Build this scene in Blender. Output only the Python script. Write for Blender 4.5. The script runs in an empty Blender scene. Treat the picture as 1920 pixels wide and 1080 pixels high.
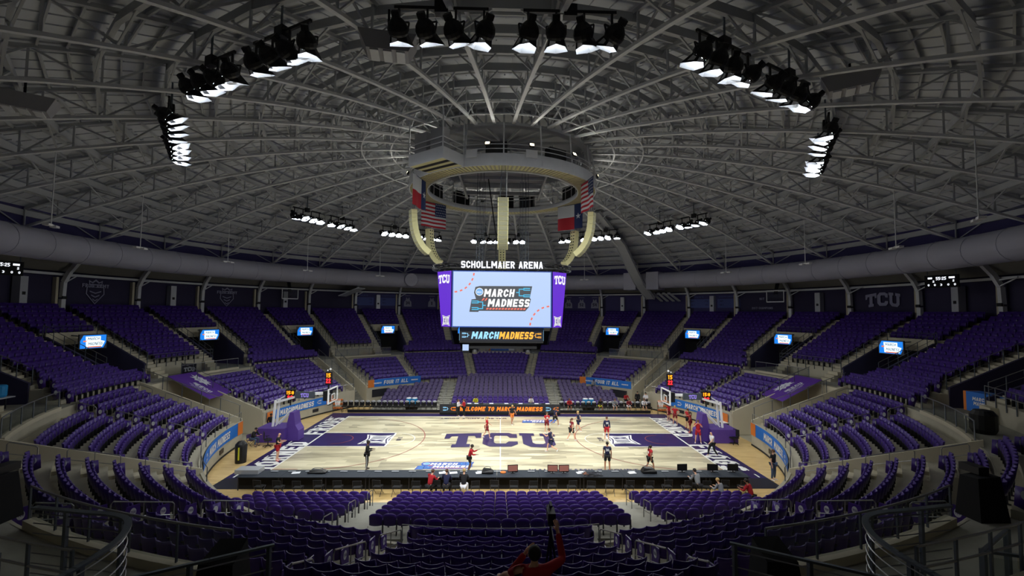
import bpy, math, random
import numpy as np
from mathutils import Vector, Matrix
random.seed(7)
R_ = math.radians
SC = bpy.context.scene
COL = SC.collection

# ------------------------------------------------------------------ camera
CAM_POS = Vector((-0.11, -35.35, 9.965))
F_PX, PITCH, YAW, ROLL = 831.0, 0.0552, 0.0258, 0.0092
fwd = Vector((math.sin(YAW) * math.cos(PITCH), math.cos(YAW) * math.cos(PITCH), math.sin(PITCH)))
right0 = Vector((math.cos(YAW), -math.sin(YAW), 0))
up0 = right0.cross(fwd)
right_c = right0 * math.cos(ROLL) + up0 * math.sin(ROLL)
up_c = -right0 * math.sin(ROLL) + up0 * math.cos(ROLL)
cam_data = bpy.data.cameras.new('camera')
cam_data.sensor_width = 36.0
cam_data.lens = F_PX / 1920.0 * 36.0
cam_data.clip_start = 0.05
cam_data.clip_end = 400
cam = bpy.data.objects.new('camera', cam_data)
M = Matrix((right_c, up_c, -fwd)).transposed().to_4x4()
M.translation = CAM_POS
cam.matrix_world = M
COL.objects.link(cam)
SC.camera = cam


def project(p):
    v = Vector(p) - CAM_POS
    d = v.dot(fwd)
    if d < 0.1:
        return None
    return 960 + F_PX * v.dot(right_c) / d, 540 - F_PX * v.dot(up_c) / d, d


# ------------------------------------------------------------------ world and view
world = bpy.data.worlds.new('world')
SC.world = world
world.use_nodes = True
world.node_tree.nodes['Background'].inputs[0].default_value = (0.55, 0.6, 0.7, 1)
world.node_tree.nodes['Background'].inputs[1].default_value = 0.0
SC.view_settings.view_transform = 'Standard'
SC.view_settings.look = 'None'
SC.view_settings.gamma = 1
SC.view_settings.exposure = 0.0
SC.view_settings.use_curve_mapping = False
SPOT_W = 1550.0      # each arena lamp
FLOOD_W = 70.0     # small work floodlights on the centre catwalk


# ------------------------------------------------------------------ materials
def srgb(r, g, b):
    def f(c):
        c /= 255.0
        return c / 12.92 if c <= 0.04045 else ((c + 0.055) / 1.055) ** 2.4
    return (f(r), f(g), f(b), 1.0)


MATS = {}


def mat(name, col, rough=0.6, metal=0.0, noise=0.0, nscale=3.0, spec=0.5, emit=None, estr=0.0, alpha=1.0, bump=0.0):
    m = bpy.data.materials.new(name)
    m.use_nodes = True
    nt = m.node_tree
    b = nt.nodes['Principled BSDF']
    c = srgb(*col)
    b.inputs['Base Color'].default_value = c
    b.inputs['Roughness'].default_value = rough
    b.inputs['Metallic'].default_value = metal
    b.inputs['Specular IOR Level'].default_value = spec
    if noise > 0 or bump > 0:
        tc = nt.nodes.new('ShaderNodeTexCoord')
        nz = nt.nodes.new('ShaderNodeTexNoise')
        nz.inputs['Scale'].default_value = nscale
        nz.inputs['Detail'].default_value = 4
        nt.links.new(tc.outputs['Object'], nz.inputs['Vector'])
        if noise > 0:
            mx = nt.nodes.new('ShaderNodeMix')
            mx.data_type = 'RGBA'
            mx.inputs['A'].default_value = tuple(x * (1 - noise) for x in c[:3]) + (1,)
            mx.inputs['B'].default_value = tuple(min(1, x * (1 + noise)) for x in c[:3]) + (1,)
            nt.links.new(nz.outputs['Fac'], mx.inputs['Factor'])
            nt.links.new(mx.outputs['Result'], b.inputs['Base Color'])
        if bump > 0:
            bp = nt.nodes.new('ShaderNodeBump')
            bp.inputs['Strength'].default_value = bump
            nt.links.new(nz.outputs['Fac'], bp.inputs['Height'])
            nt.links.new(bp.outputs['Normal'], b.inputs['Normal'])
    if emit:
        b.inputs['Emission Color'].default_value = srgb(*emit)
        b.inputs['Emission Strength'].default_value = estr
    if alpha < 1:
        b.inputs['Alpha'].default_value = alpha
    MATS[name] = m
    return m


mat('concrete', (176, 170, 150), 0.85, noise=0.14, nscale=1.2, bump=0.05)
mat('concrete_wall', (192, 184, 160), 0.8, noise=0.08, nscale=0.8)
mat('tread', (150, 148, 136), 0.8, noise=0.18, nscale=2.0)
mat('dark_wall', (46, 42, 72), 0.8, noise=0.1, nscale=0.7)
mat('navy_wall', (62, 58, 108), 0.75, noise=0.08, nscale=0.7)
mat('deck', (196, 200, 206), 0.9, noise=0.18, nscale=0.6)
mat('soffit', (140, 138, 130), 0.9, noise=0.1)
mat('steel_white', (216, 218, 220), 0.55, noise=0.06)
mat('steel_ring', (184, 187, 190), 0.6, noise=0.06)
mat('duct', (176, 176, 190), 0.5, noise=0.08, nscale=0.4)
mat('rail', (150, 150, 150), 0.35, 0.8)
mat('rail_dark', (92, 100, 108), 0.4, 0.5)
mat('black', (10, 10, 12), 0.5)
mat('black_matte', (12, 12, 14), 0.9)
mat('black_table', (34, 42, 52), 0.8)
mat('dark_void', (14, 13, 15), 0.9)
mat('door_dark', (40, 34, 34), 0.7)
mat('white', (230, 230, 230), 0.5)
mat('cream', (222, 216, 160), 0.6)
mat('grille', (150, 148, 120), 0.7, noise=0.1, nscale=30)
mat('grey_box', (160, 160, 164), 0.7)
mat('seat_purple', (60, 27, 122), 0.38, noise=0.06, nscale=6, spec=0.6)
mat('seat_platform', (74, 58, 104), 0.42, noise=0.06, nscale=6, spec=0.5)
mat('seat_metal', (60, 60, 66), 0.4, 0.6)
mat('purple', (77, 25, 121), 0.55)
mat('purple_floor', (40, 26, 78), 0.32, noise=0.25, nscale=1.3)
mat('purple_key', (38, 24, 80), 0.3, noise=0.35, nscale=0.8)
mat('apron_black', (22, 18, 30), 0.4, noise=0.3, nscale=1.0)
mat('banner_purple', (82, 38, 140), 0.7)
mat('pad_purple', (78, 50, 132), 0.6, noise=0.1)
mat('blue', (28, 110, 200), 0.6)
mat('blue_dark', (18, 60, 140), 0.6)
mat('orange', (214, 118, 40), 0.6)
mat('paint_white', (232, 232, 226), 0.35)
mat('paint_blue', (20, 66, 150), 0.35)
mat('line_white', (236, 236, 226), 0.35)
mat('line_red', (150, 70, 66), 0.35)
mat('red', (170, 24, 34), 0.75)
mat('crimson', (120, 22, 34), 0.8)
mat('red_flag', (176, 28, 44), 0.8)
mat('white_flag', (206, 208, 210), 0.8)
mat('navy_flag', (26, 44, 92), 0.8)
mat('gold', (196, 160, 70), 0.5)
mat('rubber', (30, 30, 30), 0.8)
mat('skin_light', (214, 164, 134), 0.55)
mat('skin_mid', (164, 112, 84), 0.55)
mat('skin_dark', (92, 60, 46), 0.55)
mat('hair_dark', (34, 26, 22), 0.7)
mat('hair_brown', (92, 62, 38), 0.7)
mat('hair_blond', (190, 160, 100), 0.7)
mat('cloth_black', (22, 22, 26), 0.9)
mat('cloth_navy', (26, 30, 66), 0.85)
mat('cloth_white', (222, 222, 226), 0.85)
mat('cloth_grey', (146, 150, 154), 0.9)
mat('cloth_red', (172, 24, 36), 0.85)
mat('cloth_jeans', (70, 84, 108), 0.9)
mat('cloth_yellow', (200, 200, 40), 0.85)
mat('shoe_white', (226, 226, 230), 0.6)
mat('shoe_red', (200, 60, 60), 0.6)
mat('ball', (206, 110, 40), 0.6, bump=0.2, nscale=60)
mat('grey_jersey', (150, 152, 170), 0.8)
mat('barrel_blue', (30, 140, 200), 0.5)
mat('eye', (20, 16, 16), 0.3)
mat('lens', (255, 255, 255), 0.3, emit=(236, 244, 255), estr=26)
mat('lens_warm', (255, 255, 255), 0.3, emit=(255, 226, 200), estr=22)
mat('visor_in', (220, 222, 224), 0.5, metal=0.2)
mat('flood', (255, 255, 255), 0.3, emit=(255, 236, 190), estr=10)
mat('led_white', (20, 20, 20), 0.5, emit=(240, 244, 255), estr=1.5)
mat('led_orange', (20, 20, 20), 0.5, emit=(255, 130, 30), estr=1.4)
mat('led_amber', (20, 20, 20), 0.5, emit=(255, 150, 20), estr=2.2)
mat('led_red', (20, 20, 20), 0.5, emit=(255, 40, 50), estr=2.2)
mat('led_gold', (20, 20, 20), 0.5, emit=(255, 176, 50), estr=1.3)
mat('led_cyan', (20, 20, 20), 0.5, emit=(150, 215, 255), estr=1.2)
mat('led_violet', (20, 20, 20), 0.5, emit=(150, 130, 230), estr=1.0)
mat('screen_blue', (10, 10, 10), 0.4, emit=(186, 210, 250), estr=1.0)
mat('screen_purple', (10, 10, 10), 0.4, emit=(104, 44, 214), estr=0.95)
mat('screen_dark', (10, 10, 12), 0.4, emit=(40, 44, 56), estr=0.5)
mat('s_grey', (10, 10, 10), 0.5, emit=(58, 62, 70), estr=1.0)
mat('s_white', (10, 10, 10), 0.5, emit=(255, 255, 255), estr=1.0)
mat('s_cyan', (10, 10, 10), 0.5, emit=(70, 190, 235), estr=1.0)
mat('s_coral', (10, 10, 10), 0.5, emit=(240, 110, 90), estr=1.0)
mat('s_ball', (10, 10, 10), 0.5, emit=(120, 180, 240), estr=1.0)
mat('s_purple', (10, 10, 10), 0.5, emit=(60, 20, 130), estr=1.0)
mat('tv_white', (10, 10, 10), 0.5, emit=(225, 245, 255), estr=1.5)
mat('tv_blue', (10, 10, 10), 0.5, emit=(20, 120, 220), estr=1.3)
mat('tv_orange', (10, 10, 10), 0.5, emit=(230, 120, 60), estr=1.2)
mat('laptop_screen', (10, 10, 10), 0.5, emit=(200, 130, 115), estr=0.45)
mat('wall_logo', (150, 150, 176), 0.8)
mat('wall_logo_blue', (80, 92, 150), 0.8)
mat('paper', (226, 228, 232), 0.7)
mat('silver', (190, 192, 196), 0.4, 0.4)
mat('logo_white', (210, 212, 218), 0.7)


def glass_mat():
    m = bpy.data.materials.new('glass_rail')
    m.use_nodes = True
    nt = m.node_tree
    nt.nodes.clear()
    out = nt.nodes.new('ShaderNodeOutputMaterial')
    mix = nt.nodes.new('ShaderNodeMixShader')
    t = nt.nodes.new('ShaderNodeBsdfTransparent')
    t.inputs[0].default_value = (0.86, 0.88, 0.87, 1)
    g = nt.nodes.new('ShaderNodeBsdfGlossy')
    g.inputs['Roughness'].default_value = 0.08
    mix.inputs[0].default_value = 0.06
    nt.links.new(t.outputs[0], mix.inputs[1])
    nt.links.new(g.outputs[0], mix.inputs[2])
    nt.links.new(mix.outputs[0], out.inputs[0])
    MATS['glass_rail'] = m


glass_mat()


def wood_mat(name, c1, c2, c3, rough, stretch, plank=True):
    """pale strip flooring with long soft stain bands"""
    m = bpy.data.materials.new(name)
    m.use_nodes = True
    nt = m.node_tree
    b = nt.nodes['Principled BSDF']
    b.inputs['Roughness'].default_value = rough
    tc = nt.nodes.new('ShaderNodeTexCoord')
    mp = nt.nodes.new('ShaderNodeMapping')
    mp.inputs['Scale'].default_value = stretch
    nt.links.new(tc.outputs['Object'], mp.inputs['Vector'])
    v = nt.nodes.new('ShaderNodeTexVoronoi')
    v.feature = 'F1'
    v.distance = 'MANHATTAN'
    v.inputs['Scale'].default_value = 1.0
    n = nt.nodes.new('ShaderNodeTexNoise')
    n.inputs['Scale'].default_value = 1.4
    n.inputs['Detail'].default_value = 6
    nt.links.new(mp.outputs[0], n.inputs['Vector'])
    nt.links.new(mp.outputs[0], v.inputs['Vector'])
    sep = nt.nodes.new('ShaderNodeSeparateColor')
    nt.links.new(v.outputs['Color'], sep.inputs[0])
    ad = nt.nodes.new('ShaderNodeMath')
    ad.operation = 'MULTIPLY_ADD'
    ad.inputs[1].default_value = 0.45
    nt.links.new(sep.outputs[0], ad.inputs[0])
    sc_ = nt.nodes.new('ShaderNodeMath')
    sc_.operation = 'MULTIPLY'
    sc_.inputs[1].default_value = 0.55
    nt.links.new(n.outputs['Fac'], sc_.inputs[0])
    nt.links.new(sc_.outputs[0], ad.inputs[2])
    r = nt.nodes.new('ShaderNodeValToRGB')
    r.color_ramp.elements[0].position = 0.22
    r.color_ramp.elements[0].color = srgb(*c1)
    r.color_ramp.elements[1].position = 0.72
    r.color_ramp.elements[1].color = srgb(*c3)
    e = r.color_ramp.elements.new(0.45)
    e.color = srgb(*c2)
    nt.links.new(ad.outputs[0], r.inputs[0])
    nt.links.new(r.outputs[0], b.inputs['Base Color'])
    MATS[name] = m


wood_mat('court_wood', (146, 138, 114), (188, 179, 148), (216, 207, 174), 0.28, (0.30, 1.5, 1.0))
wood_mat('floor_maple', (196, 164, 104), (210, 178, 118), (220, 190, 130), 0.35, (0.8, 6.0, 1.0))


# ------------------------------------------------------------------ mesh builder
class MB:
    def __init__(s):
        s.v = []
        s.f = []
        s.mi = []
        s.mats = []
        s.cur = 0

    def m(s, name):
        if name not in s.mats:
            s.mats.append(name)
        s.cur = s.mats.index(name)
        return s

    def add(s, verts, faces):
        o = len(s.v)
        s.v.extend([tuple(p) for p in verts])
        for f in faces:
            s.f.append(tuple(i + o for i in f))
            s.mi.append(s.cur)
        return s

    def box(s, x0, x1, y0, y1, z0, z1):
        v = [(x, y, z) for x in (x0, x1) for y in (y0, y1) for z in (z0, z1)]
        return s.add(v, [(0, 1, 3, 2), (4, 6, 7, 5), (0, 4, 5, 1), (2, 3, 7, 6), (0, 2, 6, 4), (1, 5, 7, 3)])

    def obox(s, c, ax, ay, az, hx, hy, hz):
        c = Vector(c)
        v = [c + ax * (i * hx) + ay * (j * hy) + az * (k * hz) for i in (-1, 1) for j in (-1, 1) for k in (-1, 1)]
        return s.add(v, [(0, 1, 3, 2), (4, 6, 7, 5), (0, 4, 5, 1), (2, 3, 7, 6), (0, 2, 6, 4), (1, 5, 7, 3)])

    def beam(s, a, b, w, h, up=(0, 0, 1)):
        """rectangular bar from a to b; w across, h along up"""
        a, b = Vector(a), Vector(b)
        d = (b - a)
        L = d.length
        if L < 1e-6:
            return s
        d /= L
        side = d.cross(Vector(up))
        if side.length < 1e-4:
            side = d.cross(Vector((1, 0, 0)))
        side.normalize()
        u = side.cross(d)
        return s.obox((a + b) / 2, d, side, u, L / 2, w / 2, h / 2)

    def tube(s, pts, r, n=6, closed=False, caps=True):
        pts = [Vector(p) for p in pts]
        N = len(pts)
        rings = []
        prev = None
        rr = r if isinstance(r, (list, tuple)) else [r] * N
        for i, p in enumerate(pts):
            if closed:
                t = pts[(i + 1) % N] - pts[i - 1]
            else:
                t = pts[min(i + 1, N - 1)] - pts[max(i - 1, 0)]
            t.normalize()
            if prev is None:
                a = t.cross(Vector((0, 0, 1)))
                if a.length < 1e-3:
                    a = t.cross(Vector((1, 0, 0)))
            else:
                a = prev - t * prev.dot(t)
            a.normalize()
            prev = a
            b = t.cross(a)
            rings.append([p + (a * math.cos(k * 2 * math.pi / n) + b * math.sin(k * 2 * math.pi / n)) * rr[i] for k in range(n)])
        v = [q for ring in rings for q in ring]
        f = []
        M_ = N if closed else N - 1
        for i in range(M_):
            j = (i + 1) % N
            for k in range(n):
                f.append((i * n + k, i * n + (k + 1) % n, j * n + (k + 1) % n, j * n + k))
        if not closed and caps:
            f.append(tuple(range(n))[::-1])
            f.append(tuple((N - 1) * n + k for k in range(n)))
        return s.add(v, f)

    def cyl(s, a, b, r0, r1=None, n=12):
        return s.tube([a, b], [r0, r0 if r1 is None else r1], n)

    def revolve(s, prof, a0, a1, step=2.5, caps=True, closed_prof=True):
        """profile [(r, z)] swept about the z axis from azimuth a0 to a1 (deg, clockwise from +y)"""
        n = max(1, int(math.ceil(abs(a1 - a0) / step)))
        K = len(prof)
        v = []
        for i in range(n + 1):
            a = R_(a0 + (a1 - a0) * i / n)
            sa, ca = math.sin(a), math.cos(a)
            for r, z in prof:
                v.append((r * sa, r * ca, z))
        f = []
        for i in range(n):
            for k in range(K if closed_prof else K - 1):
                k2 = (k + 1) % K
                f.append((i * K + k, i * K + k2, (i + 1) * K + k2, (i + 1) * K + k))
        if caps and closed_prof and abs(a1 - a0) < 359.9:
            f.append(tuple(range(K))[::-1])
            f.append(tuple(n * K + k for k in range(K)))
        return s.add(v, f)

    def lathe(s, c, axis, prof, n=16):
        """profile [(r, h)] about an axis through c"""
        c = Vector(c)
        axis = Vector(axis).normalized()
        a = axis.cross(Vector((0, 0, 1)))
        if a.length < 1e-3:
            a = axis.cross(Vector((1, 0, 0)))
        a.normalize()
        b = axis.cross(a)
        v = [c + axis * h + (a * math.cos(k * 2 * math.pi / n) + b * math.sin(k * 2 * math.pi / n)) * r for r, h in prof for k in range(n)]
        f = []
        for i in range(len(prof) - 1):
            for k in range(n):
                f.append((i * n + k, i * n + (k + 1) % n, (i + 1) * n + (k + 1) % n, (i + 1) * n + k))
        f.append(tuple(range(n))[::-1])
        f.append(tuple((len(prof) - 1) * n + k for k in range(n)))
        return s.add(v, f)

    def ball(s, c, r, seg=10, rings=6, sc=(1, 1, 1)):
        c = Vector(c)
        v = [c + Vector((0, 0, r * sc[2]))]
        for i in range(1, rings):
            th = math.pi * i / rings
            for k in range(seg):
                ph = 2 * math.pi * k / seg
                v.append(c + Vector((r * sc[0] * math.sin(th) * math.cos(ph), r * sc[1] * math.sin(th) * math.sin(ph), r * sc[2] * math.cos(th))))
        v.append(c - Vector((0, 0, r * sc[2])))
        f = []
        for k in range(seg):
            f.append((0, 1 + k, 1 + (k + 1) % seg))
            e = len(v) - 1
            o = 1 + (rings - 2) * seg
            f.append((e, o + (k + 1) % seg, o + k))
        for i in range(rings - 2):
            for k in range(seg):
                a = 1 + i * seg
                f.append((a + k, a + seg + k, a + seg + (k + 1) % seg, a + (k + 1) % seg))
        return s.add(v, f)

    def poly(s, pts2, fr, off=0.0):
        """flat polygon; fr maps (u, v, off) -> world"""
        v = [fr(u, w, off) for u, w in pts2]
        return s.add(v, [tuple(range(len(v)))])

    def mesh(s, name, smooth=False):
        me = bpy.data.meshes.new(name)
        me.from_pydata(s.v, [], s.f)
        for n in s.mats:
            me.materials.append(MATS[n])
        me.polygons.foreach_set('material_index', s.mi)
        if smooth:
            me.polygons.foreach_set('use_smooth', [True] * len(s.f))
        me.update()
        return me

    def build(s, name, parent=None, smooth=False, **tags):
        o = bpy.data.objects.new(name, s.mesh(name, smooth))
        COL.objects.link(o)
        if parent is not None:
            o.parent = parent
            o.matrix_parent_inverse = parent.matrix_basis.inverted()
        for k, v_ in tags.items():
            o[k] = v_
        return o


def thing(name, label, cat, loc=(0, 0, 0), rz=0.0, group=None):
    o = bpy.data.objects.new(name, None)
    o.empty_display_size = 0.2
    COL.objects.link(o)
    o.location = loc
    o.rotation_euler = (0, 0, rz)
    o['label'] = label
    o['category'] = cat
    if group:
        o['group'] = group
    return o


def local(mb, name, parent, smooth=False, **tags):
    """child whose vertices are already in the parent's own space"""
    o = bpy.data.objects.new(name, mb.mesh(name, smooth))
    COL.objects.link(o)
    o.parent = parent
    for k, v_ in tags.items():
        o[k] = v_
    return o


def tag(o, label, cat, group=None):
    o['label'] = label
    o['category'] = cat
    if group:
        o['group'] = group
    return o


def struct(o, label=None):
    o['kind'] = 'structure'
    if label:
        o['label'] = label
    return o


def copy_tree(o, parent=None):
    c = o.copy()
    COL.objects.link(c)
    if parent is not None:
        c.parent = parent
    for ch in list(o.children):
        copy_tree(ch, c)
    return c


def P(r, az, z=0.0):
    a = R_(az)
    return Vector((r * math.sin(a), r * math.cos(a), z))


def rot_az(az):
    """rotation so local +y points outward at azimuth az"""
    return -R_(az)


ORD = ['first', 'second', 'third', 'fourth', 'fifth', 'sixth', 'seventh', 'eighth', 'ninth', 'tenth', 'eleventh', 'twelfth',
       'thirteenth', 'fourteenth', 'fifteenth', 'sixteenth', 'seventeenth', 'eighteenth', 'nineteenth', 'twentieth', 'twenty-first',
       'twenty-second', 'twenty-third', 'twenty-fourth', 'twenty-fifth', 'twenty-sixth', 'twenty-seventh', 'twenty-eighth', 'twenty-ninth', 'thirtieth']

# ------------------------------------------------------------------ lettering (own block alphabet made of strokes)
def _glyph(ch, t, w):
    L, Rr, T, B, Mi = t / 2, w - t / 2, 1 - t / 2, t / 2, 0.5
    k = min(0.16, w * 0.25)
    c = w / 2
    ring_ = [(L + k, T), (Rr - k, T), (Rr, T - k), (Rr, B + k), (Rr - k, B), (L + k, B), (L, B + k), (L, T - k), (L + k, T)]
    g = {
        'A': [[(L, 0), (c, 1)], [(Rr, 0), (c, 1)], [(L + .06, .3), (Rr - .06, .3)]],
        'B': [[(L, 0), (L, 1)], [(0, T), (Rr - k, T), (Rr, T - k * .7), (Rr, Mi + k * .7), (Rr - k, Mi), (0, Mi)], [(Rr - k, Mi), (Rr, Mi - k * .7), (Rr, B + k * .7), (Rr - k, B), (0, B)]],
        'C': [[(Rr, T - .24), (Rr, T - k), (Rr - k, T), (L + k, T), (L, T - k), (L, B + k), (L + k, B), (Rr - k, B), (Rr, B + k), (Rr, B + .24)]],
        'D': [[(L, 0), (L, 1)], [(0, T), (Rr - k, T), (Rr, T - k), (Rr, B + k), (Rr - k, B), (0, B)]],
        'E': [[(L, 0), (L, 1)], [(0, T), (w, T)], [(0, Mi), (w * .85, Mi)], [(0, B), (w, B)]],
        'F': [[(L, 0), (L, 1)], [(0, T), (w, T)], [(0, Mi), (w * .85, Mi)]],
        'G': [[(Rr, T - .22), (Rr, T - k), (Rr - k, T), (L + k, T), (L, T - k), (L, B + k), (L + k, B), (Rr - k, B), (Rr, B + k), (Rr, Mi)], [(c, Mi - .02), (w, Mi - .02)]],
        'H': [[(L, 0), (L, 1)], [(Rr, 0), (Rr, 1)], [(0, Mi), (w, Mi)]],
        'I': [[(c, 0), (c, 1)]],
        'J': [[(Rr, 1), (Rr, B + k), (Rr - k, B), (L + k, B), (L, B + k), (L, B + .2)]],
        'K': [[(L, 0), (L, 1)], [(L, .42), (Rr, 1)], [(L + .08, .5), (Rr, 0)]],
        'L': [[(L, 0), (L, 1)], [(0, B), (w, B)]],
        'M': [[(L, 0), (L, 1)], [(Rr, 0), (Rr, 1)], [(L, 1), (c, .32)], [(Rr, 1), (c, .32)]],
        'N': [[(L, 0), (L, 1)], [(Rr, 0), (Rr, 1)], [(L, 1), (Rr, 0)]],
        'O': [ring_],
        'P': [[(L, 0), (L, 1)], [(0, T), (Rr - k, T), (Rr, T - k), (Rr, Mi + k - .05), (Rr - k, Mi - .05), (0, Mi - .05)]],
        'Q': [ring_, [(c, .3), (Rr, 0)]],
        'R': [[(L, 0), (L, 1)], [(0, T), (Rr - k, T), (Rr, T - k), (Rr, Mi + k - .02), (Rr - k, Mi - .02), (0, Mi - .02)], [(c, Mi - .02), (Rr, 0)]],
        'S': [[(Rr, T - .14), (Rr, T - .05), (Rr - .07, T), (L + .07, T), (L, T - .07), (L, Mi + .07), (L + .07, Mi), (Rr - .07, Mi), (Rr, Mi - .07), (Rr, B + .07), (Rr - .07, B), (L + .07, B), (L, B + .05), (L, B + .14)]],
        'T': [[(c, 0), (c, 1)], [(0, T), (w, T)]],
        'U': [[(L, 1), (L, B + k), (L + k, B), (Rr - k, B), (Rr, B + k), (Rr, 1)]],
        'V': [[(L, 1), (c, 0)], [(Rr, 1), (c, 0)]],
        'W': [[(L, 1), (w * .3, 0)], [(c, .75), (w * .3, 0)], [(c, .75), (w * .7, 0)], [(Rr, 1), (w * .7, 0)]],
        'X': [[(L, 0), (Rr, 1)], [(L, 1), (Rr, 0)]],
        'Y': [[(c, 0), (c, .45)], [(L, 1), (c, .42)], [(Rr, 1), (c, .42)]],
        'Z': [[(0, T), (w, T)], [(0, B), (w, B)], [(L, 0), (Rr, 1)]],
        '0': [ring_],
        '1': [[(c, 0), (c, 1)], [(c - .16, .8), (c, 1)]],
        '2': [[(L, T - .15), (L, T - k), (L + k, T), (Rr - k, T), (Rr, T - k), (Rr, Mi + k), (L, B + .1)], [(0, B), (w, B)]],
        '3': [[(0, T), (Rr - k, T), (Rr, T - k), (Rr, B + k), (Rr - k, B), (0, B)], [(.15, Mi), (w - .05, Mi)]],
        '4': [[(L, 1), (L, .4)], [(0, .4), (w, .4)], [(Rr - .05, 0), (Rr - .05, 1)]],
        '5': [[(0, T), (w, T)], [(L, .5), (L, 1)], [(0, Mi + .04), (Rr - k, Mi + .04), (Rr, Mi - k), (Rr, B + k), (Rr - k, B), (0, B)]],
        '6': [ring_, [(0, Mi), (w, Mi)]],
        '7': [[(0, T), (w, T)], [(Rr, 1), (c - .05, 0)]],
        '8': [ring_, [(0, Mi), (w, Mi)]],
        '9': [ring_, [(0, Mi), (w, Mi)]],
        ':': [[(c, .2), (c, .36)], [(c, .62), (c, .78)]],
        "'": [[(c, .75), (c, 1)]],
    }
    return g.get(ch, [])


def _cw(ch):
    return {'I': .26, '1': .42, ' ': .34, 'M': .84, 'W': .9, ':': .24, "'": .2}.get(ch, .62)


def text(mb, body, fr, cx, cy, h, w=None, bold=0.02, shear=0.0, off=0.0, warp=None):
    """lettering centred at cx, cy in the frame fr; h cap height, w total width"""
    t = min(0.26, 0.15 + bold * 1.6)
    gap = 0.13
    tot = sum(_cw(c) for c in body) + gap * (len(body) - 1)
    s = (w / tot) if w else h

    cnt = [0]

    def put(pts):
        out = []
        cnt[0] = (cnt[0] + 1) % 24
        for x, y in pts:
            X = (x - tot / 2) * s + (y - 0.5) * h * shear
            out.append(fr(cx + X, cy + (y - 0.5) * h, off + cnt[0] * 0.0004))
        mb.add(out, [tuple(range(len(out)))])
    x0 = 0.0
    for ch in body:
        cw = _cw(ch)
        tt = min(t, cw * .9 if ch in "I1:'" else t)
        for line in _glyph(ch, tt, cw):
            for i in range(len(line) - 1):
                (xa, ya), (xb, yb) = line[i], line[i + 1]
                dx, dy = xb - xa, yb - ya
                ln = math.hypot(dx, dy)
                if ln < 1e-6: continue
                if abs(dy) > abs(dx):
                    o = tt / 2 * min(1.4, ln / abs(dy))
                    q = [(xa - o, ya), (xa + o, ya), (xb + o, yb), (xb - o, yb)]
                else:
                    o = tt / 2 * min(1.4, ln / abs(dx))
                    q = [(xa, ya - o), (xb, yb - o), (xb, yb + o), (xa, ya + o)]
                q = [(x0 + min(max(x, -.02), cw + .02), min(max(y, 0), 1)) for x, y in q]
                ar = sum(q[m][0] * q[(m + 1) % 4][1] - q[(m + 1) % 4][0] * q[m][1] for m in range(4))
                put(q if ar > 0 else q[::-1])
            for (x, y) in line[1:-1]:
                put([(x0 + x + tt * .54 * math.cos(math.pi / 8 + m * math.pi / 4), y + tt * .54 * math.sin(math.pi / 8 + m * math.pi / 4)) for m in range(8)])
        x0 += cw + gap


def frame(o, u, v):
    """frame with origin o, axes u (text right) and v (text up), normal u x v"""
    o, u, v = Vector(o), Vector(u).normalized(), Vector(v).normalized()
    n = u.cross(v)
    return lambda a, b, c=0.0: o + u * a + v * b + n * c


def cyl_frame(r, az, z, inward=True):
    """frame on a cylinder of radius r about the hall's axis, read from inside"""
    def fr(a, b, c=0.0):
        return P(r - c, az + math.degrees(a / r), z + b)
    return fr
# ================================================================== the bowl
R0, DR = 19.40, 0.871          # first tread edge and tread depth of the lower tier
Z0, DZ = 1.60, 0.30
NLOW = 8
RW0, RW1, ZW = 26.37, 29.2, 4.35   # walkway
UR0, UDR, UZ0, UDZ, NUP = 28.9, 0.635, 5.4, 0.34, 13
JP = 7                          # first row above the portals


def zlow(i): return Z0 + DZ * i
def rlow(i): return R0 + DR * i
def zup(j): return UZ0 + UDZ * j
def rup(j): return UR0 + UDR * j


# court-level floor
mb = MB().m('floor_maple')
n = 96
v = [(19.6 * math.cos(2 * math.pi * k / n), 19.6 * math.sin(2 * math.pi * k / n), z) for z in (0, -0.3) for k in range(n)]
mb.add(v, [tuple(range(n)), tuple(range(2 * n - 1, n - 1, -1))] + [(k, k + n, (k + 1) % n + n, (k + 1) % n) for k in range(n)])
struct(mb.build('floor'), 'pale maple floor around the court')
mb = MB().m('concrete')
mb.revolve([(19.5, -0.3), (41, -0.3), (41, -0.02), (19.5, -0.02)], 0, 360, 5, caps=False)
struct(mb.build('floor_base'))

LOW_ARCS = [(-47.9, 47.9), (52.1, 85.5), (94, 266), (274.5, 307.9)]
mb = MB().m('concrete')
prof = [(R0 - 0.15, -0.01), (R0 - 0.15, Z0 + 0.12), (R0, Z0 + 0.12), (R0, Z0)]
for i in range(NLOW):
    prof.append((rlow(i + 1), zlow(i)))
    if i < NLOW - 1:
        prof.append((rlow(i + 1), zlow(i + 1)))
prof += [(RW0, ZW), (RW0 + 0.1, ZW), (RW0 + 0.1, -0.01)]
for a0, a1 in LOW_ARCS:
    mb.revolve(prof, a0, a1, 2.5)
struct(mb.build('floor_lower_tier'), 'stepped concrete of the lower seating tier')

mb = MB().m('tread')
mb.revolve([(RW0 + 0.1, ZW - 0.35), (RW0 + 0.1, ZW), (34, ZW), (34, ZW - 0.35)], 0, 360, 5, caps=False)
struct(mb.build('floor_walkway'), 'concrete walkway ring between the two seating tiers')

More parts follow.
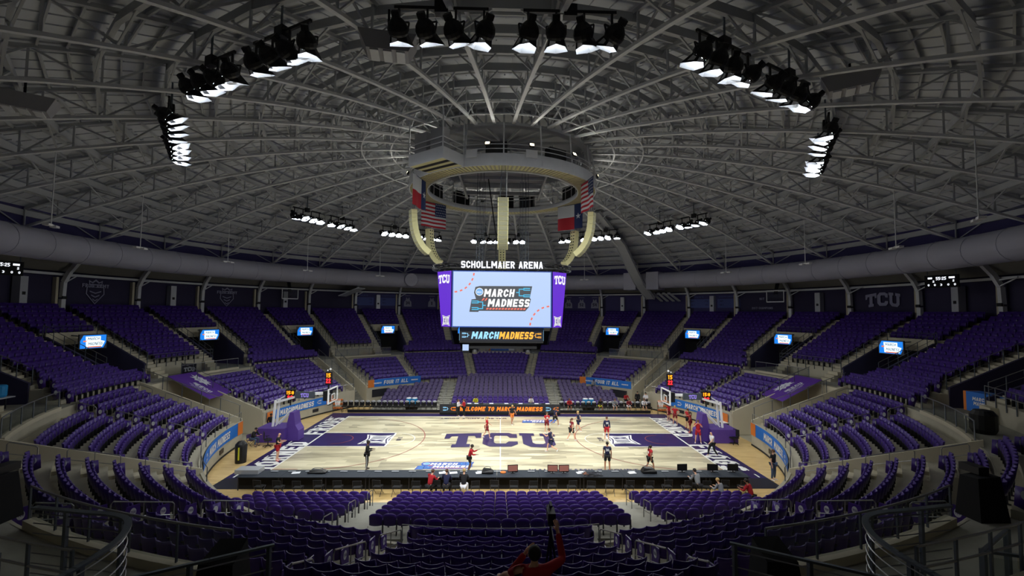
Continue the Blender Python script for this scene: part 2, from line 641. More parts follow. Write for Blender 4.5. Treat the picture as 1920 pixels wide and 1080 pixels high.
CONT = (20, 60, 100, 140, 180, 220, 260, 300, 340)     # wedges where the rows run on across the walkway
BR = [26.42, 27.04, 27.66, 28.28, 28.9]
BZ = [4.37, 4.6, 4.87, 5.13]
mb = MB().m('concrete')
for c in range(0, 360, 20):
    if c in CONT:
        for k in range(4):
            w_ = 8.3 if k < 2 else 6.6
            mb.revolve([(BR[k], ZW - 0.1), (BR[k], BZ[k]), (BR[k + 1] + 0.02, BZ[k]), (BR[k + 1] + 0.02, ZW - 0.1)], c - w_, c + w_, 2.5)
struct(mb.build('floor_bridging_rows'), 'concrete steps of the rows that run on across the walkway')

# upper tier: wide wedges full height, narrow wedges only above the portals
mb = MB().m('concrete')
def up_prof(j0):
    pr = [(rup(j0), ZW - 0.1 if j0 == 0 else zup(j0) - 0.35)]
    for j in range(j0, NUP):
        pr += [(rup(j), zup(j)), (rup(j + 1), zup(j))]
    rl = rup(NUP)
    pr[-1] = (37.9, zup(NUP - 1))
    if j0 == 0:
        pr += [(37.9, ZW - 0.1)]
    else:
        pr += [(37.9, zup(NUP - 1) - 0.35), (rup(j0) + 0.1, zup(j0) - 0.35)]
    return pr
for c in range(0, 360, 20):
    mb.revolve(up_prof(0), c - 6.6, c + 6.6, 2.2)
struct(mb.build('floor_upper_tier'), 'stepped concrete of the upper seating tier')
mb = MB().m('concrete')
for c in range(10, 360, 20):
    mb.revolve(up_prof(JP), c - 3.42, c + 3.42, 2.2)
struct(mb.build('floor_portal_roofs'), 'concrete over the portals of the upper tier')
# portal back wall + door + sloped cheeks
mb = MB().m('concrete_wall')
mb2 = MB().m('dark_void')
mb3 = MB()
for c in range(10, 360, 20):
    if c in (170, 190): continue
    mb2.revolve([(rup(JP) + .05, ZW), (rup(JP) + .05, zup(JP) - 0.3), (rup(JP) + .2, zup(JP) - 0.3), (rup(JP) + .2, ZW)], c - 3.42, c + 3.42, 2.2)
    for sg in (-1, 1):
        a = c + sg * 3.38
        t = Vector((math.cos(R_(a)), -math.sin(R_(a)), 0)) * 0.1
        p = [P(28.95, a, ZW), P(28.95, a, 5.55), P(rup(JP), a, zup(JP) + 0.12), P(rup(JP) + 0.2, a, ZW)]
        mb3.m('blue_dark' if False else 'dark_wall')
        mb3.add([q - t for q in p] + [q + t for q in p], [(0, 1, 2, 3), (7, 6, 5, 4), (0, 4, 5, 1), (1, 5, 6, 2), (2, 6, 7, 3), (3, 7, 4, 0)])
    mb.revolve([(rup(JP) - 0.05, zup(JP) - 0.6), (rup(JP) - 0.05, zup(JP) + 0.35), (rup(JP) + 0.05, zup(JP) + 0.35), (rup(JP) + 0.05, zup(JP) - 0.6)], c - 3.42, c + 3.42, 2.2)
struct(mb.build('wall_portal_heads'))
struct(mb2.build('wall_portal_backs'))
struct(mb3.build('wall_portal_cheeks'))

# aisle half steps, lower and upper
mb = MB().m('concrete_wall')
def aisle_steps_low(a, half):
    for i in range(NLOW):
        w = math.degrees(half / rlow(i + 1))
        z = zlow(i)
        top = z + DZ / 2
        mb.revolve([(rlow(i + 1) - 0.38, z - 0.02), (rlow(i + 1) - 0.38, top), (rlow(i + 1) + 0.02, top), (rlow(i + 1) + 0.02, z - 0.02)], a - w, a + w, 3)
AISLE_C = [10, 30, 70, 110, 150, 170]
LOW_AISLES = []
for a in AISLE_C:
    LOW_AISLES += [a, 360 - a]
for a in LOW_AISLES:
    aisle_steps_low(a, 0.62)
# the single aisles beside the stair trenches and tunnels
EDGE_AISLES = []
for a, s_ in ((46.0, 1), (54.2, 0), (83.6, 1), (96.0, 0), (130.2, 0)):
    EDGE_AISLES += [(a, s_), (360 - a, s_)]
for a, s_ in EDGE_AISLES:
    aisle_steps_low(a, 0.5)
UP_AISLES = []
for c in range(10, 360, 20):
    UP_AISLES += [c - 4.6, c + 4.6]
for a in UP_AISLES:
    for j in range(NUP - 1):
        w = math.degrees(0.5 / rup(j + 1))
        z = zup(j)
        mb.revolve([(rup(j + 1) - 0.3, z - 0.02), (rup(j + 1) - 0.3, z + UDZ / 2), (rup(j + 1) + 0.02, z + UDZ / 2), (rup(j + 1) + 0.02, z - 0.02)], a - w, a + w, 3)
    w = math.degrees(0.5 / 28.5)
    for k in range(3):
        mb.revolve([(27.9 + k * 0.33, ZW), (27.9 + k * 0.33, ZW + 0.27 * (k + 1)), (28.9, ZW + 0.27 * (k + 1)), (28.9, ZW)], a - w, a + w, 3)
struct(mb.build('floor_aisle_steps'), 'pale concrete half steps in every aisle')

# fill the wide wedge floor under the aisle (upper) so that the aisles sit on concrete
# stair trenches at 50 and 130 degrees each side
def slope_wall(mbx, a, z_over, th=0.12, r0=19.3, r1=26.5, z_in=None, base=0.0):
    t = Vector((math.cos(R_(a)), -math.sin(R_(a)), 0)) * th / 2
    p = [P(r0, a, base), P(r0, a, Z0 + z_over), P(r1, a, ZW + z_over), P(r1, a, base)]
    mbx.add([q - t for q in p] + [q + t for q in p], [(0, 1, 2, 3), (7, 6, 5, 4), (0, 4, 5, 1), (1, 5, 6, 2), (2, 6, 7, 3), (3, 7, 4, 0)])

mbw = MB().m('concrete_wall')
mbs = MB().m('tread')
for a, nm_ in ((128.2, 0), (231.8, 0)):
    slope_wall(mbw, a, 0.3)
for a in (50, 310):
    for s_ in (-1, 1):
        slope_wall(mbw, a + s_ * 2.2, 0.35)
    NS = 24
    for k in range(NS):
        ra = 19.6 + 6.8 * k / NS
        rb = 19.6 + 6.8 * (k + 1) / NS
        z = 0.18 + (ZW - 0.18) * (k + 1) / NS
        mbs.revolve([(ra, 0), (ra, z), (rb + 0.02, z), (rb + 0.02, 0)], a - 2.1, a + 2.1, 3)
struct(mbs.build('floor_trench_stairs'))
for a in (90, 270):
    s = 1 if a == 90 else -1
    for off in ((-4.5, 4.0) if a == 90 else (-4.0, 4.5)):
        slope_wall(mbw, a + off, 0.3)
struct(mbw.build('wall_trench_sides'), 'beige concrete walls beside the stairs and tunnels')
# dark tunnel ends with doors
for a, side in ((270, 'left'), (90, 'right')):
    mb = MB().m('concrete_wall')
    lo, hi = (a - 4.5, a + 4.0) if a == 90 else (a - 4.0, a + 4.5)
    mb.revolve([(26.0, 0), (26.0, ZW), (26.45, ZW), (26.45, 0)], lo, hi, 3)
    struct(mb.build('wall_tunnel_%s' % side))
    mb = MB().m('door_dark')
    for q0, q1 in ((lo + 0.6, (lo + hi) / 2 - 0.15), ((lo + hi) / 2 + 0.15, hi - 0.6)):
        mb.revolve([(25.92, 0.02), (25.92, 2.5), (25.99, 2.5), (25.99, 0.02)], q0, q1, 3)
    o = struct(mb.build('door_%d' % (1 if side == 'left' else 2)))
    o['label'] = 'dark double doors at the end of the %s court tunnel' % side

# outer wall: purple band behind the last row, eave soffit
mb = MB().m('dark_wall')
mb.revolve([(37.9, 0), (37.9, 13.25), (38.3, 13.25), (38.3, 0)], 0, 360, 5, caps=False)
struct(mb.build('wall_back'), 'dark purple curved wall behind the last row')
mb = MB().m('soffit')
mb.revolve([(38.1, 13.0), (34.6, 15.1), (34.6, 15.25), (38.1, 13.2)], 0, 360, 5, caps=False)
struct(mb.build('ceiling_eave'), 'sloping grey soffit outside the dome')
mb = MB().m('navy_wall')
mb.revolve([(34.55, 15.0), (34.55, 17.3), (34.75, 17.3), (34.75, 15.0)], 0, 360, 5, caps=False)
struct(mb.build('wall_eave'))
mb = MB().m('steel_white')
mb.revolve([(37.55, 12.75), (37.55, 12.95), (37.8, 12.95), (37.8, 12.75)], 0, 360, 10, caps=False)
struct(mb.build('trim_1'), 'pale steel edge beam along the top of the back wall')
# lighter purple wall panels in some bays (with wall graphics)
WALL_R = 37.86
panels = MB().m('navy_wall')
for c in (-30, -20, -10, 0, 10, 20, 30, 40, 50):
    panels.revolve([(37.8, 10.3), (37.8, 12.7), (37.88, 12.7), (37.88, 10.3)], c - 4.2, c + 4.2, 4)
struct(panels.build('wall_band_panels'), 'lighter purple graphic panels on the back wall')

# kerb and glass guard on the walkway edge of the open wedges
OPEN = [c for c in range(0, 360, 20) if c not in CONT]
def seg_name(c):
    c = (c + 180) % 360 - 180
    side = 'left' if c < 0 else 'right'
    d = abs(c)
    if d == 0:
        return 'straight across the hall, behind the far centre block'
    if d == 180:
        return 'just below the camera'
    pos = {20: 'beside the far centre block', 40: 'above the banner reading four it all', 60: 'behind the far corner of the court', 80: 'beyond the court tunnel',
           100: 'this side of the court tunnel', 120: 'behind the near corner of the court', 140: 'near the foot of the picture', 160: 'next to the near centre block'}[d]
    return pos + ' on the %s' % side
for c in OPEN:
    t = thing('glass_guard', 'kerb and glass guard, ' + seg_name(c), 'railing', P(26.3, c, ZW), rot_az(c))
    a0, a1 = c - 7.6, c + 7.6
    if c == 80: a1 = 85.5
    if c == 280: a0 = 274.5
    m1 = MB().m('concrete_wall')
    m1.revolve([(26.18, ZW), (26.18, ZW + 0.2), (26.42, ZW + 0.2), (26.42, ZW)], a0, a1, 2.5)
    m1.build('kerb', t)
    m1 = MB().m('rail')
    m1.tube([P(26.3, a0 + (a1 - a0) * k / 10, ZW + 1.02) for k in range(11)], 0.028, 6)
    m1.build('top_rail', t)
    m1 = MB().m('glass_rail')
    m1.revolve([(26.29, ZW + 0.24), (26.29, ZW + 0.98), (26.31, ZW + 0.98), (26.31, ZW + 0.24)], a0, a1, 2.5)
    m1.build('glass_panel', t)
    for k in range(6):
        a = a0 + (a1 - a0) * k / 5
        m1 = MB().m('rail_dark')
        m1.beam(P(26.3, a, ZW + 0.18), P(26.3, a, ZW + 1.02), 0.05, 0.03)
        m1.build('post', t)
# guard rail on the wall in front of the upper rows of the open wedges
for c in OPEN:
    if c == 180: continue
    t = thing('upper_guard_rail', 'upper tier guard rail, ' + seg_name(c), 'railing', P(28.85, c, UZ0), rot_az(c))
    a0, a1 = c - 6.5, c + 6.5
    m1 = MB().m('rail')
    for z in (0.45, 0.8):
        m1.tube([P(28.85, a0 + (a1 - a0) * k / 8, UZ0 + z) for k in range(9)], 0.022, 5)
    m1.build('rail', t)
    for k in range(8):
        a = a0 + (a1 - a0) * k / 7
        m1 = MB().m('rail_dark')
        m1.beam(P(28.85, a, UZ0 - 0.3), P(28.85, a, UZ0 + 0.8), 0.04, 0.04)
        m1.build('post', t)

# handrails in the aisles
def pos_words(a):
    a = (a + 180) % 360 - 180
    side = 'left' if a < 0 else 'right'
    d = abs(a)
    if d < 90:
        w = 'far side'
    else:
        w = 'near side'
    return side, w, d

def aisle_name(a):
    side, w, d = pos_words(a)
    key = round(d)
    names = {10: 'beside the far centre block', 30: 'second aisle out from the far centre block', 46: 'just inside the far stair trench', 54: 'just outside the far stair trench',
             70: 'behind the far court corner', 84: 'just beyond the court tunnel', 96: 'just this side of the court tunnel', 110: 'opposite the near court corner',
             130: 'at the near corner of the court', 150: 'second aisle out from the near centre block', 170: 'beside the near centre block'}
    return names[key] + ', %s side' % side

def handrail(name, label, a, pts_rz, group):
    """inverted-U rail: pts_rz = [(r0, zfoot0), (r1, zfoot1)]"""
    (ra, za), (rb, zb) = pts_rz
    t = thing(name, label, 'handrail', P((ra + rb) / 2, a, (za + zb) / 2), rot_az(a), group)
    H = 0.88
    m1 = MB().m('rail')
    m1.tube([P(ra, a, za), P(ra, a, za + H - 0.08), P(ra + 0.06, a, za + H), P(rb - 0.06, a, zb + H), P(rb, a, zb + H - 0.08), P(rb, a, zb)], 0.022, 6)
    m1.build('top_rail', t)
    m1 = MB().m('rail')
    m1.tube([P(ra, a, za + H * 0.5), P(rb, a, zb + H * 0.5)], 0.016, 5)
    m1.build('mid_rail', t)
    if rb - ra > 1.2:
        m1 = MB().m('rail')
        rm, zm = (ra + rb) / 2, (za + zb) / 2
        m1.tube([P(rm, a, zm - 0.05), P(rm, a, zm + H)], 0.016, 5)
        m1.build('post', t)
    return t

for a in LOW_AISLES + [x for x, _ in EDGE_AISLES]:
    for k, (i0, i1, w) in enumerate(((0, 2, 'lowest'), (3, 5, 'middle'), (6, 7, 'topmost'))):
        handrail('aisle_handrail', '%s handrail on lower steps, %s' % (w, aisle_name(a)), a,
                 [(rlow(i0) + 0.45, zlow(i0)), (rlow(i1) + 0.45, zlow(i1))], 'handrails on the lower aisle steps')
k = 0
for c in range(10, 360, 20):
    if 150 < c < 210: continue
    cc = (c + 180) % 360 - 180
    side = 'left' if cc < 0 else 'right'
    idx = {10: 'first', 30: 'second', 50: 'third', 70: 'fourth', 90: 'fifth', 110: 'sixth', 130: 'seventh'}.get(abs(cc), 'last')
    for sg in (-1, 1):
        a = c + sg * 3.75
        sw = ('inner' if (sg < 0) == (cc > 0) else 'outer')
        t = thing('stair_rail', 'steel rail on %s cheek of %s portal out from far centre, %s side' % (sw, idx, side), 'railing', P(31.2, a, 7.0), rot_az(a), 'rails beside the portals')
        m1 = MB().m('rail')
        m1.tube([P(28.95, a, ZW + 2.05), P(rup(JP), a, zup(JP) + 0.95)], 0.022, 6)
        m1.tube([P(28.95, a, ZW + 1.65), P(rup(JP), a, zup(JP) + 0.55)], 0.016, 5)
        m1.build('rail', t)
        for q in range(7):
            f_ = q / 6
            m1 = MB().m('rail_dark')
            r_ = 28.95 + (rup(JP) - 28.95) * f_
            z_ = ZW + 2.05 + (zup(JP) + 0.95 - ZW - 2.05) * f_
            m1.beam(P(r_, a, z_ - 1.0), P(r_, a, z_), 0.035, 0.035)
            m1.build('post', t)
    t = thing('portal_roof_rail', 'steel rail above the %s portal out from the far centre, %s side' % (idx, side), 'railing', P(rup(JP), c, zup(JP)), rot_az(c), 'rails above the portals')
    m1 = MB().m('rail_dark')
    for z in (0.6, 0.85):
        m1.tube([P(rup(JP), c - 3.4 + 6.8 * q / 4, zup(JP) + z) for q in range(5)], 0.02, 5)
    m1.build('rail', t)
    for q in range(4):
        m1 = MB().m('rail_dark')
        aa = c - 3.4 + 6.8 * q / 3
        m1.beam(P(rup(JP), aa, zup(JP) + 0.3), P(rup(JP), aa, zup(JP) + 0.85), 0.035, 0.035)
        m1.build('post', t)

# handrails on the trench and tunnel walls
for a0_, nm in ((50, 'far stair trench'), (90, 'court tunnel')):
    for sd in (1, -1):
        for sg in (-1, 1):
            off = 2.2 if a0_ != 90 else (4.5 if sg < 0 else 4.0)
            a = sd * (a0_ + sg * off)
            t = thing('wall_rail', 'sloping steel rail on the %s wall of the %s, %s side' % ('far' if sg < 0 else 'near', nm, 'right' if sd > 0 else 'left'), 'railing', P(23, a, 3.5), rot_az(a), 'rails on the trench and tunnel walls')
            m1 = MB().m('rail')
            m1.tube([P(19.4, a, Z0 + 1.25), P(26.4, a, ZW + 1.25)], 0.024, 6)
            m1.build('rail', t)
            for q in range(6):
                r_ = 19.5 + 6.8 * q / 5
                z_ = Z0 + (ZW - Z0) * (r_ - 19.4) / 7.0
                m1 = MB().m('rail_dark')
                m1.beam(P(r_, a, z_ + 0.28), P(r_, a, z_ + 1.25), 0.035, 0.035)
                m1.build('post', t)

# front rail on the bowl wall
FR = [(169.5, 190.5, 'across the near centre block behind the platform seats'), (-46, 46, 'across the far end behind the platform seats'), (52.4, 85.2, 'above the banner behind the right basket'), (-85.2, -52.4, 'above the blue banner behind the left basket'),
      (94.3, 133, 'above the blue banner at the near right corner'), (-133, -94.3, 'above the blue banner at the near left corner')]
for a0, a1, w in FR:
    t = thing('front_guard_rail', 'low steel rail on the bowl wall ' + w, 'railing', P(19.33, (a0 + a1) / 2, Z0 + 0.1), rot_az((a0 + a1) / 2))
    m1 = MB().m('rail')
    m1.tube([P(19.33, a0 + (a1 - a0) * k / 16, Z0 + 0.78) for k in range(17)], 0.02, 5)
    m1.build('rail', t)
    np_ = int((a1 - a0) / 6)
    for k in range(np_ + 1):
        a = a0 + (a1 - a0) * k / np_
        m1 = MB().m('rail_dark')
        m1.beam(P(19.33, a, Z0 + 0.1), P(19.33, a, Z0 + 0.78), 0.03, 0.03)
        m1.build('post', t)

# black rubber base strip at the foot of the bowl wall
for k, (a0, a1) in enumerate(LOW_ARCS):
    mb = MB().m('rubber')
    mb.revolve([(19.22, 0.0), (19.22, 0.12), (19.26, 0.12), (19.26, 0.0)], a0, a1, 3)
    struct(mb.build('baseboard_%d' % (k + 1)))
# ================================================================== the dome
KB = (22.6 - 15.7) / 34.5 ** 2
def zb(r): return 22.6 - KB * r * r         # underside of the trusses
def zt(r): return zb(r) + 1.45              # underside of the deck
RAZ = [5 + 10 * k for k in range(36)]

RR = [2.5, 4.6, 6.7, 8.8, 10.9, 13.0, 15.1, 17.2, 19.4, 21.7, 24.1, 26.6, 29.2, 31.8, 34.5]
mb = MB().m('deck')
prof_r = [0.3] + RR + [35.2]
ver = []
for r in prof_r:
    for a in RAZ:
        ver.append(P(r, a, zt(r) + 0.12))
fc = []
for i in range(len(prof_r) - 1):
    for k in range(36):
        k2 = (k + 1) % 36
        fc.append((i * 36 + k, i * 36 + k2, (i + 1) * 36 + k2, (i + 1) * 36 + k))
fc.append(tuple(range(36)))
nv = len(ver)
mb.add(ver, fc)
mb.add([p + Vector((0, 0, 0.2)) for p in ver], fc)
# radial seams of the deck
for k in range(36):
    a0 = RAZ[k]
    for i in range(2, len(RR) - 1):
        ns = 1 if RR[i] < 9 else (2 if RR[i] < 15 else (3 if RR[i] < 22 else (4 if RR[i] < 28 else 5)))
        for q in range(1, ns + 1):
            f_ = q / (ns + 1)
            def pp(r):
                return P(r, a0, zt(r) + 0.10).lerp(P(r, a0 + 10, zt(r) + 0.10), f_)
            mb.beam(pp(RR[i]), pp(RR[i + 1]), 0.05, 0.07)
struct(mb.build('ceiling'), 'grey panelled deck of the domed roof')

# 36 radial trusses, one built and copied
t0 = thing('roof_truss', 'white steel truss running from the centre ring down to the eave', 'roof truss', (0, 0, 0), 0, 'radial roof trusses')
rs = [7.0 + (34.4 - 7.0) * k / 13 for k in range(14)]
m1 = MB().m('steel_white')
for i in range(13):
    m1.beam(P(rs[i], 0, zb(rs[i])), P(rs[i + 1] + 0.02, 0, zb(rs[i + 1])), 0.20, 0.14)
local(m1, 'bottom_chord', t0)
m1 = MB().m('steel_ring')
for i in range(13):
    m1.beam(P(rs[i], 0, zt(rs[i]) - 0.12), P(rs[i + 1] + 0.02, 0, zt(rs[i + 1]) - 0.12), 0.16, 0.16)
local(m1, 'top_chord', t0)
m1 = MB().m('steel_ring')
for i in range(14):
    m1.beam(P(rs[i], 0, zb(rs[i])), P(rs[i], 0, zt(rs[i]) - 0.1), 0.08, 0.08, up=(0, 1, 0))
for i in range(13):
    a, b = (rs[i], rs[i + 1]) if i % 2 == 0 else (rs[i + 1], rs[i])
    m1.beam(P(a, 0, zb(a)), P(b, 0, zt(b) - 0.12), 0.08, 0.08)
local(m1, 'web', t0)
t0.rotation_euler[2] = rot_az(RAZ[0])
for a in RAZ[1:]:
    c_ = copy_tree(t0)
    c_.rotation_euler[2] = rot_az(a)

# ring beams with knee braces
for i, r in enumerate(RR[2:], 0):
    word = ORD[i]
    t = thing('roof_ring', 'steel ring beam of the dome, %s ring out from the centre' % word, 'ring beam', (0, 0, 0), 0, 'ring beams of the dome')
    m1 = MB().m('steel_ring')
    h = 0.42 if r > 8 else 0.5
    for k in range(36):
        a0, a1 = RAZ[k], RAZ[k] + 10
        m1.beam(P(r, a0, zt(r) - 0.35), P(r, a1, zt(r) - 0.35), 0.05, h)
        m1.beam(P(r, a0, zt(r) - 0.35 - h / 2), P(r, a1, zt(r) - 0.35 - h / 2), 0.17, 0.03)
    local(m1, 'ring_beam', t)
    if r > 8:
        m1 = MB().m('steel_ring')
        for k in range(36):
            a0, a1 = RAZ[k], RAZ[k] + 10
            A, B = P(r, a0, zt(r) - 0.5), P(r, a1, zt(r) - 0.5)
            m1.beam(P(r, a0, zb(r) + 0.05), A.lerp(B, 0.36), 0.07, 0.07)
            m1.beam(P(r, a1, zb(r) + 0.05), B.lerp(A, 0.36), 0.07, 0.07)
        local(m1, 'knee_brace', t, kind='stuff')
    if i > 0:
        m1 = MB().m('steel_ring')
        rp = RR[2:][i - 1]
        for q in (1, 2):
            rq = rp + (r - rp) * q / 3
            for k in range(36):
                m1.beam(P(rq, RAZ[k], zt(rq) - 0.02), P(rq, RAZ[k] + 10, zt(rq) - 0.02), 0.07, 0.16)
        local(m1, 'purlin', t)
# slender bottom rings seen near the centre
for r, w in ((8.8, 'inner'), (10.9, 'outer')):
    m1 = MB().m('steel_white')
    m1.tube([P(r, a, zb(r) - 0.02) for a in range(0, 360, 5)], 0.05, 6, closed=True)
    tag(m1.build('ring_pipe'), '%s of the two thin steel pipe hoops under the trusses round the centre ring' % w, 'pipe hoop')
# centre compression ring
t = thing('compression_ring', 'heavy steel drum ring at the crown of the dome', 'steel ring', (0, 0, 22))
m1 = MB().m('steel_ring')
for z0, z1 in ((22.15, 22.35), (23.4, 23.6)):
    m1.revolve([(6.6, z0), (6.6, z1), (7.1, z1), (7.1, z0)], 0, 360, 10, caps=False)
m1.build('flange', t)
m1 = MB().m('steel_ring')
for a in range(0, 360, 10):
    m1.beam(P(6.85, a, 22.2), P(6.85, a, 23.5), 0.14, 0.14, up=(0, 1, 0))
    m1.beam(P(6.85, a, 22.2), P(6.85, a + 10, 23.5), 0.07, 0.07)
m1.build('lacing', t)
m1 = MB().m('steel_ring')
for k in range(18):
    a = k * 20
    m1.beam(P(0.5, a, 23.6), P(6.8, a, 23.4), 0.1, 0.2)
m1.build('spoke', t)

# eave columns: foot, upright, leaning arm, 36
col0 = thing('eave_column', 'pale steel column with a leaning arm carrying the dome edge, feet behind the last row', 'column', (0, 0, 0), 0, 'columns round the back wall')
m1 = MB().m('steel_white')
m1.beam(P(37.45, 0, 9.4), P(37.45, 0, 10.75), 0.34, 0.3, up=(0, 1, 0))
local(m1, 'foot_casing', col0)
m1 = MB().m('black')
m1.beam(P(37.25, 0, 10.75), P(37.25, 0, 11.0), 0.36, 0.1, up=(0, 1, 0))
local(m1, 'foot_collar', col0)
m1 = MB().m('steel_white')
pts = [(37.45, 10.9), (37.4, 12.2), (36.9, 13.1), (36.0, 14.1), (34.7, 15.3)]
for i in range(4):
    m1.beam(P(pts[i][0], 0, pts[i][1]), P(pts[i + 1][0], 0, pts[i + 1][1]), 0.28, 0.34)
m1.beam(P(37.2, 0, 12.7), P(37.2, 2.2, 12.85), 0.08, 0.1)
m1.beam(P(37.2, 0, 12.2), P(37.5, 1.8, 12.85), 0.07, 0.08)
local(m1, 'upright', col0)
m1 = MB().m('concrete_wall')
m1.box(-0.5, -0.3, 37.5, 37.85, 9.2, 12.6)
local(m1, 'pilaster', col0)
col0.rotation_euler[2] = rot_az(RAZ[0])
for a in RAZ[1:]:
    if 150 < a < 210: continue
    c_ = copy_tree(col0)
    c_.rotation_euler[2] = rot_az(a)

# big ring duct, straight collars
t = thing('ring_duct', 'huge grey round ventilation duct circling the hall under the eave', 'duct', (0, 0, 14.5))
DRr, DZc, Drad = 33.3, 14.55, 1.08
m1 = MB().m('duct')
m1.revolve([(DRr + Drad * math.cos(q * math.pi / 10), DZc + Drad * math.sin(q * math.pi / 10)) for q in range(20)], 0, 360, 2.5, caps=False)
o = m1.build('duct_run', t, smooth=True)
for k in range(72):
    a = k * 5
    m1 = MB().m('duct')
    tt = Vector((math.cos(R_(a)), -math.sin(R_(a)), 0))
    c0 = P(DRr, a, DZc)
    m1.lathe(c0 - tt * 0.05, tt, [(Drad, 0), (Drad + 0.035, 0), (Drad + 0.035, 0.1), (Drad, 0.1)], 20)
    m1.build('seam_collar', t)
t = thing('duct_end_disc', 'round grey drum fixed to the ring duct left of the scoreboard', 'duct fitting', P(32.1, -24.5, 14.4), rot_az(-24.5))
m1 = MB().m('duct')
c0 = P(32.0, -24.2, 14.55)
m1.lathe(c0, (c0 * -1).normalized() * Vector((1, 1, 0)) if False else Vector((-c0.x, -c0.y, 0)).normalized(), [(0.95, -0.4), (0.95, 0.25), (0.9, 0.3), (0.02, 0.3)], 24)
m1.build('drum', t, smooth=False)
for a, w in ((34.2, 'left'), (39.9, 'right')):
    m1 = MB().m('duct')
    tt = Vector((math.cos(R_(a)), -math.sin(R_(a)), 0))
    rr_ = P(1, a)
    m1.obox(P(33.3, a, 14.5), tt, rr_, Vector((0, 0, 1)), 0.85, 1.2, 1.2)
    tag(m1.build('duct_box'), 'square grey duct box on the ring duct, %s one of two beside the sloping tray' % w, 'duct box')
# sloping wide tray down the dome at the right of the scoreboard
t = thing('cable_tray', 'wide sloping steel tray running down the dome to the right of the scoreboard', 'cable tray')
m1 = MB().m('steel_ring')
A_, B_, C_, D_ = P(18.5, 35.3, zt(18.5) - 0.5), P(26, 36, zb(26) + 0.1), P(31.8, 36.9, 14.1), P(34.6, 38, 12.1)
for p, q in ((A_, B_), (B_, C_), (C_, D_)):
    m1.beam(p, q, 1.25, 0.2)
    for off in (-0.62, 0.62):
        side = (q - p).cross(Vector((0, 0, 1))).normalized() * off
        m1.beam(p + side, q + side, 0.08, 0.4)
m1.build('tray', t)
m1 = MB().m('deck')
for off in (-0.9, -0.3, 0.3, 0.9):
    m1.beam(P(34.9, 40.2 + off * 2.0, 12.9), P(37.0, 41.2 + off * 2.2, 11.8), 0.42, 0.12)
m1.build('louvre_panel', t)
# soffit panels left of scoreboard
m1 = MB().m('deck')
m1.beam(P(34.0, -35.5, 13.2), P(36.5, -38.5, 12.1), 1.8, 0.12)
tag(m1.build('soffit_baffle'), 'sloping grey panel hanging under the ring duct left of the scoreboard', 'panel')

# pendants below the duct line
PN = [(-113, 'l'), (-94, 'l'), (-74.5, 'l'), (-55, 'l'), (-35.5, 'l'), (24.7, 'r'), (64, 'r'), (83.6, 'r'), (104.5, 'r'), (125, 'r')]
for q, (a, s_) in enumerate(PN):
    side = 'left' if s_ == 'l' else 'right'
    idx = ORD[abs([x for x in PN if x[1] == s_][::(-1 if s_ == 'l' else 1)].index((a, s_)))]
    c0 = P(27.0, a, 14.55)
    t = thing('pendant_fixture', 'small twin white fixture on a long rod, %s out from the scoreboard, %s side' % (idx, side), 'pendant', c0, rot_az(a), 'rod-hung fixtures under the dome')
    m1 = MB().m('steel_white')
    m1.tube([c0, P(27.0, a, zb(27.0) + 0.6)], 0.03, 5)
    m1.build('rod', t)
    m1 = MB().m('steel_white')
    tt = Vector((math.cos(R_(a)), -math.sin(R_(a)), 0))
    m1.beam(c0 - tt * 0.5, c0 + tt * 0.5, 0.12, 0.06)
    m1.build('crossbar', t)
    for sg in (-1, 1):
        m1 = MB().m('white')
        cc = c0 + tt * sg * 0.38
        m1.obox(cc - Vector((0, 0, 0.05)), tt, P(1, a), Vector((0, 0, 1)), 0.2, 0.14, 0.06)
        m1.build('lamp_head', t)

# ceiling-hung grey louvred box units
BX = [((-4.32, -19.5, 19.5), 'above the left of the near lamps', 10, 1.15), ((14.25, -17.9, 19.4), 'at the upper right beside the lamp bar', -35, 1.2), ((-20.15, -16.7, 18.4), 'at the far upper left edge', 35, 1.2)]
for (x, y, z), w, rz, sc_ in BX:
    t = thing('ventilation_box', 'grey louvred box hanging from the dome ' + w, 'ventilation unit', (x, y, z), R_(rz))
    t.scale = (0.92, 0.92, 0.92)
    m1 = MB().m('grey_box')
    m1.add([(-1.1, -.6, .45), (1.1, -.6, .45), (1.1, .6, .45), (-1.1, .6, .45), (-.8, -.45, -.2), (.8, -.45, -.2), (.8, .45, -.2), (-.8, .45, -.2)],
           [(0, 1, 2, 3), (7, 6, 5, 4), (0, 4, 5, 1), (1, 5, 6, 2), (2, 6, 7, 3), (3, 7, 4, 0)])
    local(m1, 'casing', t)
    for q in (-0.5, 0, 0.5):
        m1 = MB().m('steel_white')
        m1.box(q - 0.16, q + 0.16, -0.4, 0.4, -0.26, -0.2)
        local(m1, 'louvre', t)
    m1 = MB().m('black_matte')
    m1.tube([(0, 0, 0.4), (0, 0, zb(math.hypot(x, y)) - z + 0.9)], 0.05, 6)
    local(m1, 'drop_rod', t)
# ================================================================== tournament logo used on screens and floor
def lg(x, y): return ((x - 830) / 570.0, (470 - y) / 570.0)

def seg(mb, fr, a, b, w, off):
    a, b = Vector(a), Vector(b)
    d = (b - a).normalized()
    n = Vector((-d.y, d.x)) * w / 2
    mb.poly([tuple(a - n - d * w / 2), tuple(b - n + d * w / 2), tuple(b + n + d * w / 2), tuple(a + n - d * w / 2)], fr, off)

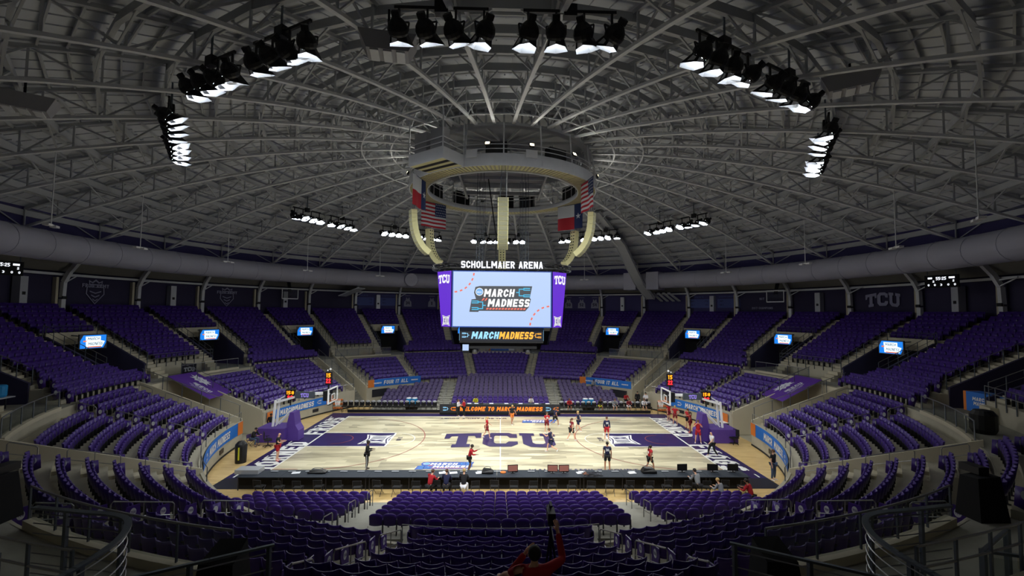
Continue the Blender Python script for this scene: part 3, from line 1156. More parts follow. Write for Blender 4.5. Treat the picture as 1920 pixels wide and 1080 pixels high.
def bracket(mb, fr, cx, cy, s, flip, off):
    """tournament bracket glyph, s total width"""
    def q(x, y): return (cx + (x if not flip else -x) * s, cy + y * s)
    w = s * 0.07
    for y0, y1 in ((0.32, 0.18), (-0.18, -0.32)):
        for y in (y0, y1):
            seg(mb, fr, q(-0.5, y), q(-0.05, y), w, off)
        seg(mb, fr, q(-0.05, y0), q(-0.05, y1), w, off)
        ym = (y0 + y1) / 2
        seg(mb, fr, q(-0.05, ym), q(0.3, ym), w, off)
    seg(mb, fr, q(0.3, 0.25), q(0.3, -0.25), w, off)
    seg(mb, fr, q(0.3, 0), q(0.5, 0), w, off)

def mm_logo(mb, fr, cx, cy, W, mats=('s_white', 's_grey', 's_white', 's_cyan', 's_coral', 's_ball'), d=0.006):
    F = lambda u, v, o=0.0: fr(cx + u * W, cy + v * W, o)
    white, dark, tx, cy_, co, ballm = mats
    out = [(600, 362), (640, 352), (1035, 350), (1117, 350), (1096, 458), (1106, 468), (1088, 540), (1055, 578), (633, 578), (630, 588), (548, 588), (566, 475), (606, 470), (588, 412)]
    cxm, cym = 835, 468
    mb.m(white).poly([lg(cxm + (x - cxm) * 1.035, cym + (y - cym) * 1.10) for x, y in out], F, d)
    inn = out
    mb.m(dark).poly([lg(*p) for p in inn], F, 2 * d)
    def disc(x, y, r, m, o):
        mb.m(m).poly([lg(x + r * math.cos(k * math.pi / 8), y + r * math.sin(k * math.pi / 8)) for k in range(16)], F, o)
    disc(637, 405, 46, dark, 2.5 * d)
    disc(637, 405, 36, tx, 3 * d)
    disc(637, 405, 31, ballm, 3.5 * d)
    mb.m(tx)
    text(mb, 'NCAA', lambda a, b, c=0: F(a, b, c), *lg(637, 408), 0.022, 0.07, off=4 * d)
    text(mb, 'MARCH', F, *lg(818, 414), 0.125, 0.48, bold=0.05, shear=0.15, off=3 * d)
    text(mb, 'MADNESS', F, *lg(905, 504), 0.125, 0.66, bold=0.05, shear=0.15, off=3 * d)
    mb.m(cy_)
    bracket(mb, F, *lg(1035, 408), 0.21, True, 3 * d)
    bracket(mb, F, *lg(632, 528), 0.21, False, 3 * d)
    mb.m(co)
    for x in (655, 682):
        mb.poly([lg(x, 486), lg(x + 14, 486), lg(x + 32, 462), lg(x + 18, 462)], F, 3 * d)
    for k in range(13):
        x = 697 + k * 28
        mb.poly([lg(x, 566), lg(x + 20, 566), lg(x + 28, 550), lg(x + 8, 550)], F, 3 * d)


# block letters T C U as polygons on a 0..1 height grid
TCU = {
    'T': (0, 1.0, [[(0, 1), (1, 1), (1, .62), (.86, .62), (.82, .78), (.64, .78), (.64, .2), (.74, .2), (.74, 0), (.26, 0), (.26, .2), (.36, .2), (.36, .78), (.18, .78), (.14, .62), (0, .62)]]),
    'C': (0, .95, [[(.22, 1), (.72, 1), (.82, .92), (.94, .92), (.94, .62), (.74, .62), (.66, .78), (.34, .78), (.3, .7), (.3, .3), (.36, .22), (.62, .22), (.7, .36), (.94, .36), (.94, .18), (.76, 0), (.2, 0), (0, .2), (0, .8)]]),
    'U': (0, 1.0, [[(0, 1), (.42, 1), (.42, .8), (.33, .8), (.33, .3), (.4, .22), (.6, .22), (.67, .3), (.67, .8), (.58, .8), (.58, 1), (1, 1), (1, .8), (.93, .8), (.93, .2), (.74, 0), (.26, 0), (.07, .2), (.07, .8), (0, .8)]]),
}

def tcu(mb, fr, cx, cy, w, h, arch=0.0, off=0.0):
    gap = 0.06
    tot = 1.0 + .95 + 1.0 + 2 * gap
    x = 0
    for ch, extra in (('T', 1), ('C', 0), ('U', 1)):
        _, cw, polys = TCU[ch]
        for p in polys:
            pts = []
            for u, v in p:
                X = (x + u) / tot - 0.5
                Y = (v - 0.5) - arch * (X * 2) ** 2
                pts.append((cx + X * w, cy + Y * h))
            mb.poly(pts, fr, off)
        x += cw + gap

def xii(mb, fr, cx, cy, s, m_out, m_in, off=0.0, d=0.004):
    """four-pointed pinched badge with the numerals"""
    pts = []
    cor = [(-.5, .5), (.5, .5), (.5, -.5), (-.5, -.5)]
    for k in range(4):
        a, b = Vector(cor[k]), Vector(cor[(k + 1) % 4])
        for q in range(6):
            t = q / 6
            p = a.lerp(b, t)
            pull = 0.13 * math.sin(math.pi * t)
            p = p * (1 - 2 * pull)
            pts.append((cx + p.x * s, cy + p.y * s * 0.9))
    mb.m(m_out).poly(pts, fr, off)
    mb.m(m_in).poly([(cx + (x - cx) * 0.88, cy + (y - cy) * 0.86) for x, y in pts], fr, off + d)
    mb.m(m_out).poly([(cx + (x - cx) * 0.78, cy + (y - cy) * 0.74) for x, y in pts], fr, off + 2 * d)
    mb.m(m_in)
    text(mb, 'XII', fr, cx, cy, 0.42 * s, 0.52 * s, bold=0.03, off=off + 3 * d)


# ================================================================== catwalk ring at the centre
ZC = 19.65
t = thing('ring_catwalk', 'round steel catwalk hanging under the crown of the dome', 'catwalk', (0, 0, ZC))
m1 = MB().m('cream')
m1.revolve([(6.0, ZC - 0.12), (6.0, ZC + 0.04), (7.35, ZC + 0.04), (7.35, ZC - 0.12)], 0, 360, 5, caps=False)
m1.build('walk_floor', t)
m1 = MB().m('concrete_wall')
for k in range(144):
    a = k * 2.5
    m1.beam(P(6.05, a, ZC - 0.14), P(7.3, a, ZC - 0.14), 0.1, 0.05)
m1.build('floor_ribbing', t)
m1 = MB().m('steel_white')
m1.revolve([(7.33, ZC - 0.25), (7.33, ZC + 0.55), (7.4, ZC + 0.55), (7.4, ZC - 0.25)], 0, 360, 5, caps=False)
m1.revolve([(5.95, ZC - 0.25), (5.95, ZC + 0.12), (6.02, ZC + 0.12), (6.02, ZC - 0.25)], 0, 360, 5, caps=False)
m1.build('toe_plate', t)
for r in (6.0, 7.38):
    m1 = MB().m('steel_white')
    for z in (0.85, 1.15):
        m1.tube([P(r, a, ZC + z) for a in range(0, 360, 6)], 0.03, 5, closed=True)
    m1.build('rail', t)
for k in range(18):
    a = k * 20
    m1 = MB().m('steel_white')
    m1.beam(P(7.38, a, ZC - 0.1), P(7.1, a, 22.3), 0.09, 0.09, up=(0, 1, 0))
    m1.build('hanger', t)
for k in range(36):
    a = k * 10 + 5
    m1 = MB().m('steel_white')
    m1.beam(P(6.0, a, ZC), P(6.0, a, ZC + 1.15), 0.05, 0.05, up=(0, 1, 0))
    m1.build('inner_post', t)

# square landing projecting from the ring
q_ = [Vector(p) for p in ((-6.2, -6.6, ZC), (-3.75, -8.5, ZC), (-2.6, -6.9, ZC), (-5.0, -5.2, ZC))]
t = thing('equipment_landing', 'square steel landing projecting from the ring catwalk on the camera side', 'platform', (-4.6, -6.9, ZC))
m1 = MB().m('cream')
m1.add([p + Vector((0, 0, -0.2)) for p in q_] + [p + Vector((0, 0, 0.1)) for p in q_], [(3, 2, 1, 0), (4, 5, 6, 7), (0, 1, 5, 4), (1, 2, 6, 5), (2, 3, 7, 6), (3, 0, 4, 7)])
m1.build('deck_plate', t)
m1 = MB().m('steel_white')
for a, b in ((0, 1), (1, 2), (3, 0)):
    m1.beam(q_[a] + Vector((0, 0, 0.15)), q_[b] + Vector((0, 0, 0.15)), 0.05, 0.75)
m1.build('skirt', t)
m1 = MB().m('steel_white')
for a, b in ((0, 1), (1, 2), (3, 0)):
    for z in (0.8, 1.15):
        m1.beam(q_[a] + Vector((0, 0, z)), q_[b] + Vector((0, 0, z)), 0.05, 0.05)
m1.build('rail', t)
for p in q_:
    m1 = MB().m('steel_white')
    m1.beam(p, p + Vector((0, 0, 2.9)), 0.08, 0.08, up=(0, 1, 0))
    m1.build('post', t)
m1 = MB().m('black')
for f_ in (0.3, 0.65):
    a = q_[0].lerp(q_[3], f_) + Vector((0, 0, -0.215))
    b = q_[1].lerp(q_[2], f_) + Vector((0, 0, -0.215))
    m1.beam(a, b, 0.3, 0.02)
m1.build('slot', t)
for k, f_ in enumerate((0.3, 0.78)):
    c0 = q_[0].lerp(q_[1], f_) + Vector((0.25, 0.35, 1.1))
    m1 = MB().m('grey_box')
    d1 = (q_[1] - q_[0]).normalized()
    m1.obox(c0, d1, Vector((-d1.y, d1.x, 0)), Vector((0, 0, 1)), 0.55, 0.3, 0.75)
    tag(m1.build('equipment_cabinet'), 'grey equipment cabinet on the projecting landing, %s of two' % ('left' if k == 0 else 'right'), 'cabinet', 'cabinets on the landing')

# hoist frame across the ring
t = thing('hoist_bridge', 'dark steel bridge with cross beams spanning the inside of the ring catwalk', 'hoist platform', (0, 1.5, 21))
for y, z in ((-0.5, 21.2), (1.2, 21.2), (3.0, 21.0), (4.2, 20.7)):
    m1 = MB().m('steel_ring')
    m1.beam((-3.6, y, z), (3.6, y, z), 0.18, 0.3)
    m1.build('cross_beam', t)
m1 = MB().m('grey_box')
m1.box(-3.4, 3.4, -0.5, 3.0, 21.3, 21.36)
m1.build('plate', t)
for x in (-3.6, 3.6):
    m1 = MB().m('steel_ring')
    m1.beam((x, -1.0, 21.3), (x * 0.9, 4.8, 20.4), 0.16, 0.25)
    m1.beam((x, -0.6, 21.3), (x * 1.1, -0.8, 23.3), 0.1, 0.1)
    m1.beam((x, 3.5, 21.0), (x * 1.1, 3.8, 23.3), 0.1, 0.1)
    m1.build('side_beam', t)
for k, (az_, w) in enumerate(((-62, 'left'), (62, 'right'), (-35, 'far left'), (20, 'far right'), (3, 'far middle'), (148, 'near right'), (-176, 'near middle'))):
    c0 = P(6.7, az_, ZC + 0.75)
    m1 = MB().m('black')
    m1.obox(c0, Vector((math.cos(R_(az_)), -math.sin(R_(az_)), 0)), P(1, az_), Vector((0, 0, 1)), 0.7, 0.3, 0.7)
    tag(m1.build('rack_case'), 'black equipment rack on the ring catwalk, %s part of the ring' % w, 'rack', 'racks on the ring catwalk')
for k, (az_, w) in enumerate(((-164, 'near left'), (166, 'near right'), (-150, 'below the landing'), (150, 'near right corner'))):
    c0 = P(7.5, az_, ZC + 0.55)
    m1 = MB().m('white')
    m1.obox(c0, Vector((math.cos(R_(az_)), -math.sin(R_(az_)), 0)), P(1, az_), Vector((0, 0, 1)), 0.38, 0.04, 0.26)
    if k < 2:
        tag(m1.build('access_box'), 'small white box clipped to the outside of the ring catwalk, %s' % w, 'junction box', 'white boxes on the ring catwalk')

# work floodlights on the catwalk (they light the roof)
for k, (az_, up_) in enumerate(((-172, 1), (166, 1), (-140, 1), (140, 1), (-98, 0.6), (98, 0.6), (-60, 1), (60, 1), (-15, 1), (15, 1))):
    c0 = P(7.55, az_, ZC + 1.15)
    d = (P(1, az_) + Vector((0, 0, 0.55))).normalized()
    aw = (az_ + 180) % 360 - 180
    t = thing('floodlight', 'small work floodlight on the outer rail of the ring catwalk, %s %s' % ('near' if abs(aw) > 110 else ('mid' if abs(aw) > 80 else ('far' if abs(aw) > 30 else 'farthest')), 'left' if aw < 0 else 'right'), 'floodlight', c0, 0)
    if k in (2, 3): t['label'] = 'small work floodlight on the ring catwalk beside the %s corner rack' % ('left' if aw < 0 else 'right')
    sd = Vector((math.cos(R_(az_)), -math.sin(R_(az_)), 0))
    m1 = MB().m('black')
    m1.obox(c0 - d * 0.06, sd, d, sd.cross(d), 0.16, 0.06, 0.12)
    m1.build('body', t)
    m1 = MB().m('flood')
    m1.obox(c0 + d * 0.005, sd, d, sd.cross(d), 0.13, 0.01, 0.09)
    m1.build('lens', t)
    ld = bpy.data.lights.new('floodlight_glow', 'SPOT')
    ld.energy = FLOOD_W
    ld.spot_size = R_(165)
    ld.spot_blend = 0.8
    ld.shadow_soft_size = 0.12
    ld.color = (1.0, 0.97, 0.88)
    lo = bpy.data.objects.new('floodlight_glow', ld)
    COL.objects.link(lo)
    lo.location = c0 + d * 0.08
    lo.rotation_euler = d.to_track_quat('-Z', 'Y').to_euler()

# ================================================================== arena lamps
AIMS = [(-10, -4, 0), (-3.5, 3, 0), (3.5, -3, 0), (10, 4, 0), (-11, 4, 0), (-4, -5, 0), (4, 5, 0), (11, -4, 0)]
GROUPS = [(0, 'straight across the hall', 7), (30, 'far side right of scoreboard', 8), (60, 'far right', 8), (122, 'right side', 8), (152, 'upper right', 8), (180, 'nearest the camera', 8),
          (-152, 'upper left', 8), (-123, 'left side', 8), (-60, 'far left', 8), (-31, 'far side left of scoreboard', 8)]
lamp_proto = None
def make_lamp():
    """local: lamp looks along -z, yoke up"""
    t = thing('arena_lamp', 'lamp', 'lamp')
    m1 = MB().m('black')
    m1.lathe((0, 0, 0), (0, 0, 1), [(0.27, -0.02), (0.30, 0.05), (0.31, 0.16), (0.26, 0.30), (0.15, 0.42), (0.10, 0.46), (0.08, 0.56)], 14)
    m1.box(-0.11, 0.11, -0.08, 0.08, 0.46, 0.62)
    local(m1, 'housing', t, smooth=False)
    # six-sided hood, long on +y side
    N = 6
    ring0, ring1 = [], []
    for k in range(N):
        a = R_(30 + 60 * k)
        ring0.append(Vector((0.27 * math.cos(a), 0.27 * math.sin(a), -0.02)))
        ln = 0.30 + 0.22 * math.sin(a)
        rr_ = 0.27 + 0.55 * (ln - 0.1)
        ring1.append(Vector((rr_ * math.cos(a) * 1.0, rr_ * math.sin(a), -0.02 - ln)))
    m1 = MB().m('black')
    f = [(k, (k + 1) % N, N + (k + 1) % N, N + k) for k in range(N)]
    m1.add(ring0 + ring1, f)
    m1.m('visor_in')
    m1.add([v * 0.975 for v in ring0] + [Vector((v.x * 0.975, v.y * 0.975, v.z)) for v in ring1], [q[::-1] for q in f])
    local(m1, 'hood', t)
    m1 = MB().m('lens')
    m1.lathe((0, 0, 0), (0, 0, -1), [(0.24, 0.02), (0.2, 0.05), (0.1, 0.075), (0.01, 0.08)], 14)
    local(m1, 'lens', t)
    return t
lamp_proto = make_lamp()
first = True
for az_, w, nl in GROUPS:
    tt = Vector((math.cos(R_(az_)), -math.sin(R_(az_)), 0))
    c0 = P(21.2, az_, 19.0)
    li = 0
    for bi, b0 in enumerate((-3.5, 0.75)):
        bw = 'left' if (bi == 0) == (abs(az_) < 90 or abs(az_) == 0) else 'right'
        if az_ in (122,):
            bw = 'upper' if bi == 1 else 'lower'
        if az_ == -123:
            bw = 'lower' if bi == 1 else 'upper'
        bar = thing('lamp_bar', 'black lamp bar, %s one of the pair %s' % (bw, w), 'lamp bar', c0 + tt * (b0 + 1.35) + Vector((0, 0, 0.95)), 0)
        m1 = MB().m('black')
        m1.beam(c0 + tt * (b0 - 0.15) + Vector((0, 0, 0.95)), c0 + tt * (b0 + 2.95) + Vector((0, 0, 0.95)), 0.09, 0.11)
        m1.build('bar', bar)
        m1 = MB().m('black')
        m1.obox(c0 + tt * (b0 + 1.4) + Vector((0, 0, 0.95)), tt, P(1, az_), Vector((0, 0, 1)), 0.22, 0.14, 0.2)
        m1.build('ballast_box', bar)
        m1 = MB().m('rail_dark')
        m1.beam(c0 + tt * (b0 + 1.4) + Vector((0, 0, 1.1)), c0 + tt * (b0 + 1.4) + Vector((0, 0, 2.3)), 0.06, 0.06)
        m1.build('drop_rod', bar)
        for k in range(4):
            if li >= nl: break
            pos = c0 + tt * (b0 + k * 0.93)
            pos.z = 19.05
            aim = Vector(AIMS[(li * 3 + int(abs(az_))) % 8])
            d = (aim - pos).normalized()
            L_ = lamp_proto if first else copy_tree(lamp_proto)
            first = False
            L_.location = pos
            zax = -d
            # +y of the lamp = upper front side (away from ground under tilt)
            fw = Vector((d.x, d.y, 0)).normalized()
            yax = (fw - zax * fw.dot(zax)).normalized()
            xax = yax.cross(zax)
            mt = Matrix((xax, yax, zax)).transposed()
            L_.scale = (1.1, 1.1, 1.1)
            L_.rotation_mode = 'XYZ'
            L_.rotation_euler = mt.to_euler()
            L_['label'] = 'hooded arena lamp, %s on %s bar, lamp pair %s' % (ORD[k], bw, w)
            L_['group'] = 'arena lamps ' + w
            # yoke hanging from the bar, one per lamp, part of the bar
            m1 = MB().m('black')
            top = pos + Vector((0, 0, 0.88))
            m1.beam(top, pos + Vector((0, 0, 0.38)), 0.07, 0.07)
            m1.beam(pos + Vector((0, 0, 0.40)) - xax * 0.33, pos + Vector((0, 0, 0.40)) + xax * 0.33, 0.05, 0.04)
            for sg in (-1, 1):
                m1.beam(pos + Vector((0, 0, 0.40)) + xax * 0.33 * sg, pos + xax * 0.32 * sg + zax * 0.1, 0.04, 0.05)
            m1.build('yoke', bar)
            ld = bpy.data.lights.new('arena_lamp_beam', 'SPOT')
            ld.energy = SPOT_W
            ld.spot_size = R_(79)
            ld.spot_blend = 1.0
            ld.shadow_soft_size = 0.2
            warm = (li % 3 == 2)
            ld.color = (1.0, 0.93, 0.82) if warm else (0.93, 0.98, 1.0)
            lo = bpy.data.objects.new('arena_lamp_beam', ld)
            COL.objects.link(lo)
            lo.location = pos + d * 0.12
            lo.rotation_euler = d.to_track_quat('-Z', 'Y').to_euler()
            li += 1

# ================================================================== line arrays
ARR = [(180, 'nearest the camera'), (0, 'straight across at the far side'), (-120, 'near left'), (-60, 'far left'), (120, 'near right'), (60, 'far right')]
for az_, w in ARR:
    t = thing('loudspeaker_array', 'tall cream curved column of stacked loudspeakers, ' + w, 'loudspeaker array', P(7.6, az_, 17.2), rot_az(az_), 'loudspeaker arrays round the scoreboard')
    NB = 12
    pts = []
    ang = 0.0
    r_, z_ = 7.65, 17.25
    seg_h = 0.30
    for k in range(NB + 1):
        pts.append((r_, z_))
        ang = R_(2 + 62 * (k / NB) ** 1.7)
        r_ -= math.sin(ang) * seg_h
        z_ -= math.cos(ang) * seg_h
    tt = Vector((math.cos(R_(az_)), -math.sin(R_(az_)), 0))
    for k in range(NB):
        a, b = P(pts[k][0], az_, pts[k][1]), P(pts[k + 1][0], az_, pts[k + 1][1])
        d = (b - a).normalized()
        nrm = tt.cross(d)
        if nrm.dot(P(1, az_)) < 0: nrm = -nrm
        mid = (a + b) / 2
        m1 = MB().m('cream')
        m1.obox(mid - nrm * 0.2, tt, nrm, d, 0.34, 0.2, seg_h / 2 - 0.008)
        cb = m1.build('cabinet', t)
        m1 = MB().m('grille')
        m1.obox(mid + nrm * 0.005, tt, nrm, d, 0.29, 0.01, seg_h / 2 - 0.02)
        g_ = m1.build('grille', cb)
        m1 = MB().m('black')
        for sg in (-1, 1):
            m1.obox(mid - nrm * 0.41 + tt * sg * 0.14, tt, nrm, d, 0.06, 0.012, 0.05)
        m1.build('rear_panel', cb)
    m1 = MB().m('rail_dark')
    for sg in (-0.2, 0.2):
        m1.tube([P(7.45, az_, 17.25) + tt * sg, P(7.2, az_, 19.5) + tt * sg * 0.5], 0.02, 5)
    m1.build('cable', t)
# ================================================================== flags
def flag(kind, a, b, label):
    """a, b top ends seen left to right"""
    a, b = Vector(a), Vector(b)
    u = (b - a)
    W = u.length
    u.normalize()
    H = 2.15
    nrm = u.cross(Vector((0, 0, 1)))
    t = thing('hanging_flag', label, 'flag', (a + b) / 2)
    def F(x, y, o=0.0):     # x 0..1 , y 0 top..1 bottom
        wob = 0.07 * math.sin(x * 9) * (0.4 + 0.6 * y)
        return a + u * (x * W) + Vector((0, 0, -y * H)) + nrm * (wob + o)
    def patch(mb, x0, x1, y0, y1, off=0.0):
        n = 12
        vs = []
        for i in range(n + 1):
            x = x0 + (x1 - x0) * i / n
            for y in (y0, y1):
                vs.append(F(x, y, off))
        mb.add(vs, [(2 * i, 2 * i + 1, 2 * i + 3, 2 * i + 2) for i in range(n)])
    m1 = MB()
    if kind == 'us':
        for k in range(13):
            m1.m('red_flag' if k % 2 == 0 else 'white_flag')
            patch(m1, 0, 1, k / 13, (k + 1) / 13)
        m1.build('cloth', t)
        m1 = MB().m('navy_flag')
        for off in (0.006, -0.006):
            patch(m1, 0.56, 1, 0, 7 / 13, off)
        m1.build('canton', t)
        m1 = MB().m('white_flag')
        for off in (0.012, -0.012):
            for i in range(6):
                for j in range(5):
                    cx, cy = 0.6 + i * 0.068 + (0.03 if j % 2 else 0), 0.05 + j * 0.105
                    if cx > 0.985: continue
                    pts = [F(cx + 0.013 * math.sin(q * math.pi / 5) * (1 if q % 2 == 0 else 0.45) * 2, cy - 0.013 * math.cos(q * math.pi / 5) * (1 if q % 2 == 0 else 0.45) * 2, off) for q in range(10)]
                    m1.add(pts, [tuple(range(10))])
        m1.build('star_field', t)
    else:
        m1.m('white_flag'); patch(m1, 0, 0.67, 0, 0.5)
        m1.m('red_flag'); patch(m1, 0, 0.67, 0.5, 1)
        m1.build('cloth', t)
        m1 = MB().m('navy_flag'); patch(m1, 0.67, 1, 0, 1)
        m1.build('hoist_panel', t)
        m1 = MB().m('white_flag')
        for off in (0.012, -0.012):
            pts = [F(0.835 + 0.11 * math.sin(q * math.pi / 5) * (1 if q % 2 == 0 else 0.4), 0.5 - 0.13 * math.cos(q * math.pi / 5) * (1 if q % 2 == 0 else 0.4), off) for q in range(10)]
            m1.add(pts, [tuple(range(10))])
        m1.build('star', t)
    m1 = MB().m('rail_dark')
    m1.tube([a, b], 0.025, 5)
    m1.tube([a, a + Vector((0, 0, 0.3))], 0.01, 4)
    m1.tube([b, b + Vector((0, 0, 0.3))], 0.01, 4)
    m1.build('top_bar', t)
flag('texas', (-6.15, -5.5, 19.4), (-5.65, -3.3, 19.4), 'lone star state flag seen edge on at the near left of the ring')
flag('us', (-6.9, 2.0, 19.4), (-5.05, 3.8, 19.4), 'american flag with stripes hanging from the left of the ring')
flag('texas', (4.95, 3.8, 19.4), (6.85, 2.0, 19.4), 'white over red state flag with lone star on blue, right side of the ring')
flag('us', (5.75, -3.2, 19.4), (6.2, -5.5, 19.4), 'american flag seen nearly edge on at the near right of the ring')

# ================================================================== centre scoreboard
SB = thing('scoreboard', 'four-sided centre-hung video scoreboard with a big pale blue screen and purple corner panels', 'scoreboard', (0, 0, 8.9))
YF = -3.5
Z1, Z2 = 8.9, 12.93
m1 = MB().m('black')
top = [(-3.6, -3.5), (3.6, -3.5), (4.75, -2.35), (4.75, 2.35), (3.6, 3.5), (-3.6, 3.5), (-4.75, 2.35), (-4.75, -2.35)]
bot = [(-3.6, -3.45), (3.6, -3.45), (4.35, -2.6), (4.35, 2.6), (3.6, 3.45), (-3.6, 3.45), (-4.35, 2.6), (-4.35, -2.6)]
m1.add([(x * .99, y * .985, Z1) for x, y in bot] + [(x * .99, y * .985, Z2) for x, y in top], [tuple(range(8))[::-1], tuple(range(8, 16))] + [(k, (k + 1) % 8, 8 + (k + 1) % 8, 8 + k) for k in range(8)])
m1.build('casing', SB)
for y, u in ((-3.52, 1), (3.52, -1)):
    fr = frame((0, y, (Z1 + Z2) / 2), (u, 0, 0), (0, 0, 1))
    m1 = MB().m('blue_dark')
    m1.poly([(-3.58, -2.03), (3.58, -2.03), (3.58, 2.03), (-3.58, 2.03)], fr, 0.0)
    bz = m1.build('bezel', SB)
    m1 = MB().m('screen_blue')
    m1.poly([(-3.5, -1.96), (3.5, -1.96), (3.5, 1.96), (-3.5, 1.96)], fr, 0.01)
    sc_ = m1.build('video_screen', SB)
    m1 = MB()
    mm_logo(m1, fr, -0.1, 0.0, 4.5)
    m1.build('screen_logo', sc_)
    m1 = MB().m('s_coral')
    for k in range(6):
        a = 90 * (k + 0.25) / 6
        a2 = 90 * (k + 0.75) / 6
        for cx, cy, q0 in ((-3.5, 1.96, 270), (3.5, -1.96, 90)):
            R1, R2 = 1.42, 1.53
            pts = [(cx + R1 * math.cos(R_(q0 + a)), cy + R1 * math.sin(R_(q0 + a))), (cx + R2 * math.cos(R_(q0 + a)), cy + R2 * math.sin(R_(q0 + a))),
                   (cx + R2 * math.cos(R_(q0 + a2)), cy + R2 * math.sin(R_(q0 + a2))), (cx + R1 * math.cos(R_(q0 + a2)), cy + R1 * math.sin(R_(q0 + a2)))]
            m1.poly(pts, fr, 0.02)
    m1.build('dashed_arc', sc_)
for x, u in ((-4.8, -1), (4.8, 1)):
    sx = 1 if x > 0 else -1
    m1 = MB().m('screen_blue')
    m1.add([(sx * 4.375, -2.2, Z1 + .05), (sx * 4.375, 2.2, Z1 + .05), (sx * 4.765, 2.2, Z2 - .05), (sx * 4.765, -2.2, Z2 - .05)], [(0, 1, 2, 3)])
    m1.build('side_screen', SB)
# purple corner panels, tapered
for sx in (-1, 1):
    for sy in (-1, 1):
        a0, a1 = Vector((sx * 3.62, sy * 3.5, Z2)), Vector((sx * 4.78, sy * 2.37, Z2))
        b0, b1 = Vector((sx * 3.62, sy * 3.5, Z1)), Vector((sx * 4.38, sy * 2.72, Z1))
        out = Vector((sx, sy, 0)).normalized() * 0.04
        m1 = MB().m('screen_purple')
        m1.add([a0 + out, a1 + out, b1 + out, b0 + out], [(0, 1, 2, 3)])
        pn = m1.build('corner_panel', SB)
        if sx * sy < 0: L_, R2_ = (a0, a1) if sy > 0 else (a0, a1)
        u = (a1 - a0).normalized()
        if (u.cross(Vector((0, 0, 1)))).dot(out) < 0: u = -u
        fr = frame((a0 + a1) / 2 + out * 1.5 + Vector((0, 0, -0.55)), u, (0, 0, 1))
        m1 = MB().m('s_white')
        tcu(m1, fr, 0, 0, 1.28, 0.62, arch=0.10)
        m1.build('crest_lettering', pn)
        fr = frame((b0 + b1) / 2 + out * 1.5 + Vector((0, 0, 0.45)), u, (0, 0, 1))
        m1 = MB()
        xii(m1, fr, 0.02, 0, 0.85, 's_white', 's_purple')
        m1.build('numeral_badge', pn)
# lower ribbon
m1 = MB().m('black')
m1.box(-3.05, 3.05, -3.0, 3.0, 7.75, 8.92)
m1.build('lower_casing', SB)
fr = frame((0, -3.02, 8.3), (1, 0, 0), (0, 0, 1))
m1 = MB().m('screen_dark')
m1.poly([(-3.0, -0.42), (3.0, -0.42), (3.0, 0.55), (-3.0, 0.55)], fr)
rb = m1.build('ribbon_screen', SB)
m1 = MB().m('led_cyan')
text(m1, 'MARCH', fr, -1.18, 0, 0.52, 1.95, bold=0.05, shear=0.2, off=0.01)
bracket(m1, fr, -2.6, 0, 0.5, False, 0.01)
m1.m('led_gold')
text(m1, 'MADNESS', fr, 1.08, 0, 0.52, 2.45, bold=0.05, shear=0.2, off=0.01)
bracket(m1, fr, 2.62, 0, 0.5, True, 0.01)
m1.build('ribbon_lettering', rb)
m1 = MB().m('led_cyan')
for x in (-3.06, 3.06):
    for k in range(5):
        m1.box(x - 0.02, x + 0.02, -2.8 + k * 1.15, -2.2 + k * 1.15, 7.9, 8.7)
m1.build('side_ribbon', SB)
m1 = MB().m('black')
m1.box(-2.6, 2.6, -2.6, 2.6, 7.3, 7.75)
m1.build('underside', SB)
for x in (-2.6, 2.6):
    m1 = MB().m('screen_blue')
    m1.add([(x - 0.25, -2.62, 7.15), (x + 0.2, -2.62, 7.15), (x + 0.2, -2.62, 7.6), (x - 0.25, -2.62, 7.6)], [(0, 1, 2, 3)])
    if x < 0:
        m1.build('corner_monitor', SB)
    m1 = MB().m('black')
    m1.lathe((x * 0.75, -2.4, 7.25), (0, -0.5, -1), [(0.12, 0), (0.2, 0.12), (0.2, 0.32)], 10)
    m1.build('camera_dome', SB)
# top ring truss and letters
def PE(r, a, z):
    p = P(r, a, z)
    p.y *= 0.6
    return p
m1 = MB().m('black')
for r, z in ((5.5, 13.25), (5.5, 13.6), (5.0, 13.45)):
    m1.tube([PE(r, a, z) for a in range(0, 360, 9)], 0.045, 5, closed=True)
for a in range(0, 360, 12):
    m1.tube([PE(5.5, a, 13.25), PE(5.0, a + 3, 13.45), PE(5.5, a + 6, 13.6), PE(5.5, a, 13.25)], 0.025, 4)
for a in range(0, 360, 45):
    m1.tube([PE(5.0, a, 13.45), PE(3.0, a, 12.95)], 0.04, 5)
m1.build('top_ring_truss', SB)
fr = frame((-0.05, -3.62, 13.38), (1, 0, 0), (0, 0, 1))
m1 = MB().m('led_white')
text(m1, 'SCHOLLMAIER', fr, -0.98, 0, 0.5, 3.85, bold=0.03)
text(m1, 'ARENA', fr, 2.1, 0, 0.5, 1.75, bold=0.03)
o = m1.build('name_letters', SB)
m1 = MB().m('black')
m1.tube([(-3.6, -3.55, 13.06), (3.6, -3.55, 13.06)], 0.04, 5)
m1.build('letter_bar', SB)
# hanging cables
t = thing('hoist_cable', 'bundle of thin hoist cables above the scoreboard', 'cables', (0, 0, 13))
for x in (-2.0, -1.75, -1.5, 1.5, 1.75, 2.0):
    for y in (-1.5, 1.5):
        m1 = MB().m('rail_dark')
        m1.tube([(x, y, 13.0), (x * 0.98, y, 21.0)], 0.018, 4)
        m1.build('cable', t)
m1 = MB().m('steel_white')
m1.tube([(0.2, -6.5, 17.2), (0.25, -5.9, 19.6)], 0.03, 5)
m1.build('cable', t)
m1 = MB().m('black')
m1.tube([(-0.6, 0, 13), (-0.5, 0.5, 16), (-1.2, 0.6, 20.9)], 0.05, 5)
m1.build('power_cable', t)
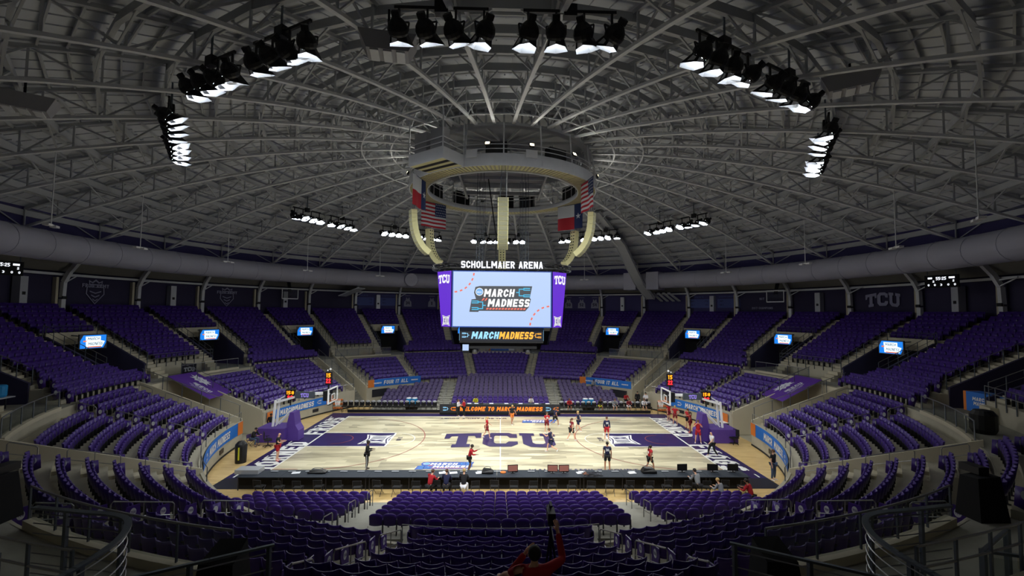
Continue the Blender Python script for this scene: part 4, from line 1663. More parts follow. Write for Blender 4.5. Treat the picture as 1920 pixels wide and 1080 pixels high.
# ================================================================== court
HX, HY = 14.325, 7.62
CT = thing('basketball_court', 'pale painted basketball court with purple ends and lettering', 'court', (0, 0, 0))
fl = frame((0, 0, 0), (1, 0, 0), (0, 1, 0))
def quad(mb, x0, x1, y0, y1, z):
    mb.add([(x0, y0, z), (x1, y0, z), (x1, y1, z), (x0, y1, z)], [(0, 1, 2, 3)])
def arc(mb, cx, cy, r, w, a0, a1, z, n=48):
    v = []
    for k in range(n + 1):
        a = R_(a0 + (a1 - a0) * k / n)
        for q in (r - w / 2, r + w / 2):
            v.append((cx + q * math.cos(a), cy + q * math.sin(a), z))
    mb.add(v, [(2 * k, 2 * k + 1, 2 * k + 3, 2 * k + 2) for k in range(n)])
m1 = MB().m('apron_black')
quad(m1, -HX - 2.0, HX + 2.0, -HY - 2.1, HY + 1.35, 0.004)
m1.build('apron', CT)
m1 = MB().m('purple_floor')
for s_ in (-1, 1):
    quad(m1, min(s_ * HX, s_ * (HX + 2.0)), max(s_ * HX, s_ * (HX + 2.0)), -HY - 0.5, HY + 1.35, 0.008)
quad(m1, -HX, HX, HY, HY + 1.35, 0.008)
m1.build('purple_border', CT)
m1 = MB().m('court_wood')
quad(m1, -HX, HX, -HY, HY, 0.012)
m1.build('playing_surface', CT)
W = 0.06
for s_ in (-1, 1):
    m1 = MB().m('purple_key')
    quad(m1, min(s_ * HX, s_ * 8.535), max(s_ * HX, s_ * 8.535), -1.83, 1.83, 0.016)
    m1.build('key', CT)
m1 = MB().m('line_white')
for y in (-HY, HY):
    quad(m1, -HX, HX, y - W / 2, y + W / 2, 0.022)
for s_ in (-1, 1):
    quad(m1, s_ * HX - W, s_ * HX + W, -HY, HY, 0.022)
    for y in (-1.83, 1.83):
        quad(m1, min(s_ * HX, s_ * 8.535), max(s_ * HX, s_ * 8.535), y - W / 2 - .02, y + W / 2 + .02, 0.022)
    quad(m1, s_ * 8.535 - W, s_ * 8.535 + W, -1.83, 1.83, 0.022)
    arc(m1, s_ * 8.535, 0, 1.83, W, 90 if s_ > 0 else -90, 270 if s_ > 0 else 90, 0.022)
quad(m1, -W / 2, W / 2, -HY, HY, 0.022)
for k in range(14):
    for s_ in (-1, 1):
        quad(m1, s_ * (HX + 1.55) - 0.05, s_ * (HX + 1.55) + 0.05, -8 + k * 1.15, -8 + k * 1.15 + 0.55, 0.022)
m1.build('white_lines', CT)
m1 = MB().m('line_red')
for s_ in (-1, 1):
    cx = s_ * (HX - 1.6)
    a_ = math.degrees(math.asin(6.6 / 6.75))
    if s_ < 0:
        arc(m1, cx, 0, 6.75, W, -a_, a_, 0.024)
        arc(m1, cx, 0, 1.22, 0.05, -90, 90, 0.024)
    else:
        arc(m1, cx, 0, 6.75, W, 180 - a_, 180 + a_, 0.024)
        arc(m1, cx, 0, 1.22, 0.05, 90, 270, 0.024)
    quad(m1, min(s_ * HX, cx), max(s_ * HX, cx), 6.57, 6.63, 0.024)
    quad(m1, min(s_ * HX, cx), max(s_ * HX, cx), -6.63, -6.57, 0.024)
m1.build('red_arcs', CT)
m1 = MB().m('purple_floor')
tcu(m1, fl, 0.0, 0.0, 8.8, 3.75, arch=0.08, off=0.028)
m1.build('centre_letters', CT)
m1 = MB()
for s_ in (-1, 1):
    fr = frame((s_ * 9.55, 0, 0), (0, -s_, 0), (s_, 0, 0))
    xii(m1, fr, 0, 0, 3.1 if False else 2.6, 'paint_white', 'purple_key', off=0.026)
m1.build('key_badges', CT)
for s_ in (-1, 1):
    m1 = MB().m('paint_white')
    fr = frame((s_ * (HX + 0.78), 0, 0), (0, -s_, 0) if s_ > 0 else (0, 1, 0), (s_, 0, 0))
    wide = 6.0
    text(m1, 'HORNED', fr, -4.0, 0.0, 1.45, 6.3, bold=0.045, off=0.026)
    m1.build('end_lettering', CT)
    m1 = MB().m('paint_white')
    text(m1, 'FROGS', fr, 4.1, 0.0, 1.45, 5.6, bold=0.045, off=0.026)
    m1.build('end_lettering', CT)
m1 = MB().m('purple_floor')
text(m1, 'WALSH FAMILY COURT', fl, 5.3, -6.75, 0.36, 7.0, bold=0.02, off=0.026)
frb = frame((-2.5, 6.85, 0), (-1, 0, 0), (0, -1, 0))
text(m1, 'WALSH FAMILY COURT', frb, 0, 0, 0.36, 6.2, bold=0.02, off=0.026)
for s_ in (-1, 1):
    frb = frame((s_ * 7.9, 0.1, 0), (0, -s_, 0), (s_, 0, 0))
    text(m1, 'BIG 12', frb, 0, 0, 0.35, 0.9, off=0.026)
m1.build('small_lettering', CT)
m1 = MB()
def fr_logo(u, v, o=0.0): return Vector((u, v * 0.85 - 0.05, 0.024 + o * 0.5))
mm_logo(m1, fr_logo, -3.6, -6.95, 3.6, mats=('paint_blue', 'paint_blue', 'paint_white', 'barrel_blue', 'orange', 'barrel_blue'), d=0.004)
m1.build('tournament_logo', CT)
m1 = MB()
def fr_logo2(u, v, o=0.0): return Vector((-u, -v * 0.85, 0.024 + o * 0.5))
mm_logo(m1, fr_logo2, -3.6, -6.95, 3.2, mats=('paint_blue', 'paint_blue', 'paint_white', 'barrel_blue', 'orange', 'barrel_blue'), d=0.004)
m1.build('tournament_logo', CT)

# ================================================================== baskets
def goal(s_, side):
    t = thing('basketball_goal', 'portable basketball goal with glass backboard and purple padded base, %s end' % side, 'basketball goal', (s_ * 15.9, 0, 0))
    X = lambda x: s_ * x
    def bx(mb, x0, x1, y0, y1, z0, z1):
        return mb.box(min(X(x0), X(x1)), max(X(x0), X(x1)), y0, y1, z0, z1)
    m1 = MB().m('pad_purple')
    bx(m1, 16.3, 18.4, -0.95, 0.95, 0.02, 1.05)
    m1.build('base_pad', t)
    m1 = MB().m('pad_purple')
    prof = [(15.45, 0.03), (16.35, 0.03), (16.35, 1.3), (16.15, 2.15), (15.85, 2.15), (15.7, 1.2), (15.45, 0.8)]
    v = [(X(x), y, z) for y in (-0.5, 0.5) for x, z in prof]
    n = len(prof)
    m1.add(v, [tuple(range(n)), tuple(range(2 * n - 1, n - 1, -1))] + [(k, (k + 1) % n, n + (k + 1) % n, n + k) for k in range(n)])
    m1.build('front_pad', t)
    m1 = MB().m('white')
    for y in (-0.3, 0.3):
        m1.beam((X(17.5), y, 0.9), (X(17.35), y, 3.05), 0.12, 0.14)
        m1.beam((X(17.3), y, 1.1), (X(15.9), y, 2.55), 0.08, 0.08)
    m1.build('rear_mast', t)
    m1 = MB().m('white')
    for y in (-0.2, 0.2):
        m1.beam((X(17.4), y, 2.85), (X(15.0), y, 3.55), 0.12, 0.16)
    m1.beam((X(15.1), 0, 3.5), (X(13.35), 0, 3.55), 0.16, 0.2)
    m1.beam((X(17.35), 0, 3.0), (X(16.3), 0, 3.6), 0.07, 0.07)
    m1.build('boom_arm', t)
    m1 = MB().m('black')
    bx(m1, 13.35, 13.75, -0.3, 0.3, 3.0, 3.75)
    m1.build('backboard_bracket', t)
    m1 = MB().m('glass_rail')
    bx(m1, 13.1, 13.13, -0.9, 0.9, 2.9, 3.95)
    bb = m1.build('backboard', t)
    m1 = MB().m('white')
    for y in (-0.9, 0.9):
        bx(m1, 13.06, 13.16, y - 0.04, y + 0.04, 2.86, 3.99)
    for z in (2.9, 3.95):
        bx(m1, 13.06, 13.16, -0.9, 0.9, z - 0.04, z + 0.04)
    m1.build('board_frame', bb)
    m1 = MB().m('white')
    for y in (-0.3, 0.3):
        bx(m1, 13.07, 13.09, y - 0.03, y + 0.03, 3.05, 3.5)
    for z in (3.07, 3.5):
        bx(m1, 13.07, 13.09, -0.3, 0.3, z - 0.03, z + 0.03)
    m1.build('target_square', bb)
    m1 = MB().m('black')
    bx(m1, 13.0, 13.2, -0.9, 0.9, 2.8, 2.87)
    m1.build('lower_pad', bb)
    m1 = MB().m('orange')
    cx = X(13.1 - 0.38)
    m1.tube([(cx + 0.225 * math.cos(k * math.pi / 10), 0.225 * math.sin(k * math.pi / 10), 3.05) for k in range(20)], 0.012, 6, closed=True)
    m1.beam((X(13.1), -0.1, 3.03), (X(12.94), -0.1, 3.05), 0.02, 0.04)
    m1.beam((X(13.1), 0.1, 3.03), (X(12.94), 0.1, 3.05), 0.02, 0.04)
    m1.beam((X(13.1), 0, 3.0), (X(12.94), 0, 3.04), 0.12, 0.02)
    rm = m1.build('rim', t)
    m1 = MB().m('white')
    for k in range(12):
        for dq in (-1, 1):
            pts = []
            for q in range(6):
                f_ = q / 5
                a = (k + dq * 0.5 * q) * math.pi / 6
                r_ = 0.225 - 0.10 * f_ + 0.02 * f_ * f_
                pts.append((cx + r_ * math.cos(a), r_ * math.sin(a), 3.04 - 0.45 * f_))
            m1.tube(pts, 0.006, 3)
    m1.build('net', rm)
    # clocks above the board and on the arm
    m1 = MB().m('black')
    m1.beam((X(13.45), 0, 3.7), (X(13.45), 0, 5.2), 0.1, 0.1, up=(0, 1, 0))
    m1.build('clock_post', t)
    def clock(cx_, cz, w, h, txts):
        m_ = MB().m('black')
        m_.box(cx_ - w / 2, cx_ + w / 2, -0.1, 0.1, cz - h / 2, cz + h / 2)
        ck = m_.build('shot_clock', t)
        for y, u in ((-0.11, 1), (0.11, -1)):
            fr_ = frame((cx_, y, cz), (u, 0, 0), (0, 0, 1))
            m_ = MB()
            for body, mm_, dz, hh, ww in txts:
                m_.m(mm_)
                text(m_, body, fr_, 0, dz, hh, ww, bold=0.05)
            m_.build('digits', ck)
    clock(X(13.45), 4.72, 0.48, 0.98, (('15', 'led_amber', 0.22, 0.32, 0.34), ('22', 'led_red', -0.2, 0.36, 0.36)))
    clock(X(16.35), 3.42, 0.72, 0.8, (('15:9', 'led_amber', 0.17, 0.27, 0.56), ('22', 'led_red', -0.18, 0.27, 0.45)))
    m1 = MB().m('black')
    m1.beam((X(16.35), 0, 2.6), (X(16.35), 0, 3.05), 0.08, 0.08, up=(0, 1, 0))
    m1.build('clock_stem', t)
    m1 = MB().m('rail_dark')
    m1.box(X(15.1) - 0.75, X(15.1) + 0.75, -0.42, -0.3, 3.12 + 0.1, 3.72)
    sg = m1.build('arm_sign', t)
    m1 = MB().m('led_violet')
    tcu(m1, frame((X(15.1), -0.43, 3.47), (1, 0, 0), (0, 0, 1)), 0, 0, 0.62, 0.3, arch=0.1)
    m1.build('sign_letters', sg)
    m1 = MB().m('white')
    m1.ball((X(13.35), 0, 5.4), 0.09)
    m1.ball((X(13.55), 0, 5.3), 0.07)
    m1.m('black').tube([(X(13.45), 0, 5.2), (X(13.45), 0, 5.4)], 0.03, 5)
    m1.build('net_camera', t)
goal(-1, 'left')
goal(1, 'right')

# ================================================================== scorer tables along the near side
def table(x0, x1, y0, y1, ztop, label, papers=True):
    t = thing('press_table', label, 'table', ((x0 + x1) / 2, (y0 + y1) / 2, 0))
    m1 = MB().m('black_table')
    m1.box(x0, x1, y0, y1, ztop - 0.04, ztop)
    m1.build('tabletop', t)
    m1 = MB().m('black_matte')
    m1.box(x0, x1, y1 - 0.06, y1 - 0.02, 0.02, ztop - 0.04)
    m1.box(x0, x1, y0 + 0.3, y0 + 0.33, 0.02, ztop - 0.04)
    m1.build('skirt', t)
    for x in (x0 + 0.1, x1 - 0.1):
        m1 = MB().m('seat_metal')
        m1.beam((x, y0 + 0.1, 0.01), (x, y0 + 0.1, ztop - 0.04), 0.04, 0.04, up=(0, 1, 0))
        m1.build('leg', t)
xs_ = [-14.6 + k * 2.4 for k in range(13)]
for k in range(12):
    s_lab = '%s table from the left in the black press row along the near sideline' % ORD[k]
    table(xs_[k], xs_[k] + 2.39, -10.0, -8.85, 0.76, s_lab)
# row number cards on the table edge
k = 0
for x in np.arange(-13.9, 13.6, 0.98):
    m1 = MB().m('paper')
    x = float(x)
    m1.obox((x, -9.1, 0.775), Vector((1, 0, 0)), Vector((0, 0.97, -0.24)), Vector((0, 0.24, 0.97)), 0.2, 0.09, 0.004)
    tag(m1.build('seat_card'), 'small white place card on the press row, %s from the left' % ORD[k], 'card', 'place cards on the press row')
    k += 1
random.seed(5)
for k, (x, w_) in enumerate(((-3.3, 'between the red and black shirts'), (-2.7, 'in front of the dark jacket'), (-1.2, 'right of the fair-haired person'), (7.6, 'on the right stretch'), (-11.6, 'on the left stretch'), (4.6, 'left of the tangled cables'))):
    m1 = MB().m('paper')
    m1.obox((x, -9.35, 0.775), Vector((1, 0.2, 0)).normalized(), Vector((-0.2, 1, 0)).normalized(), Vector((0, 0, 1)), 0.22, 0.15, 0.006)
    tag(m1.build('paper_sheets'), 'white papers lying on the press table ' + w_, 'papers', 'papers on the press row')
def monitor(x, y, rz, label, scr='laptop_screen'):
    t = thing('monitor', label, 'monitor', (x, y, 0.76), R_(rz))
    m1 = MB().m('black'); m1.box(-0.3, 0.3, -0.02, 0.02, 0.08, 0.46); local(m1, 'bezel', t)
    m1 = MB().m(scr); m1.add([(-0.27, -0.024, 0.11), (0.27, -0.024, 0.11), (0.27, -0.024, 0.43), (-0.27, -0.024, 0.43)], [(0, 1, 2, 3)]); local(m1, 'screen', t)
    m1 = MB().m('black'); m1.box(-0.12, 0.12, -0.1, 0.1, 0.0, 0.02); m1.box(-0.03, 0.03, -0.01, 0.03, 0.02, 0.1); local(m1, 'stand', t)
monitor(0.7, -9.35, 8, 'black monitor with pinkish screen on the press row, just right of the halfway line')
monitor(3.0, -9.35, -2, 'left of two joined monitors with pinkish screens on the press row')
monitor(3.65, -9.35, 4, 'right of two joined monitors with pinkish screens on the press row')
monitor(10.6, -9.2, 5, 'dark monitor in front of the person in grey on the press row', 'black')
monitor(12.4, -9.2, -8, 'dark monitor at the right end of the press row', 'black')
monitor(13.6, -9.2, -8, 'last dark monitor at the far right end of the press row', 'black')
# bags and cable heaps
def bag(name, label, cat, c, s, m='black'):
    t = thing(name, label, cat, c)
    m1 = MB().m(m)
    a, b, c = s
    m1.add([(-a, -b, 0), (a, -b, 0), (a, b, 0), (-a, b, 0), (-a * 1.02, -b * 1.05, c * .6), (a * 1.02, -b, c * .7), (a, b, c * .7), (-a, b * 1.05, c * .6), (-a * .75, -b * .7, c * 1.5), (a * .6, -b * .6, c * 1.3), (a * .6, b * .6, c * 1.35), (-a * .7, b * .7, c * 1.55)],
           [(3, 2, 1, 0), (8, 9, 10, 11)] + [(k + j, (k + 1) % 4 + j, (k + 1) % 4 + j + 4, k + j + 4) for j in (0, 4) for k in range(4)])
    m1.obox((a * .3, -b * 1.05, c * .4), Vector((1, 0, 0)), Vector((0, 1, 0)), Vector((0, 0, 1)), a * .4, .03, c * .3)
    local(m1, 'body', t)
    m1 = MB().m('rail_dark')
    m1.tube([(s[0] * 0.6 * math.cos(a), 0, s[2] * 1.6 + s[2] * 0.7 * math.sin(a)) for a in np.linspace(0, math.pi, 7)], 0.015, 5)
    local(m1, 'handle', t)
    return t
bag('camera_bag', 'black camera bag on the press table right of the fair-haired person', 'bag', (-0.75, -9.35, 0.76), (0.32, 0.2, 0.16))
bag('camera_bag', 'black camera bag on the press table left of the person in grey', 'bag', (8.6, -9.3, 0.76), (0.4, 0.22, 0.2))
bag('camera_bag', 'black equipment bag at the left end of the press row', 'bag', (-10.4, -9.3, 0.76), (0.5, 0.2, 0.12))
for x, y, w_ in ((0.15, -9.3, 'left of the single pink monitor'), (4.9, -9.5, 'beside the cables on the press row')):
    m1 = MB().m('orange'); m1.lathe((x, y, 0.76), (0, 0, 1), [(0.16, 0), (0.17, 0.04), (0.05, 0.07)], 12)
    tag(m1.build('orange_dish'), 'small flat orange marker disc ' + w_, 'disc')
m1 = MB().m('seat_metal')
for q in range(8):
    m1.tube([(4.6 + random.random() * 1.2, -9.4 - 1.3 * random.random() * 0.5, 0.79 + 0.1 * random.random()) for _ in range(5)], 0.012, 4)
tag(m1.build('cable_tangle'), 'tangle of thin metal stands and cables on the press table', 'cables')
o = MB().m('silver'); o.box(-14.9, -13.6, -9.6, -8.9, 0.77, 1.0); tag(o.build('flight_case'), 'pale grey case on the left end of the press row', 'case')

# chairs behind the press row
def folding_chair(label, loc, rz, m='black_matte', group=None):
    t = thing('folding_chair', label, 'chair', loc, rz, group)
    m1 = MB().m(m); m1.box(-0.22, 0.22, -0.2, 0.22, 0.43, 0.47); local(m1, 'seat', t)
    m1 = MB().m(m); m1.obox((0, -0.23, 0.73), Vector((1, 0, 0)), Vector((0, 1, .15)).normalized(), Vector((0, -.15, 1)).normalized(), 0.23, 0.015, 0.13); local(m1, 'backrest', t)
    for x in (-0.22, 0.22):
        m1 = MB().m('seat_metal'); m1.tube([(x, 0.24, 0), (x, -0.2, 0.45), (x, -0.26, 0.86)], 0.014, 5); m1.tube([(x, -0.3, 0), (x, 0.18, 0.44)], 0.014, 5); local(m1, 'leg', t)
    return t
ch0 = folding_chair('c', (0, 0, 0), 0)
used = False
for k in range(26):
    x = -13.04 + k * 1.06
    c_ = ch0 if not used else copy_tree(ch0)
    used = True
    c_.location = (x, -10.45 - 0.06 * (k % 3), 0)
    c_.rotation_euler[2] = R_((k * 37) % 17 - 8)
    c_['label'] = 'black folding chair behind the press row, %s from the left' % ORD[k]
    c_['group'] = 'folding chairs behind the press row'

# team bench chairs on the far side
def bench_chair():
    t = thing('team_chair', 't', 'chair')
    m1 = MB().m('black'); m1.box(-0.23, 0.23, -0.22, 0.22, 0.42, 0.49); local(m1, 'seat', t)
    m1 = MB().m('silver')
    m1.ball((0, 0.24, 0.88), 0.23, 10, 6, (1, 0.18, 0.55)); local(m1, 'head_cover', t, smooth=True)
    m1 = MB().m('black'); m1.box(-0.22, 0.22, 0.21, 0.25, 0.5, 0.85); local(m1, 'backrest', t)
    for x in (-0.22, 0.22):
        m1 = MB().m('seat_metal'); m1.tube([(x, -0.24, 0), (x, 0.2, 0.45)], 0.013, 5); m1.tube([(x, 0.26, 0), (x, -0.16, 0.43)], 0.013, 5); local(m1, 'leg', t)
    return t
bc = bench_chair()
used = False
for side, x0, n in (('left', -15.6, 17), ('right', 6.2, 17)):
    for k in range(n):
        c_ = bc if not used else copy_tree(bc)
        used = True
        c_.location = (x0 + k * 0.56, 10.0, 0)
        c_['label'] = 'black padded team chair, %s from the left in the %s far bench row' % (ORD[k], side)
        c_['group'] = 'team chairs on the far sideline'
# LED boards
t = thing('led_board', 'long low black display board with orange welcome lettering on the far sideline', 'display board', (0, 8.75, 0))
m1 = MB().m('black'); m1.box(-5.9, 5.85, 8.4, 8.65, 0.02, 0.98); m1.build('casing', t)
fr = frame((0, 8.39, 0.55), (1, 0, 0), (0, 0, 1))
m1 = MB().m('screen_dark'); m1.poly([(-5.85, -0.32), (5.8, -0.32), (5.8, 0.4), (-5.85, 0.4)], fr); sc_ = m1.build('screen', t)
m1 = MB().m('led_orange')
text(m1, 'WELCOME TO MARCH', fr, -1.3, 0.03, 0.4, 5.3, bold=0.05, shear=0.2, off=0.01)
text(m1, 'MADNESS', fr, 2.85, 0.03, 0.4, 2.5, bold=0.05, shear=0.2, off=0.01)
bracket(m1, fr, -4.6, 0.03, 0.5, True, 0.01); bracket(m1, fr, 5.4, 0.03, 0.5, True, 0.01)
m1.m('led_cyan'); bracket(m1, fr, -5.3, 0.03, 0.5, False, 0.01); bracket(m1, fr, 4.7, 0.03, 0.5, False, 0.01)
m1.build('lettering', sc_)
for side, x0, x1 in (('left', -15.0, -5.95), ('right', 5.9, 15.0)):
    m1 = MB().m('black'); m1.box(x0, x1, 9.15, 9.22, 0.02, 0.3)
    tag(m1.build('floor_curb'), 'low black board on the floor in front of the %s team bench' % side, 'board')
# drink tubs
for x, w_ in ((-9.35, 'left'), (-8.75, 'right')):
    m1 = MB().m('barrel_blue'); m1.lathe((x, 10.75, 0.55), (0, 0, 1), [(0.22, 0), (0.27, 0.1), (0.28, 0.5), (0.25, 0.56)], 14)
    t = thing('drink_cooler', 'round blue drink cooler, %s of the pair behind the left team bench' % w_, 'cooler', (x, 10.75, 0.0)); m1.build('barrel', t)
    m1 = MB().m('white'); m1.lathe((x, 10.75, 1.11), (0, 0, 1), [(0.26, 0), (0.24, 0.06), (0.05, 0.08)], 14); m1.build('lid', t)
    m1 = MB().m('black'); m1.box(x - 0.28, x + 0.28, 10.5, 11.0, 0.0, 0.54); m1.build('stand', t)
for x, w_ in ((8.75, 'left'), (9.35, 'right')):
    m1 = MB().m('barrel_blue'); m1.lathe((x, 10.75, 0.55), (0, 0, 1), [(0.22, 0), (0.27, 0.1), (0.28, 0.5), (0.25, 0.56)], 14)
    t = thing('drink_cooler', 'round blue drink cooler, %s of the pair behind the right team bench' % w_, 'cooler', (x, 10.75, 0.0)); m1.build('barrel', t)
    m1 = MB().m('white'); m1.lathe((x, 10.75, 1.11), (0, 0, 1), [(0.26, 0), (0.24, 0.06), (0.05, 0.08)], 14); m1.build('lid', t)
    m1 = MB().m('black'); m1.box(x - 0.28, x + 0.28, 10.5, 11.0, 0.0, 0.54); m1.build('stand', t)
# things lying along the top of the board: papers and gear
k = 0
for x in (-4.4, -3.1, -2.4, -1.9, -0.9, 0.6, 1.4, 2.0, 3.6, 4.3, 4.7):
    m1 = MB().m('paper' if k % 3 else 'black'); m1.box(x - 0.2, x + 0.2, 9.3, 9.6, 0.86, 0.9)
    tag(m1.build('table_papers'), 'papers on the officials table behind the display board, %s from the left' % ORD[k], 'papers', 'papers behind the display board'); k += 1
t = thing('officials_table', 'black table behind the long display board', 'table', (0, 9.5, 0))
m1 = MB().m('black_table'); m1.box(-4.8, 4.8, 9.15, 9.85, 0.8, 0.85); m1.build('tabletop', t)
for x in (-4.6, 0, 4.6):
    m1 = MB().m('seat_metal'); m1.box(x - 0.03, x + 0.03, 9.4, 9.6, 0, 0.8); m1.build('leg', t)
# ball, racks, trash bin, office chairs
t = thing('basketball', 'orange basketball in the air above the press row chairs at the right', 'ball', (6.9, -11.6, 0.0))
t.location = (7.1, -10.45, 0.6)
m1 = MB().m('ball'); m1.ball((0, 0, 0), 0.12, 16, 10); local(m1, 'cover', t, smooth=True)
m1 = MB().m('black')
for ax in (Vector((1, 0, 0)), Vector((0, 1, 0)), Vector((0, 0, 1))):
    a = ax.orthogonal().normalized(); b = ax.cross(a)
    m1.tube([(a * math.cos(q * math.pi / 10) + b * math.sin(q * math.pi / 10)) * 0.121 for q in range(20)], 0.003, 4, closed=True)
local(m1, 'seams', t)
t['label'] = 'orange basketball resting on a folding chair behind the press row'
t = thing('waste_bin', 'tall black waste bin with a yellow stripe by the left corner wall', 'bin', (-17.0, -5.3, 0))
m1 = MB().m('black'); m1.lathe((0, 0, 0), (0, 0, 1), [(0.33, 0), (0.36, 1.1), (0.34, 1.2), (0.2, 1.36), (0.05, 1.4)], 18); local(m1, 'bin_body', t)
m1 = MB().m('cloth_yellow'); m1.obox((0.05, -0.35, 0.65), Vector((1, 0, 0)), Vector((0, 1, 0)), Vector((0, 0, 1)), 0.04, 0.02, 0.4); local(m1, 'stripe', t)
def office_chair(label, loc, rz):
    t = thing('office_chair', label, 'chair', loc, R_(rz))
    m1 = MB().m('black'); m1.box(-0.26, 0.26, -0.25, 0.25, 0.46, 0.54); local(m1, 'seat', t)
    m1 = MB().m('black'); m1.box(-0.24, 0.24, 0.24, 0.3, 0.58, 1.1); local(m1, 'backrest', t)
    m1 = MB().m('black'); m1.cyl((0, 0, 0.1), (0, 0, 0.46), 0.035); local(m1, 'column', t)
    m1 = MB().m('black')
    for k in range(5):
        a = k * 2 * math.pi / 5
        m1.beam((0, 0, 0.12), (0.32 * math.cos(a), 0.32 * math.sin(a), 0.07), 0.04, 0.04)
        m1.ball((0.32 * math.cos(a), 0.32 * math.sin(a), 0.035), 0.035, 6, 4)
    local(m1, 'star_base', t)
    for x in (-0.28, 0.28):
        m1 = MB().m('black'); m1.box(x - 0.03, x + 0.03, -0.1, 0.18, 0.7, 0.73); m1.box(x - 0.02, x + 0.02, 0.05, 0.09, 0.5, 0.7); local(m1, 'armrest', t)
office_chair('black swivel chair behind the right basket', (18.0, -1.1, 0), -60)
office_chair('black swivel chair behind the left basket', (-17.0, -1.9, 0), 120)
for (x, y), w in (((-16.0, 9.3), 'left'), ((16.1, 8.9), 'right')):
    t = thing('ball_rack', 'rack of orange basketballs in the far %s corner' % w, 'ball rack', (x, y, 0))
    m1 = MB().m('seat_metal')
    for dx in (-0.45, 0.45):
        for dy in (-0.15, 0.15):
            m1.beam((x + dx, y + dy, 0), (x + dx, y + dy, 1.2), 0.03, 0.03)
    for z in (0.3, 0.7, 1.1):
        for dy in (-0.13, 0.13):
            m1.beam((x - 0.45, y + dy, z), (x + 0.45, y + dy, z), 0.025, 0.025)
    m1.build('frame', t)
    for r_i, z in enumerate((0.42, 0.82, 1.22)):
        for q in range(4):
            m1 = MB().m('ball'); m1.ball((x - 0.36 + q * 0.24, y, z), 0.118, 10, 6)
            tag(m1.build('basketball', smooth=True), 'basketball on the %s corner rack, %s from the left, %s shelf' % (w, ORD[q], ('bottom', 'middle', 'top')[r_i]), 'ball', 'balls on the corner racks')
# low furniture behind baskets
for x, y, w in ((19.0, 2.2, 'right'), (-17.6, -0.6, 'left')):
    t = thing('utility_cart', 'small dark cart with a white top behind the %s basket' % w, 'cart', (x, y, 0))
    m1 = MB().m('black'); m1.box(x - 0.4, x + 0.4, y - 0.3, y + 0.3, 0.15, 0.85); m1.build('body', t)
    m1 = MB().m('white'); m1.box(x - 0.42, x + 0.42, y - 0.32, y + 0.32, 0.85, 0.9); m1.build('top_tray', t)
    for dx in (-0.3, 0.3):
        m1 = MB().m('black'); m1.ball((x + dx, y, 0.075), 0.075, 8, 5); m1.build('wheel', t)

# ================================================================== banners on the bowl wall
def wall_banner(a0, a1, z0, z1, label, words, r=19.21, ends=(0,), flip=False, lead=None):
    am = (a0 + a1) / 2
    t = thing('banner', label, 'banner', P(r, am, z0), rot_az(am))
    L = R_(a1 - a0) * r
    fr = cyl_frame(r, am, (z0 + z1) / 2)
    H = z1 - z0
    def strip(mb, u0, u1, h0, h1, off):
        n = max(2, int(abs(u1 - u0) / 0.4))
        v = []
        for k in range(n + 1):
            u = u0 + (u1 - u0) * k / n
            v += [fr(u, h0, off), fr(u, h1, off)]
        mb.add(v, [(2 * k, 2 * k + 1, 2 * k + 3, 2 * k + 2) for k in range(n)])
    m1 = MB().m('blue'); strip(m1, -L / 2, L / 2, -H / 2, H / 2, 0.02); m1.build('cloth', t)
    for e in ends:
        m1 = MB().m('orange')
        if e == 0: strip(m1, -L / 2, -L / 2 + 0.75, -H / 2, H / 2, 0.035)
        else: strip(m1, L / 2 - 0.75, L / 2, -H / 2, H / 2, 0.035)
        m1.build('orange_end', t)
    m1 = MB().m('paint_white')
    for body, u, h, w_, bk in words:
        if body == '<': bracket(m1, fr, u, 0, h, False, 0.05)
        elif body == '>': bracket(m1, fr, u, 0, h, True, 0.05)
        else: text(m1, body, fr, u, 0, h, w_, bold=0.04, shear=0.15, off=0.05)
    m1.build('lettering', t)
wall_banner(-47.5, -28.8, 1.75, 2.55, 'blue banner reading four it all on the rail left of the far centre seats', (('FOUR IT ALL', 0.2, 0.42, 2.9, 0), ('MADNESS', 2.4, 0.14, 0.8, 0), ('MARCH', 2.4, 0.14, 0.7, 0), ('MADNESS', -2.0, 0.16, 0.9, 0)), r=19.28)
wall_banner(28.8, 47.5, 1.75, 2.55, 'blue banner reading four it all on the rail right of the far centre seats', (('FOUR IT ALL', 0.2, 0.42, 2.9, 0), ('MADNESS', 2.4, 0.14, 0.8, 0), ('MADNESS', -2.0, 0.16, 0.9, 0)), r=19.28)
wall_banner(-84.3, -60, 0.85, 1.6, 'blue tournament banner on the wall behind the left basket', (('MARCH', -1.6, 0.45, 1.6, 0), ('MADNESS', 0.6, 0.45, 2.3, 0), ('>', 2.4, 0.5, 0, 0)), r=19.2, ends=(0, 1))
wall_banner(60, 84.3, 0.85, 1.6, 'blue tournament banner on the wall behind the right basket', (('<', -2.2, 0.5, 0, 0), ('MARCH', -0.7, 0.45, 1.6, 0), ('MADNESS', 1.6, 0.45, 2.3, 0)), r=19.2, ends=(0, 1))
wall_banner(-125.5, -94.3, 0.85, 1.75, 'blue tournament banner on the wall at the near left corner of the floor', (('<', -1.9, 0.6, 0, 0), ('MARCH', -0.3, 0.5, 1.6, 0), ('MADNESS', 2.0, 0.5, 2.3, 0)), r=19.2, ends=(1,))
wall_banner(94.3, 125.5, 0.85, 1.75, 'blue tournament banner on the wall at the near right corner of the floor', (('MADNESS', 0.2, 0.5, 2.3, 0), ('MARCH', -2.2, 0.5, 1.6, 0), ('>', 2.1, 0.6, 0, 0)), r=19.2, ends=(0, 1))
